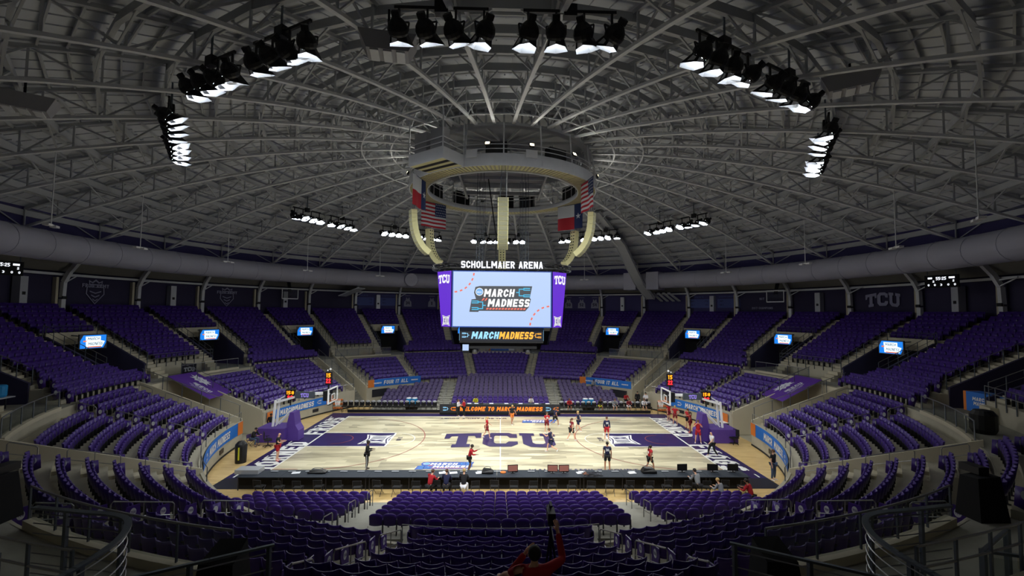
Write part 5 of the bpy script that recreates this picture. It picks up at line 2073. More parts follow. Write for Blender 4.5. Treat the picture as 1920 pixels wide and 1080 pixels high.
# far centre hanging banner behind the centre block, and vent panels
t = thing('banner', 'blue tournament banner on the wall behind the far centre block', 'banner', P(28.7, 0.3, 5.0))
fr = cyl_frame(28.78, 0.3, 4.98)
m1 = MB().m('blue'); m1.poly([(-1.6, -0.5), (1.0, -0.5), (1.0, 0.55), (-1.6, 0.55)], fr); m1.build('cloth', t)
m1 = MB().m('paint_white'); m1.poly([(1.0, -0.5), (1.8, -0.5), (1.8, 0.55), (1.2, 0.5), (1.0, 0.1)], fr); text(m1, 'MARCH', fr, -0.4, 0.2, 0.18, 1.0, off=0.02); text(m1, 'MADNESS', fr, -0.3, -0.08, 0.18, 1.2, off=0.02); m1.build('lettering', t)
m1 = MB().m('orange'); m1.poly([(-1.85, -0.5), (-1.6, -0.5), (-1.6, 0.55), (-1.85, 0.55)], fr); m1.build('orange_end', t)
for a, w in ((-43, 'left'), (-34, 'left inner'), (43, 'right'), (34, 'right inner')):
    m1 = MB().m('seat_metal'); m1.revolve([(19.2, 0.7), (19.2, 1.5), (19.24, 1.5), (19.24, 0.7)], a - 3, a + 3, 3)
    tag(m1.build('wall_vent'), 'grey vent panel in the bowl wall under the four it all banner, ' + w, 'vent')
for a in (-66, 66, -104, 104):
    m1 = MB().m('seat_metal'); m1.revolve([(19.2, 0.35), (19.2, 0.65), (19.24, 0.65), (19.24, 0.35)], a - 1, a + 1, 2)
    tag(m1.build('wall_vent'), 'small dark vent low in the bowl wall, %s %s corner' % ('far' if abs(a) < 90 else 'near', 'left' if a < 0 else 'right'), 'vent')
# purple sponsor covers beside the court tunnels
for s_, w in ((-1, 'left'), (1, 'right')):
    A, B, C, D = [Vector((s_ * x, y, z)) for x, y, z in ((25.75, -0.1, 4.8), (22.5, -0.1, 3.1), (22.6, 2.95, 3.1), (25.7, 2.95, 4.75))]
    t = thing('tunnel_cover', 'sloping purple cloth cover with white crest over the %s court tunnel' % w, 'banner', (A + C) / 2)
    m1 = MB().m('banner_purple')
    dn = Vector((0, 0, -0.05))
    m1.add([A, B, C, D, A + dn, B + dn, C + dn, D + dn], [(0, 1, 2, 3), (7, 6, 5, 4), (0, 4, 5, 1), (1, 5, 6, 2), (2, 6, 7, 3), (3, 7, 4, 0)])
    m1.build('cloth', t)
    m1 = MB().m('rail')
    for a, b in ((A, B), (D, C)):
        m1.tube([a + dn, b + dn], 0.03, 5)
    for p in (A, B):
        m1.tube([p + dn, Vector((p.x, p.y - 0.02, 0.0))], 0.025, 5)
    m1.build('frame', t)
    # text frame: on left reads with right = toward +x/down slope
    if s_ < 0:
        u = (B - A).normalized(); v = (D - A).normalized(); ctr = (A + C) / 2
    else:
        u = (A - B).normalized(); v = (C - B).normalized(); ctr = (A + C) / 2
    n_ = u.cross(v)
    fr = (lambda ctr, u, v, n_: (lambda a, b, c=0.0: ctr + u * a + v * b + n_ * (c + 0.012)))(ctr, u, v, n_)
    m1 = MB().m('logo_white')
    # horned animal head crest
    cx, cy = (-0.55, 0.62) if s_ < 0 else (-0.15, 0.75)
    crest = [(-.75, .05), (-.5, .12), (-.62, .38), (-.3, .25), (-.2, .42), (0, .3), (.12, .45), (.25, .28), (.5, .4), (.42, .15), (.78, .1), (.5, -.05), (.72, -.25), (.35, -.2), (.25, -.38), (.05, -.25), (-.12, -.42), (-.25, -.22), (-.55, -.34), (-.42, -.08)]
    m1.poly([(cx + x * 1.25, cy + y * 1.25) for x, y in crest], fr)
    m1.m('banner_purple')
    m1.poly([(cx - .3, cy + .05), (cx - .05, cy + .12), (cx - .1, cy - .02)], fr, 0.006)
    m1.poly([(cx + .1, cy + .1), (cx + .35, cy + .08), (cx + .15, cy - .02)], fr, 0.006)
    m1.poly([(cx - .2, cy - .15), (cx + .2, cy - .12), (cx + .1, cy - .2), (cx - .1, cy - .22)], fr, 0.006)
    m1.build('crest', t)
    m1 = MB().m('logo_white')
    ex, ey = (0.35, -0.35) if s_ < 0 else (0.0, -0.25)
    text(m1, 'EECU', fr, ex + 0.2, ey - .05, 0.42, 1.35, bold=0.04)
    for q in range(3):
        m1.poly([(ex - 0.72 + q * .08, ey - 0.15), (ex - 0.66 + q * .08, ey - 0.15), (ex - 0.66 + q * .08, ey + 0.15), (ex - 0.72 + q * .08, ey + 0.15)], fr)
    text(m1, 'YOUR CREDIT UNION', fr, ex, ey - 0.42, 0.1, 1.6, bold=0.01)
    text(m1, 'FEDERALLY INSURED', fr, ex, ey - 0.6, 0.08, 1.1, bold=0.01)
    m1.build('lettering', t)

# ================================================================== portal televisions
def tv(az_, z, label, r=31.6):
    c0 = P(r, az_, z)
    if abs(az_) >= 80:
        toward = (Vector((0, -12, 0)) - Vector((c0.x, c0.y, 0))).normalized()
    else:
        toward = (Vector((0, -8, 0)) - Vector((c0.x, c0.y, 0))).normalized()
    toward = (toward * 0.6 + Vector((-c0.x, -c0.y, 0)).normalized() * 0.4).normalized()
    u = Vector((0, 0, 1)).cross(toward).normalized()
    t = thing('portal_screen', label, 'television', c0)
    m1 = MB().m('black'); m1.obox(c0 - toward * 0.05, u, toward, Vector((0, 0, 1)), 0.98, 0.05, 0.58); m1.build('bezel', t)
    fr = frame(c0 + toward * 0.005, u, (0, 0, 1))
    m1 = MB().m('screen_dark'); m1.poly([(-.94, -.54), (.94, -.54), (.94, .54), (-.94, .54)], fr); s_ = m1.build('screen', t)
    m1 = MB().m('tv_blue')
    m1.poly([(-.9, -.5), (.72, -.5), (.9, -.1), (.9, .5), (-.7, .5), (-.9, .1)], fr, 0.008)
    m1.m('tv_white')
    m1.poly([(-.5, -.42), (.62, -.42), (.8, .0), (.8, .0), (.5, .08), (.5, .4), (-.55, .4)], fr, 0.014)
    m1.m('tv_orange'); m1.poly([(-.4, -.44), (.55, -.44), (.58, -.36), (-.38, -.36)], fr, 0.02)
    m1.poly([(-.7, -.02), (-.5, .02), (-.45, .1), (-.7, .1)], fr, 0.02)
    m1.m('blue_dark'); text(m1, 'MARCH', fr, 0.0, 0.22, 0.22, 0.8, bold=0.0, shear=0.2, off=0.022); text(m1, 'MADNESS', fr, 0.15, -0.16, 0.22, 1.0, bold=0.0, shear=0.2, off=0.022)
    m1.build('screen_picture', s_)
    m1 = MB().m('rail_dark')
    up = c0 + Vector((0, 0, 0.3)) - toward * 0.1
    m1.beam(up, up + P(1, az_) * (33.6 - r) + Vector((0, 0, 0.2)), 0.08, 0.08)
    m1.build('wall_bracket', t)
for a, w in ((30, 'first'), (50, 'second'), (70, 'third'), (90, 'fourth')):
    tv(a, 7.42, 'bright blue and white screen over the %s portal to the right of the scoreboard' % w)
    tv(-a, 7.42, 'bright blue and white screen over the %s portal to the left of the scoreboard' % w)
tv(-10, 7.3, 'blue and white screen over the portal half hidden by the left of the scoreboard')
tv(10, 7.3, 'screen over the portal just right of the far centre block, behind the scoreboard')

# ================================================================== hanging wall scoreboards
for s_, w in ((-1, 'left'), (1, 'right')):
    az_ = 92.0 if s_ > 0 else -96.3
    c0 = P(34.85, az_, 12.75)
    toward = Vector((-c0.x, -c0.y - 14, 0)).normalized()
    u = Vector((0, 0, 1)).cross(toward).normalized()
    t = thing('game_clock', 'dark scoreboard with white digits hanging at the %s edge of the hall' % w, 'scoreboard', c0)
    m1 = MB().m('black_matte'); m1.obox(c0, u, toward, Vector((0, 0, 1)), 1.06, 0.08, 0.5); m1.build('panel', t)
    fr0 = frame(c0 + toward * 0.09, u, (0, 0, 1))
    fr = (lambda f: (lambda a, b, c=0.0: f(a * .8, b * .8, c)))(fr0)
    m1 = MB().m('led_white')
    text(m1, '55:25', fr, 0.0, 0.28, 0.3, 0.8, bold=0.02)
    m1.poly([(0.6, 0.25), (1.05, 0.25), (1.05, 0.42), (0.6, 0.42)], fr); m1.poly([(-1.05, 0.25), (-0.7, 0.25), (-0.7, 0.42), (-1.05, 0.42)], fr)
    for x, z, c_ in ((-0.6, 0.0, '2'), (0.95, 0.02, '2'), (-1.0, -0.35, '0'), (-0.5, -0.35, '0'), (0.0, -0.35, '3'), (0.55, -0.35, '0'), (1.05, -0.35, '0')):
        text(m1, c_, fr, x, z, 0.2, 0.14, bold=0.02)
    m1.build('digits', t)
    m1 = MB().m('rail_dark')
    for x in (-0.9, 0.9):
        m1.tube([c0 + u * x + Vector((0, 0, 0.5)), c0 + u * x + Vector((0, 0, 2.3))], 0.03, 5)
    m1.build('hanger', t)

# wall-mounted practice backboards up high, speaker cabinets on the back wall
for az_, w in ((-51, 'left'), (65, 'right')):
    c0 = P(34.6, az_, 12.1)
    inw = Vector((-c0.x, -c0.y, 0)).normalized()
    u = Vector((0, 0, 1)).cross(inw).normalized()
    t = thing('wall_backboard', 'raised glass basketball backboard under the ring duct on the %s side' % w, 'backboard', c0)
    m1 = MB().m('glass_rail'); m1.obox(c0, u, inw, Vector((0, 0, 1)), 1.0, 0.02, 0.62); m1.build('glass', t)
    m1 = MB().m('steel_white')
    for sg in (-1, 1):
        m1.obox(c0 + u * sg, u, inw, Vector((0, 0, 1)), 0.04, 0.03, 0.66)
        m1.obox(c0 + Vector((0, 0, 0.64 * sg)), u, inw, Vector((0, 0, 1)), 1.0, 0.03, 0.06)
    m1.build('frame', t)
    m1 = MB().m('black')
    m1.beam(c0 - inw * 0.05 + Vector((0, 0, 0.2)), c0 - inw * 0.6 + Vector((0, 0, 1.8)), 0.4, 0.1)
    m1.build('folded_arm', t)
SPK = [-100, -90, -70, -60, -50, -30, 20 - 50, 20, 40, 60, 80, 100]
SPK = [(-90, 'sixth'), (-70, 'fourth'), (-50, 'second'), (-30, 'first'), (20, 'first'), (40, 'second'), (60, 'third'), (80, 'fourth')]
k_ = {'l': 0, 'r': 0}
for az_, w in [(-90, ''), (-70, ''), (-50, ''), (-30, ''), (-10, ''), (30, ''), (50, ''), (70, ''), (90, '')]:
    side = 'left' if az_ < 0 else 'right'
    key = side[0]
    n_ = k_[key]; k_[key] += 1
    lab = 'tall pale panel on the back wall, %s one %s' % (ORD[n_], 'from the left edge inwards' if key == 'l' else 'from the scoreboard rightwards')
    c0 = P(37.3, az_, 11.35)
    t = thing('wall_speaker', lab, 'loudspeaker', c0, rot_az(az_), 'pale panels on the back wall')
    m1 = MB().m('silver'); m1.box(-0.28, 0.28, -0.2, 0.45, -1.1, 1.1); local(m1, 'cabinet', t)
    m1 = MB().m('black'); m1.box(-0.12, 0.12, -0.22, -0.2, -0.35, -0.1); local(m1, 'badge', t)
# wall graphics
def wall_text(az_, z, words, m='wall_logo', label='', name='wall_lettering', r=37.78):
    t = thing(name, label, 'wall graphic', P(r, az_, z))
    fr = cyl_frame(r, az_, z)
    m1 = MB().m(m)
    for body, u, v, h, w_ in words:
        text(m1, body, fr, u, v, h, w_, bold=0.03)
    m1.build('letters', t)
    return t, fr
t = thing('wall_crest', 'large pale arched three-letter crest on the dark back wall at the right', 'wall graphic', P(37.7, 79.5, 11.5))
m1 = MB().m('wall_logo'); tcu(m1, cyl_frame(37.75, 79.5, 11.6), 0, 0, 3.3, 1.3, arch=0.16); m1.build('letters', t)
wall_text(59.5, 11.2, (('2017 CHAMPIONS', 0, -0.4, 0.26, 2.6), ('NIT', 0, 0.75, 0.28, 0.6)), label='small pale lettering reading champions on the back wall at the right')
for az_, side in ((-10.5, 'left'), (8.5, 'right')):
    nums = (('34', -1.9), ('1', 1.9)) if side == 'left' else (('50', -2.1), ('52', 0.0), ('54', 2.1))
    if side == 'left': az_ = -20
    else: az_ = 20
    for q, (nn, u0) in enumerate(nums):
        fr = cyl_frame(37.76, az_, 11.5)
        t = thing('retired_jersey', 'pale jersey shape numbered %s on the purple back wall %s of the scoreboard' % (nn, side), 'wall graphic', P(37.7, az_ + math.degrees(u0 / 37.7), 11.5), 0, 'jersey shapes on the back wall')
        m1 = MB().m('grey_jersey')
        m1.poly([(u0 + x, z) for x, z in ((-.6, -.75), (.6, -.75), (.55, 0), (.3, .3), (.28, .65), (.15, .65), (0, .4), (-.15, .65), (-.28, .65), (-.3, .3), (-.55, 0))], fr)
        m1.build('jersey', t)
        m1 = MB().m('dark_wall'); text(m1, nn, fr, u0, -0.2, 0.5, 0.32 * len(nn), bold=0.04, off=0.02); m1.build('number', t)
        m1 = MB().m('grey_jersey'); text(m1, 'HONORED', fr, u0, 0.95, 0.14, 0.9, off=0.02); m1.build('name_strip', t)
for az_, w in ((-30, 'left'), (50, 'right')):
    t, fr = wall_text(az_, 11.6, (('MEN\'S', -2.0, 0.75, 0.22, 1.2), ('CHAMPIONSHIPS', 1.9, 0.75, 0.22, 2.4)), m='wall_logo_blue', label='faint panel of championship lettering on the back wall, %s side' % w)
    m1 = MB().m('wall_logo_blue')
    for u in (-2.0, 2.0):
        m1.poly([(u - 1.5, -0.75), (u + 1.5, -0.75), (u + 1.5, 0.45), (u - 1.5, 0.45)], fr)
    b_ = m1.build('list_panel', t)
    m1 = MB().m('dark_wall')
    for u in (-2.0, 2.0):
        for rr_ in range(2):
            text(m1, '1951 1952 1953' if rr_ == 0 else '1968 1971 1987', fr, u, 0.15 - rr_ * 0.5, 0.2, 2.4, off=0.015)
    m1.build('list_years', b_)
for az_, w in ((-80.5, 'large pale shield emblem reading frog army on the back wall at the left'), (-60.5, 'smaller-looking shield emblem reading frog army, nearer the scoreboard')):
    fr = cyl_frame(37.76, az_, 11.6)
    t = thing('wall_emblem', w, 'wall graphic', P(37.7, az_, 11.6))
    m1 = MB().m('wall_logo')
    def ring(pts, k):
        n = len(pts)
        c = (0, -0.1)
        inn = [(c[0] + (x - c[0]) * k, c[1] + (y - c[1]) * k) for x, y in pts]
        v = [fr(*p) for p in pts] + [fr(*p) for p in inn]
        m1.add(v, [(i, (i + 1) % n, n + (i + 1) % n, n + i) for i in range(n)])
    ring([(-.75, .35), (.75, .35), (.8, -.3), (0, -1.25), (-.8, -.3)], 0.9)
    ring([(-.6, .95), (-.3, .8), (0, 1.05), (.3, .8), (.6, .95), (.55, .6), (-.55, .6)], 0.85)
    text(m1, 'FROG ARMY', fr, 0, 0.45, 0.34, 2.3, bold=0.04, off=0.01)
    for y in (0.0, -0.35, -0.7):
        m1.poly([(-.5 + abs(y) * .4, y), (0, y - .18), (.5 - abs(y) * .4, y), (.5 - abs(y) * .4, y - .1), (0, y - .28), (-.5 + abs(y) * .4, y - .1)], fr, 0.01)
    m1.build('emblem', t)
# ================================================================== seats
def shell(mb, w, z0, z1, tilt, bulge, arch, th, nu=6, nz=4, y0=0.0, lip=0.0):
    """curved panel; local +y is backwards; origin at the floor under the back"""
    V = []
    for side in (0, 1):
        for j in range(nz + 1):
            fz = j / nz
            for i in range(nu + 1):
                u = -1 + 2 * i / nu
                x = u * w / 2
                top = z1 - arch * (abs(u) ** 3)
                z = z0 + (top - z0) * fz
                # round the lower corners a little
                if j == 0: z += 0.03 * abs(u) ** 3
                y = y0 + tilt * (z - z0) - bulge * (u * u) + (th if side else 0.0)
                V.append((x, y, z))
    n1 = (nu + 1) * (nz + 1)
    F = []
    for j in range(nz):
        for i in range(nu):
            a = j * (nu + 1) + i
            F.append((a, a + 1, a + nu + 2, a + nu + 1))
            F.append((n1 + a, n1 + a + nu + 1, n1 + a + nu + 2, n1 + a + 1))
    for i in range(nu):
        a, b = i, i + 1
        F.append((a, n1 + a, n1 + b, b))
        a, b = nz * (nu + 1) + i, nz * (nu + 1) + i + 1
        F.append((a, b, n1 + b, n1 + a))
    for j in range(nz):
        a, b = j * (nu + 1), (j + 1) * (nu + 1)
        F.append((a, b, n1 + b, n1 + a))
        a, b = a + nu, b + nu
        F.append((a, n1 + a, n1 + b, b))
    mb.add(V, F)

# fixed seat, local: occupant faces -y, +y toward the row behind
def fixed_parts(detail=True):
    nu, nz = (8, 5) if detail else (4, 2)
    back = MB().m('seat_purple')
    shell(back, 0.515, 0.34, 0.87, 0.17, 0.10, -0.01, 0.028, nu, nz, y0=-0.06)
    pan = MB().m('seat_purple')
    shell(pan, 0.45, 0.38, 0.74, 0.10, 0.03, 0.03, 0.05, nu, nz if detail else 1, y0=-0.22)
    leg = MB().m('seat_metal')
    if detail:
        for x in (-0.255, 0.255):
            leg.box(x - 0.018, x + 0.018, -0.13, -0.06, 0.0, 0.5)
            leg.box(x - 0.03, x + 0.03, -0.16, 0.0, 0.0, 0.02)
            leg.box(x - 0.022, x + 0.022, -0.3, -0.04, 0.60, 0.635)
            leg.box(x - 0.015, x + 0.015, -0.13, -0.1, 0.48, 0.62)
        leg.box(-0.25, 0.25, -0.12, -0.08, 0.4, 0.44)
    else:
        leg.box(-0.27, -0.245, -0.24, -0.06, 0.0, 0.63)
    return back, pan, leg

# platform (retractable) seat: rounder top, greyer purple
def platform_mb(detail=True, m='seat_platform'):
    s = MB().m(m)
    nu, nz = (8, 4) if detail else (4, 2)
    shell(s, 0.50, 0.38, 0.87, 0.14, 0.03, 0.10, 0.04, nu, nz, y0=-0.09)
    shell(s, 0.46, 0.36, 0.66, 0.08, 0.02, 0.03, 0.06, nu, 1, y0=-0.2)
    s.m('seat_metal')
    s.box(-0.27, -0.24, -0.2, -0.05, 0.0, 0.6)
    return s

SEATS = []   # (kind, pos, az_rot, label, group, block key)
PITCH_S = 0.52

def blk_words(c):
    c = (c + 180) % 360 - 180
    d = abs(c)
    side = 'left' if c < 0 else 'right'
    if d == 180: return 'near centre block'
    if d == 0: return 'far centre block'
    if d >= 150: return 'block %s of near centre' % side
    if d >= 130: return 'second block %s of near centre' % side
    if d > 90: return 'third block %s of near centre' % side
    return 'far %s blocks' % side

def row_arc(r, z, a0, a1, kind, c, rowlab):
    L = R_(a1 - a0) * r
    n = int((L + 0.02) / PITCH_S)
    if n < 1: return
    step = (a1 - a0) / n
    p = L / n
    for k in range(n):
        a = a0 + step * (k + 0.5)
        SEATS.append((kind, P(r, a, z), a, n, k, c, rowlab, k == 0 or k == n - 1))

def half_w(m_, r): return math.degrees(m_ / r)
# lower tier blocks: edges are aisles or trench walls
LB = []
edges = [(-10, 10, .65, .65, 0), (10, 30, .65, .65, 20), (30, 47.9, .65, 1.75, 40), (52.1, 70, 1.2, .65, 60), (70, 85.5, .65, 1.25, 80),
         (94, 110, 1.25, .65, 100), (110, 128, .65, .15, 120), (131.5, 150, 0.1, .65, 140), (150, 170, .65, .65, 160)]
for a0, a1, m0, m1_, c in edges:
    LB.append((a0, a1, m0, m1_, c))
    if c != 0: LB.append((-a1, -a0, m1_, m0, -c))
LB.append((170, 190, .65, .65, 180))
row_arc(19.62, 1.62, 170.5, 189.5, 'F', 180, -1)
for a0, a1, m0, m1_, c in LB:
    for i in range(NLOW):
        if i == 7 and abs(c) in (160, 120, 80, 40): continue
        r = rlow(i + 1) - 0.17
        row_arc(r, zlow(i), a0 + half_w(m0, r), a1 - half_w(m1_, r), 'F', c, i)
    if (c % 360) in CONT:
        for k in range(4):
            hw = 8.1 if k < 2 else 6.0
            r = BR[k + 1] - 0.14
            row_arc(r, BZ[k] + 0.01, c - hw, c + hw, 'F', c, 8 + k)
for c in range(-140, 141, 20):
    for j in range(NUP):
        r = rup(j + 1) - 0.14
        row_arc(r, zup(j), c - 4.6 + half_w(.45, r) + (-0.0), c + 4.6 - half_w(.45, r), 'U', c, j) if False else row_arc(r, zup(j), c - 5.4 + half_w(.5, r), c + 5.4 - half_w(.5, r), 'U', c, j)
for c in range(-130, 131, 20):
    for j in range(JP, NUP):
        r = rup(j + 1) - 0.14
        row_arc(r, zup(j), c - 4.6 + half_w(.5, r), c + 4.6 - half_w(.5, r), 'U', c, j)

# platform seats near and far
PSEATS = []
for side, y0, dy in (('near', -12.25, -0.92), ('far', 11.35, 0.905)):
    for k in range(9):
        y = y0 + dy * k
        z = 0.02 + 0.22 * k
        if side == 'near' and k == 8: continue
        xmax = math.sqrt(max(0.0, 19.0 ** 2 - y * y)) if abs(y) < 19.0 else 0
        pit = 0.535
        rows = []
        w_c = 5.3 if k < 7 else min(5.3, xmax)
        n = int(2 * w_c / pit)
        for q in range(n):
            rows.append((-n * pit / 2 + (q + .5) * pit, 'centre', q, n))
        x1 = min(12.9, xmax - 0.2)
        for q in range(int((x1 - 6.6) / pit)):
            rows.append((6.6 + (q + .5) * pit, 'right', q, 0))
            rows.append((-(6.6 + (q + .5) * pit), 'left', q, 0))
        for x, b, q, n in rows:
            PSEATS.append((side, Vector((x, y, z)), k, b, q, n))

# platform decks
for side, y0, dy in (('near', -12.25, -0.92), ('far', 11.35, 0.905)):
    mb = MB().m('tread')
    s_ = -1 if side == 'near' else 1
    for k in range(9):
        ya = y0 + dy * k - s_ * 0.75
        yb = y0 + dy * (k + 1) - s_ * 0.75
        z = 0.22 * k + 0.015
        if abs(yb) > 18.95: yb = s_ * 18.95
        if abs(ya) >= 18.9: continue
        ym = max(abs(ya), abs(yb))
        xm = math.sqrt(max(0.05, 19.2 ** 2 - ym * ym))
        xm = min(13.2, xm)
        mb.box(-xm, xm, min(ya, yb), max(ya, yb), 0.0 if k == 0 else 0.001, z + 0.001 * k)
    struct(mb.build('floor_platform_%s' % side), 'stepped platform under the retractable seats, %s side' % side)
    mb = MB().m('tread')
    for x0 in (-5.95, 5.95):
        for k in range(8):
            ya = y0 + dy * (k + 1) - s_ * 0.75
            mb.box(x0 - 0.55, x0 + 0.55, min(ya, ya - s_ * 0.4), max(ya, ya - s_ * 0.4), 0.22 * k, 0.22 * k + 0.125)
    struct(mb.build('floor_platform_steps_%s' % side))
    for x0, w in ((-5.95, 'left'), (5.95, 'right')):
        for q, (k0, k1) in enumerate(((0, 1), (3, 4), (6, 7)) if side == 'near' else ((0, 3), (4, 7))):
            A = Vector((x0 + (0.5 if w == 'right' else -0.5) * (1 if side == 'near' else 0), y0 + dy * k0, 0.22 * k0))
            B = Vector((A.x, y0 + dy * k1, 0.22 * k1))
            t = thing('platform_handrail', 'bright steel hoop rail on the %s steps of the %s platform seats, %s' % (w, side, ('lowest', 'middle', 'top')[q]), 'handrail', A, 0, 'hoop rails on the platform steps')
            m1 = MB().m('rail')
            H = Vector((0, 0, 0.95))
            dd = (B - A).normalized() * 0.08
            m1.tube([A, A + H * 0.92, A + H + dd, B + H - dd, B + H * 0.92, B], 0.022, 6)
            m1.build('hoop', t)
            m1 = MB().m('rail'); m1.tube([A + H * 0.5, B + H * 0.5], 0.015, 5); m1.build('mid_rail', t)

# ---- fixed seats: the 300 that show largest as objects
def vis(p):
    q = project(p + Vector((0, 0, 0.7)))
    return q is not None and -20 < q[0] < 1940 and -10 < q[1] < 1075
order = sorted([s for s in SEATS if vis(s[1])], key=lambda s: (s[1] - CAM_POS).length)
near_set = set(id(s) for s in order[:300])
seat_root = thing('stadium_seat', 's', 'seat')
back, pan, leg = fixed_parts(True)
local(back, 'seat_back', seat_root, smooth=True)
local(pan, 'seat_pan', seat_root, smooth=True)
local(leg, 'standard', seat_root)
end_mesh = MB().m('seat_purple')
end_mesh.add([(0, -0.42, 0.12), (0, -0.12, 0.0), (0, 0.02, 0.5), (0, -0.02, 0.66), (0, -0.38, 0.66)] + [(0.03, -0.42, 0.12), (0.03, -0.12, 0.0), (0.03, 0.02, 0.5), (0.03, -0.02, 0.66), (0.03, -0.38, 0.66)],
             [(0, 1, 2, 3, 4), (9, 8, 7, 6, 5)] + [(k, 5 + k, 5 + (k + 1) % 5, (k + 1) % 5) for k in range(5)])
end_me = end_mesh.mesh('end_panel')
lgm = MB().m('logo_white')
lgm.add([(-0.006, -0.2 + 0.085 * math.cos(q * math.pi / 8), 0.45 + 0.13 * math.sin(q * math.pi / 8)) for q in range(16)], [tuple(range(16))[::-1]])
lgm.add([(0.036, -0.2 + 0.085 * math.cos(q * math.pi / 8), 0.45 + 0.13 * math.sin(q * math.pi / 8)) for q in range(16)], [tuple(range(16))])
lgm.m('seat_purple')
for xx, sg in ((-0.01, -1), (0.04, 1)):
    fr = frame((xx, -0.2, 0.45), (0, sg, 0), (0, 0, 1))
    text(lgm, 'TCU', fr, 0, 0, 0.08, 0.12, bold=0.04)
logo_me = lgm.mesh('end_logo')
used = False
seen = {}
for s in order[:300]:
    kind, p, a, n, k, c, row, end = s
    if kind == 'U': row += 12
    o = seat_root if not used else copy_tree(seat_root)
    used = True
    o.location = p
    o.rotation_euler = (0, 0, rot_az(a))
    tier = 'row %s up' % ORD[row]
    o['label'] = 'purple seat, %s along in row %s up, %s' % (ORD[k] if k < 30 else 'last', ORD[max(0, row + (1 if c == 180 else 0))], blk_words(c))
    o['group'] = 'purple seats of the ' + blk_words(c)
    if end:
        e = bpy.data.objects.new('end_panel', end_me)
        COL.objects.link(e)
        e.parent = o
        e.location = (-0.31 if k == 0 else 0.28, 0, 0)
        # k==0 lies at smaller azimuth: local x = tangential (clockwise)
        l_ = bpy.data.objects.new('end_logo', logo_me)
        COL.objects.link(l_)
        l_.parent = e

# ---- everything else in one mesh (numpy bulk)
def bulk(name, mb_tmpl, placements, **tags):
    tv_ = np.array(mb_tmpl.v, dtype=np.float32)
    nvt = len(tv_)
    loops = np.concatenate([np.array(f) for f in mb_tmpl.f])
    lens = np.array([len(f) for f in mb_tmpl.f])
    mi = np.array(mb_tmpl.mi)
    N = len(placements)
    A = np.array([[math.cos(q[1]), math.sin(q[1]), q[0][0], q[0][1], q[0][2]] for q in placements], dtype=np.float32)
    X = tv_[None, :, 0] * A[:, 0:1] - tv_[None, :, 1] * A[:, 1:2] + A[:, 2:3]
    Y = tv_[None, :, 0] * A[:, 1:2] + tv_[None, :, 1] * A[:, 0:1] + A[:, 3:4]
    Z = tv_[None, :, 2] + A[:, 4:5]
    co = np.stack([X, Y, Z], -1).reshape(-1)
    me = bpy.data.meshes.new(name)
    me.vertices.add(N * nvt)
    me.vertices.foreach_set('co', co)
    L = len(loops)
    me.loops.add(L * N)
    li = (loops[None, :] + (np.arange(N) * nvt)[:, None]).reshape(-1)
    me.loops.foreach_set('vertex_index', li.astype(np.int32))
    Pn = len(lens)
    me.polygons.add(Pn * N)
    starts = np.concatenate([[0], np.cumsum(lens)[:-1]])
    me.polygons.foreach_set('loop_start', (starts[None, :] + (np.arange(N) * L)[:, None]).reshape(-1).astype(np.int32))
    for n_ in mb_tmpl.mats:
        me.materials.append(MATS[n_])
    me.polygons.foreach_set('material_index', np.tile(mi, N).astype(np.int32))
    me.polygons.foreach_set('use_smooth', [True] * (Pn * N))
    me.update(calc_edges=True)
    me.validate()
    o = bpy.data.objects.new(name, me)
    COL.objects.link(o)
    for k_, v_ in tags.items():
        o[k_] = v_
    return o

b_, p_, l_ = fixed_parts(False)
tm = MB()
tm.m('seat_purple'); tm.add(b_.v, b_.f); tm.add(p_.v, p_.f)
tm.m('seat_metal'); tm.add(l_.v, l_.f)
rest = [s for s in SEATS if id(s) not in near_set]
# leave out seats right behind the camera
rest = [s for s in rest if project(s[1] + Vector((0, 0, 0.7))) is not None and -300 < project(s[1] + Vector((0, 0, 0.7)))[0] < 2220]
bulk('stadium_seats', tm, [(s[1], rot_az(s[2])) for s in rest], kind='stuff', label='the mass of purple stadium seats around the rest of the bowl', category='seats')
# white end logos on the remaining lower row ends
em = MB().m('seat_purple')
em.add([tuple(v.co) for v in end_me.vertices], [tuple(p.vertices) for p in end_me.polygons])
em.m('logo_white')
em.add([(-0.008, -0.2 + 0.085 * math.cos(q * math.pi / 6), 0.45 + 0.13 * math.sin(q * math.pi / 6)) for q in range(12)], [tuple(range(12))[::-1]])
em.add([(0.038, -0.2 + 0.085 * math.cos(q * math.pi / 6), 0.45 + 0.13 * math.sin(q * math.pi / 6)) for q in range(12)], [tuple(range(12))])
pl = []
for s in rest:
    if s[7] and s[0] == 'F':
        ang = rot_az(s[2])
        off = -0.31 if s[4] == 0 else 0.28
        pl.append((s[1] + Vector((math.cos(ang) * off, math.sin(ang) * off, 0)), ang))
bulk('seat_end_panels', em, pl, kind='stuff', label='purple end panels with white oval marks on the farther seat rows', category='seat ends')

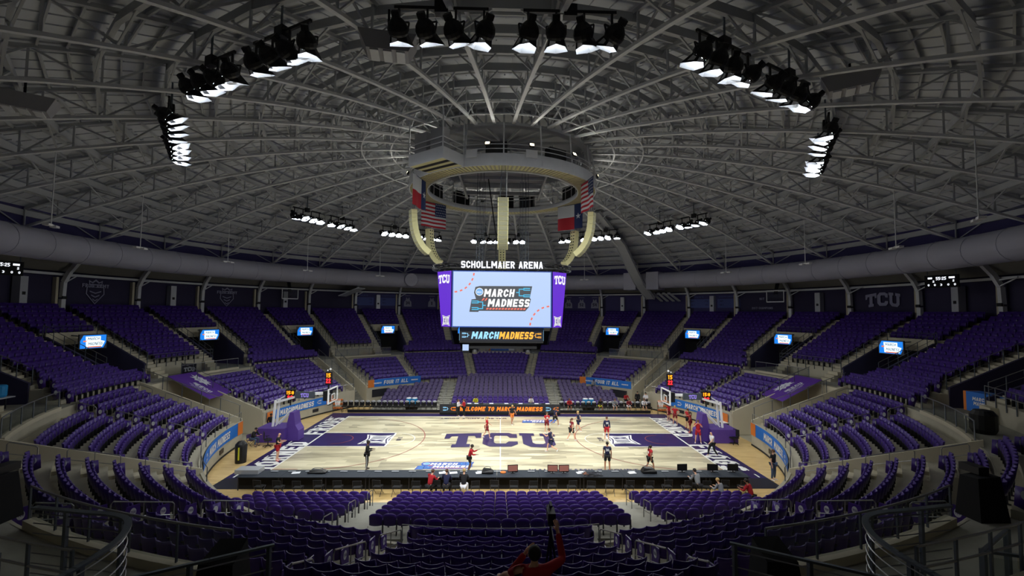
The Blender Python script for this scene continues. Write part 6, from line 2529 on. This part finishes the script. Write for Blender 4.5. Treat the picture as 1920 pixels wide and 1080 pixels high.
# ---- platform seats
order = sorted([s for s in PSEATS], key=lambda s: (s[1] - CAM_POS).length)
pm_near = platform_mb(True, 'seat_purple').mesh('retractable_chair', True)
near300 = order[:300]
ids = set(id(s) for s in near300)
print('platform seats', len(PSEATS), 'fixed', len(SEATS))
for s in near300:
    side, p, k, b, q, n = s
    o = bpy.data.objects.new('retractable_chair', pm_near)
    COL.objects.link(o)
    o.location = p
    if side == 'far': o.rotation_euler = (0, 0, 0)
    else: o.rotation_euler = (0, 0, math.pi)
    if b == 'centre': w = '%s from the left' % ORD[q]
    else: w = '%s from the steps' % ORD[q]
    tag(o, 'round-topped purple seat, %s in %s row from court, %s %s platform' % (w, ORD[k], side, b), 'seat', 'platform seats of the %s %s block' % (side, b))
rest = [s for s in PSEATS if id(s) not in ids]
bulk('platform_seats', platform_mb(False), [(s[1], 0.0 if s[0] == 'far' else math.pi) for s in rest], kind='stuff', label='greyish purple retractable seats on the far platform', category='seats')
# ================================================================== people
def skin_obj(name, verts, edges, radii, root, m, parent, sub=2, smooth=True):
    me = bpy.data.meshes.new(name)
    me.from_pydata(verts, edges, [])
    me.materials.append(MATS[m])
    o = bpy.data.objects.new(name, me)
    COL.objects.link(o)
    o.parent = parent
    md = o.modifiers.new('skin', 'SKIN')
    sv = me.skin_vertices[0].data
    for i, r in enumerate(radii):
        if isinstance(r, tuple): sv[i].radius = r
        else: sv[i].radius = (r, r)
        sv[i].use_root = (i == root)
    md.use_smooth_shade = True
    md.branch_smoothing = 0.3
    sb = o.modifiers.new('subdivision', 'SUBSURF')
    sb.levels = sb.render_levels = sub
    return o

POSES = {
    # offsets in metres for a 1.75 m person facing +y; arms: elbow, wrist relative to shoulder; legs: knee, ankle relative to hip; lean of the trunk
    'stand': dict(lean=0.0, aL=((-.05, .0, -.29), (-.06, .06, -.54)), aR=((.05, .0, -.29), (.06, .06, -.54)), lL=((-.03, .02, -.43), (-.04, -.02, -.84)), lR=((.03, .02, -.43), (.04, -.02, -.84))),
    'hips': dict(lean=0.02, aL=((-.2, -.06, -.22), (-.08, .06, -.38)), aR=((.2, -.06, -.22), (.08, .06, -.38)), lL=((-.05, .02, -.43), (-.08, -.02, -.84)), lR=((.05, .02, -.43), (.08, -.02, -.84))),
    'hold': dict(lean=0.03, aL=((-.05, .05, -.27), (.02, .29, -.24)), aR=((.05, .05, -.27), (-.02, .29, -.24)), lL=((-.03, .03, -.43), (-.05, -.02, -.84)), lR=((.03, .03, -.43), (.05, -.02, -.84))),
    'walk': dict(lean=0.04, aL=((-.05, .12, -.25), (-.04, .3, -.38)), aR=((.05, -.13, -.25), (.07, -.12, -.5)), lL=((-.02, -.06, -.43), (-.02, -.32, -.78)), lR=((.02, .2, -.4), (.02, .26, -.82))),
    'run': dict(lean=0.1, aL=((-.08, .16, -.2), (-.02, .36, -.1)), aR=((.08, -.18, -.18), (.08, -.06, -.38)), lL=((-.02, -.1, -.42), (-.02, -.48, -.55)), lR=((.02, .26, -.35), (.02, .3, -.78))),
    'face': dict(lean=-0.02, aL=((-.12, .12, -.2), (.06, .2, .04)), aR=((.12, .12, -.2), (-.06, .2, .04)), lL=((-.06, .02, -.43), (-.1, -.02, -.84)), lR=((.06, .02, -.43), (.1, -.02, -.84))),
    'reach': dict(lean=0.12, aL=((-.05, .2, -.22), (-.02, .44, -.12)), aR=((.05, .05, -.28), (.03, .3, -.28)), lL=((-.03, .08, -.42), (-.05, -.06, -.82)), lR=((.03, .08, -.42), (.05, -.04, -.82))),
    'sit': dict(lean=0.02, aL=((-.06, .06, -.27), (.0, .3, -.33)), aR=((.06, .06, -.27), (.0, .3, -.33)), lL=((-.06, .42, .0), (-.06, .38, -.44)), lR=((.06, .42, .0), (.08, .42, -.44))),
    'sitlean': dict(lean=0.2, aL=((-.06, .12, -.26), (.02, .34, -.22)), aR=((.06, .12, -.26), (.0, .34, -.22)), lL=((-.06, .42, .0), (-.06, .34, -.44)), lR=((.06, .42, .0), (.08, .36, -.44))),
    'camera': dict(lean=-0.12, aL=((-.16, .16, -.16), (.06, .22, .10)), aR=((.22, .22, .02), (.16, .42, .30)), lL=((-.30, .36, .14), (-.42, .62, -.06)), lR=((.10, .40, .1), (.12, .66, -.2))),
}

def person(label, loc, face, pose='stand', h=1.75, skin='skin_light', hair='hair_brown', top='cloth_red', bottom='cloth_black', long_s=False, long_p=False, shoes='shoe_white', tail=False, number=None, sit_z=None, bald=False, sub=1, stripe=None):
    """face: heading in degrees, 0 = +y, 90 = +x"""
    k = h / 1.75
    ps = POSES[pose]
    t = thing('person', label, 'person', loc, -R_(face))
    V = lambda *a: Vector(a) * k
    hipz = 0.92
    lowest = min(ps['lL'][1][2], ps['lR'][1][2]) * 1.0
    hipz = -lowest + 0.075
    if sit_z is not None:
        hipz = sit_z / k + 0.09
    ln = ps['lean']
    def tr(x, y, dz):   # trunk point at height dz above the hips
        return V(x, y + ln * dz * 2.0, hipz + dz)
    pel, spi, che, nb, nk = tr(0, 0, .04), tr(0, .0, .2), tr(0, 0, .40), tr(0, -.0, .54), tr(0, .015, .61)
    hd = tr(0, .03, .69); ht = tr(0, .02, .775)
    sL, sR = tr(-.175, 0, .50), tr(.175, 0, .50)
    hL, hR = V(-.095, 0, hipz), V(.095, 0, hipz)
    eL, wL = sL + V(*ps['aL'][0]), sL + V(*ps['aL'][1])
    eR, wR = sR + V(*ps['aR'][0]), sR + V(*ps['aR'][1])
    kL, nL = hL + V(*ps['lL'][0]), hL + V(*ps['lL'][1])
    kR, nR = hR + V(*ps['lR'][0]), hR + V(*ps['lR'][1])
    tL, tR = nL + V(-.015, .15, -.045), nR + V(.015, .15, -.045)
    if pose == 'run': tL = nL + V(-.0, .04, -.14)
    vs, es, rs = [], [], []
    def add(p, r, prev=None):
        vs.append(tuple(p)); rs.append(tuple(q * k for q in r) if isinstance(r, tuple) else r * k)
        if prev is not None: es.append((prev, len(vs) - 1))
        return len(vs) - 1
    i0 = add(pel, .095); i1 = add(spi, .085, i0); i2 = add(che, .095, i1); i3 = add(nb, .055, i2); i4 = add(nk, .05, i3)
    i5 = add(hd, (.078, .098), i4); i6 = add(ht, (.06, .075), i5)
    add(hd + V(0, .105, -.012), .014, i5)            # nose
    for s_, S, E, W_ in ((-1, sL, eL, wL), (1, sR, eR, wR)):
        a = add(S, .05, i2); b = add(S.lerp(E, .5), .05, a); c = add(E, .041, b); d = add(E.lerp(W_, .45), .038, c); e = add(W_, .028, d)
        dr = (W_ - E).normalized()
        pal = W_ + dr * .055 * k
        f = add(pal, (.036, .02), e)
        sd = dr.cross(Vector((0, 0, 1)))
        if sd.length < .2: sd = Vector((0, 1, 0))
        sd.normalize()
        up_ = sd.cross(dr)
        for q, (o_, ln_) in enumerate(((-.027, .062), (-.009, .075), (.009, .07), (.027, .055))):
            g = add(pal + dr * .035 * k + sd * o_ * k, .0095, f)
            add(pal + dr * (.035 + ln_) * k + sd * o_ * k * 1.1 - up_ * .018 * k, .0075, g)
        g = add(W_ + dr * .03 * k - sd * .038 * k, .011, f)
        add(W_ + dr * .07 * k - sd * .055 * k - up_ * .01 * k, .009, g)
    for H_, K_, N_, T_ in ((hL, kL, nL, tL), (hR, kR, nR, tR)):
        a = add(H_, .088, i0); b = add(H_.lerp(K_, .5), .075, a); c = add(K_, .055, b); d = add(K_.lerp(N_, .35), .052, c); e = add(N_, .036, d); add(T_, .03, e)
    skin_obj('body', vs, es, rs, 0, skin, t, sub)
    # shirt
    vs, es, rs = [], [], []
    i0 = add(tr(0, 0, .02), (.165, .13)); i1 = add(spi, (.15, .125), i0); i2 = add(che, (.172, .145), i1); i3 = add(nb + V(0, 0, -.015), .098, i2)
    for S, E, W_ in ((sL, eL, wL), (sR, eR, wR)):
        a = add(S, .078, i2)
        if long_s:
            b = add(E, .058, a); add(W_ - (W_ - E).normalized() * .02, .045, b)
        else:
            add(S.lerp(E, .6), .066, a)
    skin_obj('shirt', vs, es, rs, 0, top, t, sub)
    # trousers or shorts
    vs, es, rs = [], [], []
    i0 = add(V(0, 0, hipz + .05), (.165, .12))
    for H_, K_, N_ in ((hL, kL, nL), (hR, kR, nR)):
        a = add(H_, .105, i0)
        if long_p:
            b = add(K_, .075, a); add(N_ + (K_ - N_).normalized() * .03, .055, b)
        else:
            add(H_.lerp(K_, .82), .098, a)
    skin_obj('trousers' if long_p else 'shorts', vs, es, rs, 0, bottom, t, sub)
    # shoes
    for N_, T_ in ((nL, tL), (nR, tR)):
        vs, es, rs = [], [], []
        dn = (T_ - N_).normalized()
        a = add(N_ + V(0, 0, -.02) - dn * .03 * k, .046); b = add(N_.lerp(T_, .6) + V(0, 0, -.012), (.045, .036), a); add(T_ + dn * .03 * k + V(0, 0, .0), (.042, .03), b)
        skin_obj('shoe', vs, es, rs, 0, shoes, t, 1)
    # hair
    if not bald:
        m1 = MB().m(hair)
        c_ = hd + V(0, -.018, .035)
        m1.ball(c_, 1.0, 12, 8, (.088 * k, .108 * k, .098 * k))
        if tail:
            m1.tube([c_ + V(0, -.09, .03), c_ + V(0, -.15, -.03), c_ + V(0, -.14, -.2), c_ + V(0, -.12, -.28)], [.03 * k, .04 * k, .03 * k, .01 * k], 7)
        local(m1, 'hair', t, smooth=True)
    # face details
    m1 = MB().m('eye')
    for x in (-.032, .032):
        m1.ball(hd + V(x, .092, .012), .011 * k, 6, 4)
    local(m1, 'eyes', t)
    m1 = MB().m('crimson'); m1.ball(hd + V(0, .088, -.045), 1.0, 6, 4, (.026 * k, .012 * k, .008 * k)); local(m1, 'mouth', t)
    m1 = MB().m(skin)
    for x in (-.082, .082):
        m1.ball(hd + V(x, .0, .0), 1.0, 6, 4, (.012 * k, .02 * k, .03 * k))
    local(m1, 'ear', t)
    if number:
        m1 = MB().m('white')
        for sy, u in ((1, -1), (-1, 1)):
            o_ = tr(0, sy * .128 + (.0), .36)
            fr = frame(o_, (u, 0, 0), (0, 0, 1))
            text(m1, number, fr, 0, 0, .15 * k, .17 * k, bold=.05)
        local(m1, 'jersey_number', t)
    if stripe:
        m1 = MB().m(stripe)
        for H_, K_, N_, sx in ((hL, kL, nL, -1), (hR, kR, nR, 1)):
            off = V(sx * .09, 0, 0)
            m1.tube([H_ + off, K_ + V(sx * .072, 0, 0), N_ + V(sx * .055, 0, .05)], .012, 4)
        local(m1, 'side_stripe', t)
    return t

person('person in black with white side stripes standing beyond the press row at left', (-8.42, -6.65, 0), 80, 'hold', 1.85, 'skin_dark', 'hair_dark', 'cloth_black', 'cloth_black', True, True, 'cloth_black', stripe='white')
person('person in red long-sleeved top and black shorts just beyond the press row', (-1.96, -7.0, 0), 80, 'reach', 1.72, 'skin_dark', 'hair_dark', 'cloth_red', 'cloth_black', True, False, 'cloth_white')
person('player in red walking over the first big purple letters at centre court', (-1.11, 0.4, 0), 85, 'walk', 1.74, 'skin_light', 'hair_blond', 'cloth_red', 'crimson', number='3', tail=True)
person('person in red hooded top and black pants standing in front of the display board', (-3.45, 7.55, 0), -120, 'hold', 1.7, 'skin_light', 'hair_brown', 'cloth_red', 'cloth_black', True, True, 'shoe_white', tail=True)
person('person in white top and black pants talking in front of the display board', (-4.05, 7.6, 0), 110, 'hold', 1.66, 'skin_light', 'hair_brown', 'cloth_white', 'cloth_black', True, True, 'shoe_white', tail=True)
person('player in dark top and orange-red shorts before the middle of the display board', (1.04, 4.9, 0), 160, 'walk', 1.74, 'skin_mid', 'hair_blond', 'cloth_black', 'orange', tail=True)
person('player in red right of the big centre letters, partly behind a dark-shirted player', (3.86, 2.1, 0), 170, 'hold', 1.72, 'skin_light', 'hair_brown', 'cloth_red', 'crimson', number='2', tail=True)
person('player in navy and white kit running left past the last purple letter', (3.62, -3.2, 0), -70, 'run', 1.8, 'skin_light', 'hair_brown', 'cloth_navy', 'cloth_navy', number='12')
person('player in navy running near the right end of the display board', (4.8, 4.2, 0), 60, 'run', 1.72, 'skin_mid', 'hair_brown', 'cloth_navy', 'cloth_black', tail=True)
person('player in red shirt and black shorts striding with long hair, right of centre court', (5.54, -0.2, 0), 60, 'walk', 1.78, 'skin_light', 'hair_brown', 'crimson', 'cloth_black', number='5', tail=True)
person('player in white-sleeved navy top walking behind the striding red player', (6.6, 2.5, 0), -60, 'walk', 1.74, 'skin_light', 'hair_blond', 'cloth_navy', 'cloth_navy', number='7')
person('player in navy long sleeves and red shorts at the top of the right key', (8.36, -0.1, 0), 175, 'stand', 1.86, 'skin_light', 'hair_brown', 'cloth_navy', 'cloth_red', True, number='44')
person('player in navy number thirty jersey seen from behind near the press row', (6.76, -6.9, 0), 10, 'stand', 1.86, 'skin_mid', 'hair_dark', 'cloth_navy', 'cloth_black', number='30')
person('player in red and black kit turning to the right near the press row', (9.47, -6.9, 0), 70, 'walk', 1.66, 'skin_mid', 'hair_dark', 'cloth_red', 'cloth_black', number='1', tail=True)
person('first of four players in red by the right basket, farthest along the end line', (15.62, 6.0, 0), 150, 'stand', 1.74, 'skin_light', 'hair_brown', 'cloth_red', 'crimson', tail=True)
person('second of four players in red by the right basket, bending arms', (15.75, 4.8, 0), -140, 'hips', 1.74, 'skin_light', 'hair_blond', 'cloth_red', 'crimson', tail=True)
person('third of four players in red by the right basket, leaning back on the wall side', (16.4, 3.6, 0), -120, 'hold', 1.74, 'skin_light', 'hair_brown', 'cloth_red', 'cloth_black', shoes='shoe_red', tail=True)
person('fourth of four players in red by the right basket, closest to the purple pad', (16.0, 2.2, 0), -60, 'hips', 1.76, 'skin_mid', 'hair_brown', 'cloth_red', 'crimson', shoes='shoe_red', tail=True)
person('player in red with both hands at the face beside the right goal base', (15.3, -0.84, 0), -160, 'face', 1.8, 'skin_light', 'hair_brown', 'cloth_red', 'cloth_red', tail=True)
person('person in white polo shirt and black pants striding along the right end line', (14.9, -4.0, 0), -100, 'walk', 1.78, 'skin_light', 'hair_dark', 'cloth_white', 'cloth_black', False, True, bald=True)
person('bald person in black shirt and red shorts standing at the left end line', (-14.81, -4.95, 0), 80, 'hold', 1.88, 'skin_light', 'hair_brown', 'cloth_black', 'cloth_red', bald=True, shoes='shoe_red')
person('person in dark jacket sitting on a chair by the left corner wall', (-18.2, -1.8, 0), 100, 'sitlean', 1.75, 'skin_light', 'hair_dark', 'cloth_black', 'cloth_jeans', True, True, 'cloth_black', sit_z=0.47)
folding_chair('purple and black chair under the person in the dark jacket by the left wall', (-18.25, -1.8, 0), R_(-100), 'seat_platform')
person('person in dark clothes standing at the mouth of the left court tunnel', (-18.4, 1.2, 0), 150, 'stand', 1.3 / 0.75, 'skin_dark', 'hair_dark', 'cloth_black', 'cloth_black', True, True, 'cloth_black')
person('person in black shirt and light jeans standing at the near right corner of the floor', (16.5, -8.4, 0), 150, 'stand', 1.85, 'skin_light', 'hair_brown', 'cloth_black', 'cloth_jeans', False, True)
# far bench
for x, top_, bot, lab, sk in ((6.95, 'cloth_red', 'cloth_black', 'person in red sitting on the right bench beside the coolers', 'skin_mid'), (10.1, 'cloth_black', 'cloth_yellow', 'person in black and gold sitting bent forward on the right bench', 'skin_mid'),
                          (11.55, 'cloth_grey', 'cloth_grey', 'person in pale grey sitting on the right bench', 'skin_light'), (13.0, 'crimson', 'cloth_white', 'person in dark red sitting on the right bench', 'skin_light'), (14.55, 'cloth_white', 'cloth_black', 'person in white and black sitting near the end of the right bench', 'skin_light')):
    person(lab, (x, 9.95, 0), 180, 'sitlean', 1.75, sk, 'hair_brown', top_, bot, True, False, sit_z=0.49)
# in the far seats
for x, k_, top_, lab in ((-2.55, 0, 'cloth_yellow', 'person in black and yellow sitting in the first row behind the display board'), (3.15, 0, 'cloth_white', 'person in white sitting behind the display board, right of the middle'),
                         (12.4, 5, 'cloth_grey', 'person in grey sitting high in the far right platform seats'), (13.3, 1, 'cloth_red', 'person in red sitting low in the far right platform seats')):
    yy = 11.35 + 0.905 * k_
    xx = x if k_ != 5 else 10.6
    person(lab, (xx, yy - 0.25, 0.02 + 0.22 * k_), 180, 'sitlean', 1.72, 'skin_mid', 'hair_dark', top_, 'cloth_black', True, True, sit_z=0.45)
person('person in black standing at the right end behind the far bench', (14.5, 11.8, 0), -170, 'stand', 1.78, 'skin_light', 'hair_dark', 'cloth_black', 'cloth_black', True, True)
person('person in white shirt beside the one in black behind the far bench', (15.2, 11.2, 0), -150, 'hold', 1.78, 'skin_light', 'hair_dark', 'cloth_white', 'cloth_black', True, True)
# press row
person('person in red sweater leaning on the press table, seen from behind', (-3.85, -10.75, 0), 30, 'sitlean', 1.75, 'skin_light', 'hair_brown', 'cloth_red', 'cloth_black', True, True, sit_z=0.47)
person('person in dark jacket at the press table between red sweater and fair hair', (-2.95, -10.75, 0), 0, 'sitlean', 1.75, 'skin_light', 'hair_brown', 'cloth_navy', 'cloth_black', True, True, sit_z=0.47)
person('fair-haired person in black sitting at the press table', (-2.0, -10.75, 0), 0, 'sitlean', 1.8, 'skin_light', 'hair_blond', 'cloth_black', 'cloth_white', True, True, sit_z=0.47)
person('person in pale grey hoodie sitting at the right part of the press table', (10.9, -10.7, 0), -20, 'sitlean', 1.78, 'skin_light', 'hair_dark', 'cloth_grey', 'cloth_black', True, True, sit_z=0.47)
person('person in grey sitting in the near right platform seats with an arm out', (11.55, -12.05, 0.05), -30, 'sitlean', 1.7, 'skin_light', 'hair_blond', 'cloth_grey', 'cloth_grey', True, True, sit_z=0.45)
person('person in red sitting at the end of the near right platform seats', (12.8, -12.6, 0.2), -40, 'sitlean', 1.75, 'skin_mid', 'hair_dark', 'cloth_red', 'cloth_black', True, True, sit_z=0.45)
# photographer on the stepped rows below the camera
person('person in red top lounging in the seats, one arm reaching up to a tripod', (0.42, -28.75, 5.0), 4, 'camera', 1.85, 'skin_light', 'hair_dark', 'cloth_red', 'cloth_black', True, False, 'cloth_white', sit_z=0.72, sub=2)
# tripod with camera
t = thing('camera_tripod', 'black video camera on a tall tripod standing among the near centre seats', 'tripod', (0.86, -27.0, 3.7))
bx_, by_ = 0.86, -27.0
for k_ in range(3):
    a = R_(90 + 120 * k_)
    m1 = MB().m('black')
    m1.tube([(bx_, by_, 5.95), (bx_ + 0.2 * math.cos(a), by_ + 0.2 * math.sin(a), 4.9), (bx_ + 0.36 * math.cos(a), by_ + 0.34 * math.sin(a), 4.37 if by_ + 0.34 * math.sin(a) < -26.4 else 4.1)], [0.022, 0.018, 0.014], 6)
    m1.build('leg', t)
m1 = MB().m('black'); m1.cyl((bx_, by_, 5.5), (bx_, by_, 6.15), 0.025); m1.ball((bx_, by_, 6.1), 0.06, 8, 6); m1.build('centre_column', t)
m1 = MB().m('rail'); m1.tube([(bx_, by_, 6.1), (bx_ + 0.02, by_ - 0.3, 5.95)], 0.012, 5); m1.build('pan_handle', t)
m1 = MB().m('black'); m1.box(bx_ - 0.07, bx_ + 0.07, by_ - 0.16, by_ + 0.14, 6.17, 6.34); m1.cyl((bx_, by_ + 0.14, 6.25), (bx_, by_ + 0.34, 6.25), 0.055); m1.box(bx_ - 0.02, bx_ + 0.02, by_ - 0.08, by_ + 0.12, 6.42, 6.45)
m1.box(bx_ - 0.02, bx_ + 0.02, by_ + 0.08, by_ + 0.12, 6.33, 6.43); m1.build('video_camera', t)

# ================================================================== near walkway: rails, glass gates, covered gear
def cable_rail(name, label, pts, z_top, z_floor, n_cab=7, posts=(), curve=True, flat=0.1):
    """guard rail following plan points"""
    t = thing(name, label, 'railing', (pts[0][0], pts[0][1], z_floor))
    if curve:
        # catmull-rom through the plan points
        Q = []
        pp = [pts[0]] + list(pts) + [pts[-1]]
        for i in range(1, len(pp) - 2):
            for q in range(6):
                s_ = q / 6
                p0, p1, p2, p3 = [np.array(x[:2], dtype=float) for x in pp[i - 1:i + 3]]
                Q.append(0.5 * ((2 * p1) + (-p0 + p2) * s_ + (2 * p0 - 5 * p1 + 4 * p2 - p3) * s_ ** 2 + (-p0 + 3 * p1 - 3 * p2 + p3) * s_ ** 3))
        Q.append(np.array(pts[-1][:2], dtype=float))
    else:
        Q = [np.array(p[:2], dtype=float) for p in pts]
    m1 = MB().m('rail_dark')
    for i in range(len(Q) - 1):
        a, b = Vector((*Q[i], z_top)), Vector((*Q[i + 1], z_top))
        e = (b - a).normalized() * 0.01
        m1.beam(a - e, b + e, flat, 0.035)
    m1.build('top_rail', t)
    for k in range(n_cab):
        z = z_floor + 0.12 + (z_top - z_floor - 0.22) * k / (n_cab - 1)
        m1 = MB().m('rail')
        m1.tube([Vector((*q, z)) for q in Q], 0.011, 4)
        m1.build('cable', t)
    for p in posts:
        m1 = MB().m('rail_dark')
        m1.beam((p[0], p[1], z_floor), (p[0], p[1], z_top), 0.07, 0.05)
        m1.build('post', t)
    return t
for s_, w in ((-1, 'left'), (1, 'right')):
    pts = [(s_ * 8.3, -27.1), (s_ * 7.25, -27.3), (s_ * 6.75, -27.38), (s_ * 6.33, -27.56), (s_ * 6.05, -27.9), (s_ * 5.88, -28.3), (s_ * 5.82, -28.8), (s_ * 5.85, -29.4)]
    cable_rail('curved_cable_rail', 'curved dark cable railing with a broad flat top rail at the lower %s' % w, pts, 6.45, 5.0 if False else 4.36, 12, [(s_ * 7.6, -27.25), (s_ * 6.45, -27.5), (s_ * 5.84, -28.9)])
    pts = [(s_ * 3.5, -28.35), (s_ * 4.2, -28.75), (s_ * 5.0, -29.2), (s_ * 5.8, -29.6)]
    cable_rail('cable_rail', 'straight dark cable railing running out of the picture at the bottom %s' % w, pts, 6.42, 5.0, 6, [(s_ * 3.55, -28.38), (s_ * 4.4, -28.85)], curve=False, flat=0.05)
    # framed glass gate
    t = thing('glass_gate', 'dark framed glass gate on the walkway at the lower %s' % w, 'gate', (s_ * 9.8, -27.2, ZW))
    for x, y in ((9.0, -27.0), (9.9, -27.3), (11.2, -26.8), (10.4, -26.2)):
        m1 = MB().m('rail_dark'); m1.beam((s_ * x, y, ZW), (s_ * x, y, ZW + 1.25), 0.1, 0.06); m1.build('post', t)
    for a, b in (((9.0, -27.0), (9.9, -27.3)), ((9.9, -27.3), (11.2, -26.8)), ((9.0, -27.0), (10.4, -26.2))):
        m1 = MB().m('rail_dark'); m1.beam((s_ * a[0], a[1], ZW + 1.22), (s_ * b[0], b[1], ZW + 1.22), 0.06, 0.05); m1.build('top_rail', t)
        m1 = MB().m('glass_rail'); m1.beam((s_ * a[0], a[1], ZW + 0.62), (s_ * b[0], b[1], ZW + 0.62), 0.012, 1.0); m1.build('pane', t)
    # black covered equipment
    t = thing('covered_equipment', 'black cloth-covered equipment on a stand behind the last rows at the lower %s' % w, 'covered equipment', (s_ * 5.2, -26.9, ZW))
    m1 = MB().m('black_matte')
    cx, cy, cz = s_ * 5.15, -26.75, 5.1
    v = [(cx - .38, cy - .4, 4.5), (cx + .38, cy - .4, 4.5), (cx + .34, cy + .35, 4.55), (cx - .34, cy + .35, 4.55), (cx - .3, cy - .3, 5.42), (cx + .3, cy - .28, 5.4), (cx + .26, cy + .25, 5.62), (cx - .26, cy + .25, 5.6)]
    m1.add(v, [(3, 2, 1, 0), (4, 5, 6, 7), (0, 1, 5, 4), (1, 2, 6, 5), (2, 3, 7, 6), (3, 0, 4, 7)])
    m1.build('cloth_cover', t)
    for dx in (-.3, .3):
        for dy in (-.3, .3):
            m1 = MB().m('seat_metal'); m1.tube([(cx + dx, cy + dy, ZW), (cx + dx * .6, cy + dy * .6, 4.6)], 0.02, 5); m1.build('leg', t)
    t = thing('covered_camera', 'large black shrouded camera position at the %s edge of the near walkway' % w, 'covered equipment', (s_ * 13.2, -24.0, ZW))
    m1 = MB().m('black_matte')
    x0, y0_ = s_ * 13.45, -22.95
    v = [(x0 - .42, y0_ - .35, ZW), (x0 + .42, y0_ - .35, ZW), (x0 + .42, y0_ + .35, ZW), (x0 - .42, y0_ + .35, ZW), (x0 - .34, y0_ - .25, ZW + 1.15), (x0 + .3, y0_ - .25, ZW + 1.2), (x0 + .3, y0_ + .25, ZW + 1.2), (x0 - .34, y0_ + .25, ZW + 1.1)]
    m1.add(v, [(3, 2, 1, 0), (4, 5, 6, 7), (0, 1, 5, 4), (1, 2, 6, 5), (2, 3, 7, 6), (3, 0, 4, 7)])
    m1.build('shroud', t)
    m1 = MB().m('black'); m1.box(x0 - .15, x0 + .15, y0_ - .1, y0_ + .45, ZW + 1.2, ZW + 1.4); m1.build('lens_hood', t)
# blue tub on the mid-left walkway, cloth table at the mid-right
t = thing('drink_cooler', 'blue drink cooler on a ledge of the walkway at the left edge', 'cooler', P(29.6, -109, ZW))
c0 = P(29.6, -109, 5.0)
m1 = MB().m('barrel_blue'); m1.lathe(c0, (0, 0, 1), [(.28, 0), (.33, .1), (.33, .6), (.28, .66)], 16); m1.build('barrel', t)
m1 = MB().m('silver'); m1.box(c0.x - .5, c0.x + .5, c0.y - .4, c0.y + .4, 4.94, 5.0); m1.build('ledge', t)
for dx in (-.4, .4):
    m1 = MB().m('seat_metal'); m1.beam((c0.x + dx, c0.y, ZW), (c0.x + dx, c0.y, 4.94), .05, .05, up=(0, 1, 0)); m1.build('leg', t)
t = thing('draped_table', 'table with blue and orange tournament cloth on the walkway at the right edge', 'table', P(29.6, 112, ZW))
c0 = P(29.6, 112, ZW)
tw = Vector((-c0.x, -c0.y - 10, 0)).normalized(); u = Vector((0, 0, 1)).cross(tw).normalized()
m1 = MB().m('blue'); m1.obox(c0 + Vector((0, 0, .75)), u, tw, Vector((0, 0, 1)), 1.15, .45, .55); m1.build('cloth', t)
m1 = MB().m('orange'); m1.obox(c0 + Vector((0, 0, .75)) - u * 1.2, u, tw, Vector((0, 0, 1)), .08, .455, .55); m1.build('orange_edge', t)
fr = frame(c0 + tw * .46 + Vector((0, 0, .8)), u, (0, 0, 1))
m1 = MB().m('paint_white'); text(m1, 'MARCH', fr, -.35, .14, .2, .8, bold=.04, shear=.15); text(m1, 'MADNESS', fr, -.2, -.12, .2, 1.0, bold=.04, shear=.15); m1.build('lettering', t)
m1 = MB().m('white'); m1.poly([(.6, -.5), (1.1, -.5), (1.1, .5), (.7, .4)], fr, 0.005); m1.build('white_cloth', t)
for az_, w in ((98.5, 'right'),):
    c0 = P(27.3, 121.3, ZW)
    t = thing('covered_bin', 'dark rounded bin on the walkway beside the draped table', 'bin', c0)
    m1 = MB().m('black'); m1.lathe(c0, (0, 0, 1), [(.4, 0), (.5, .2), (.5, .9), (.35, 1.1), (.05, 1.15)], 16); m1.build('bin_body', t)
# small black sign with letters by the left tunnel
t = thing('crest_cart', 'black cart with a small pale lettered sign above the left tunnel cover', 'cart', P(27.4, -82, ZW))
c0 = P(27.3, -81.5, ZW + .5)
tw = Vector((-c0.x * .6, -c0.y - 14, 0)).normalized(); u = Vector((0, 0, 1)).cross(tw).normalized()
m1 = MB().m('black'); m1.obox(c0, u, tw, Vector((0, 0, 1)), .5, .3, .42); m1.build('box', t)
m1 = MB().m('logo_white'); tcu(m1, frame(c0 + tw * .31, u, (0, 0, 1)), 0, 0, .75, .35, arch=.12); m1.build('letters', t)
for sg in (-.35, .35):
    m1 = MB().m('black'); m1.lathe(c0 + u * sg - Vector((0, 0, .42)), u, [(.08, -.03), (.08, .03)], 10); m1.build('wheel', t)
# gear under the scoreboard line: black camera kits behind the far centre block
for az_, w in ((-8.2, 'left'), (8.0, 'right')):
    c0 = P(26.9, az_, ZW)
    t = thing('covered_camera', 'dark covered camera on the walkway just %s of the far centre block' % w, 'covered equipment', c0)
    m1 = MB().m('black_matte'); m1.lathe(c0, (0, 0, 1), [(.5, 0), (.45, .8), (.3, 1.1), (.1, 1.25)], 8); m1.build('cover', t)
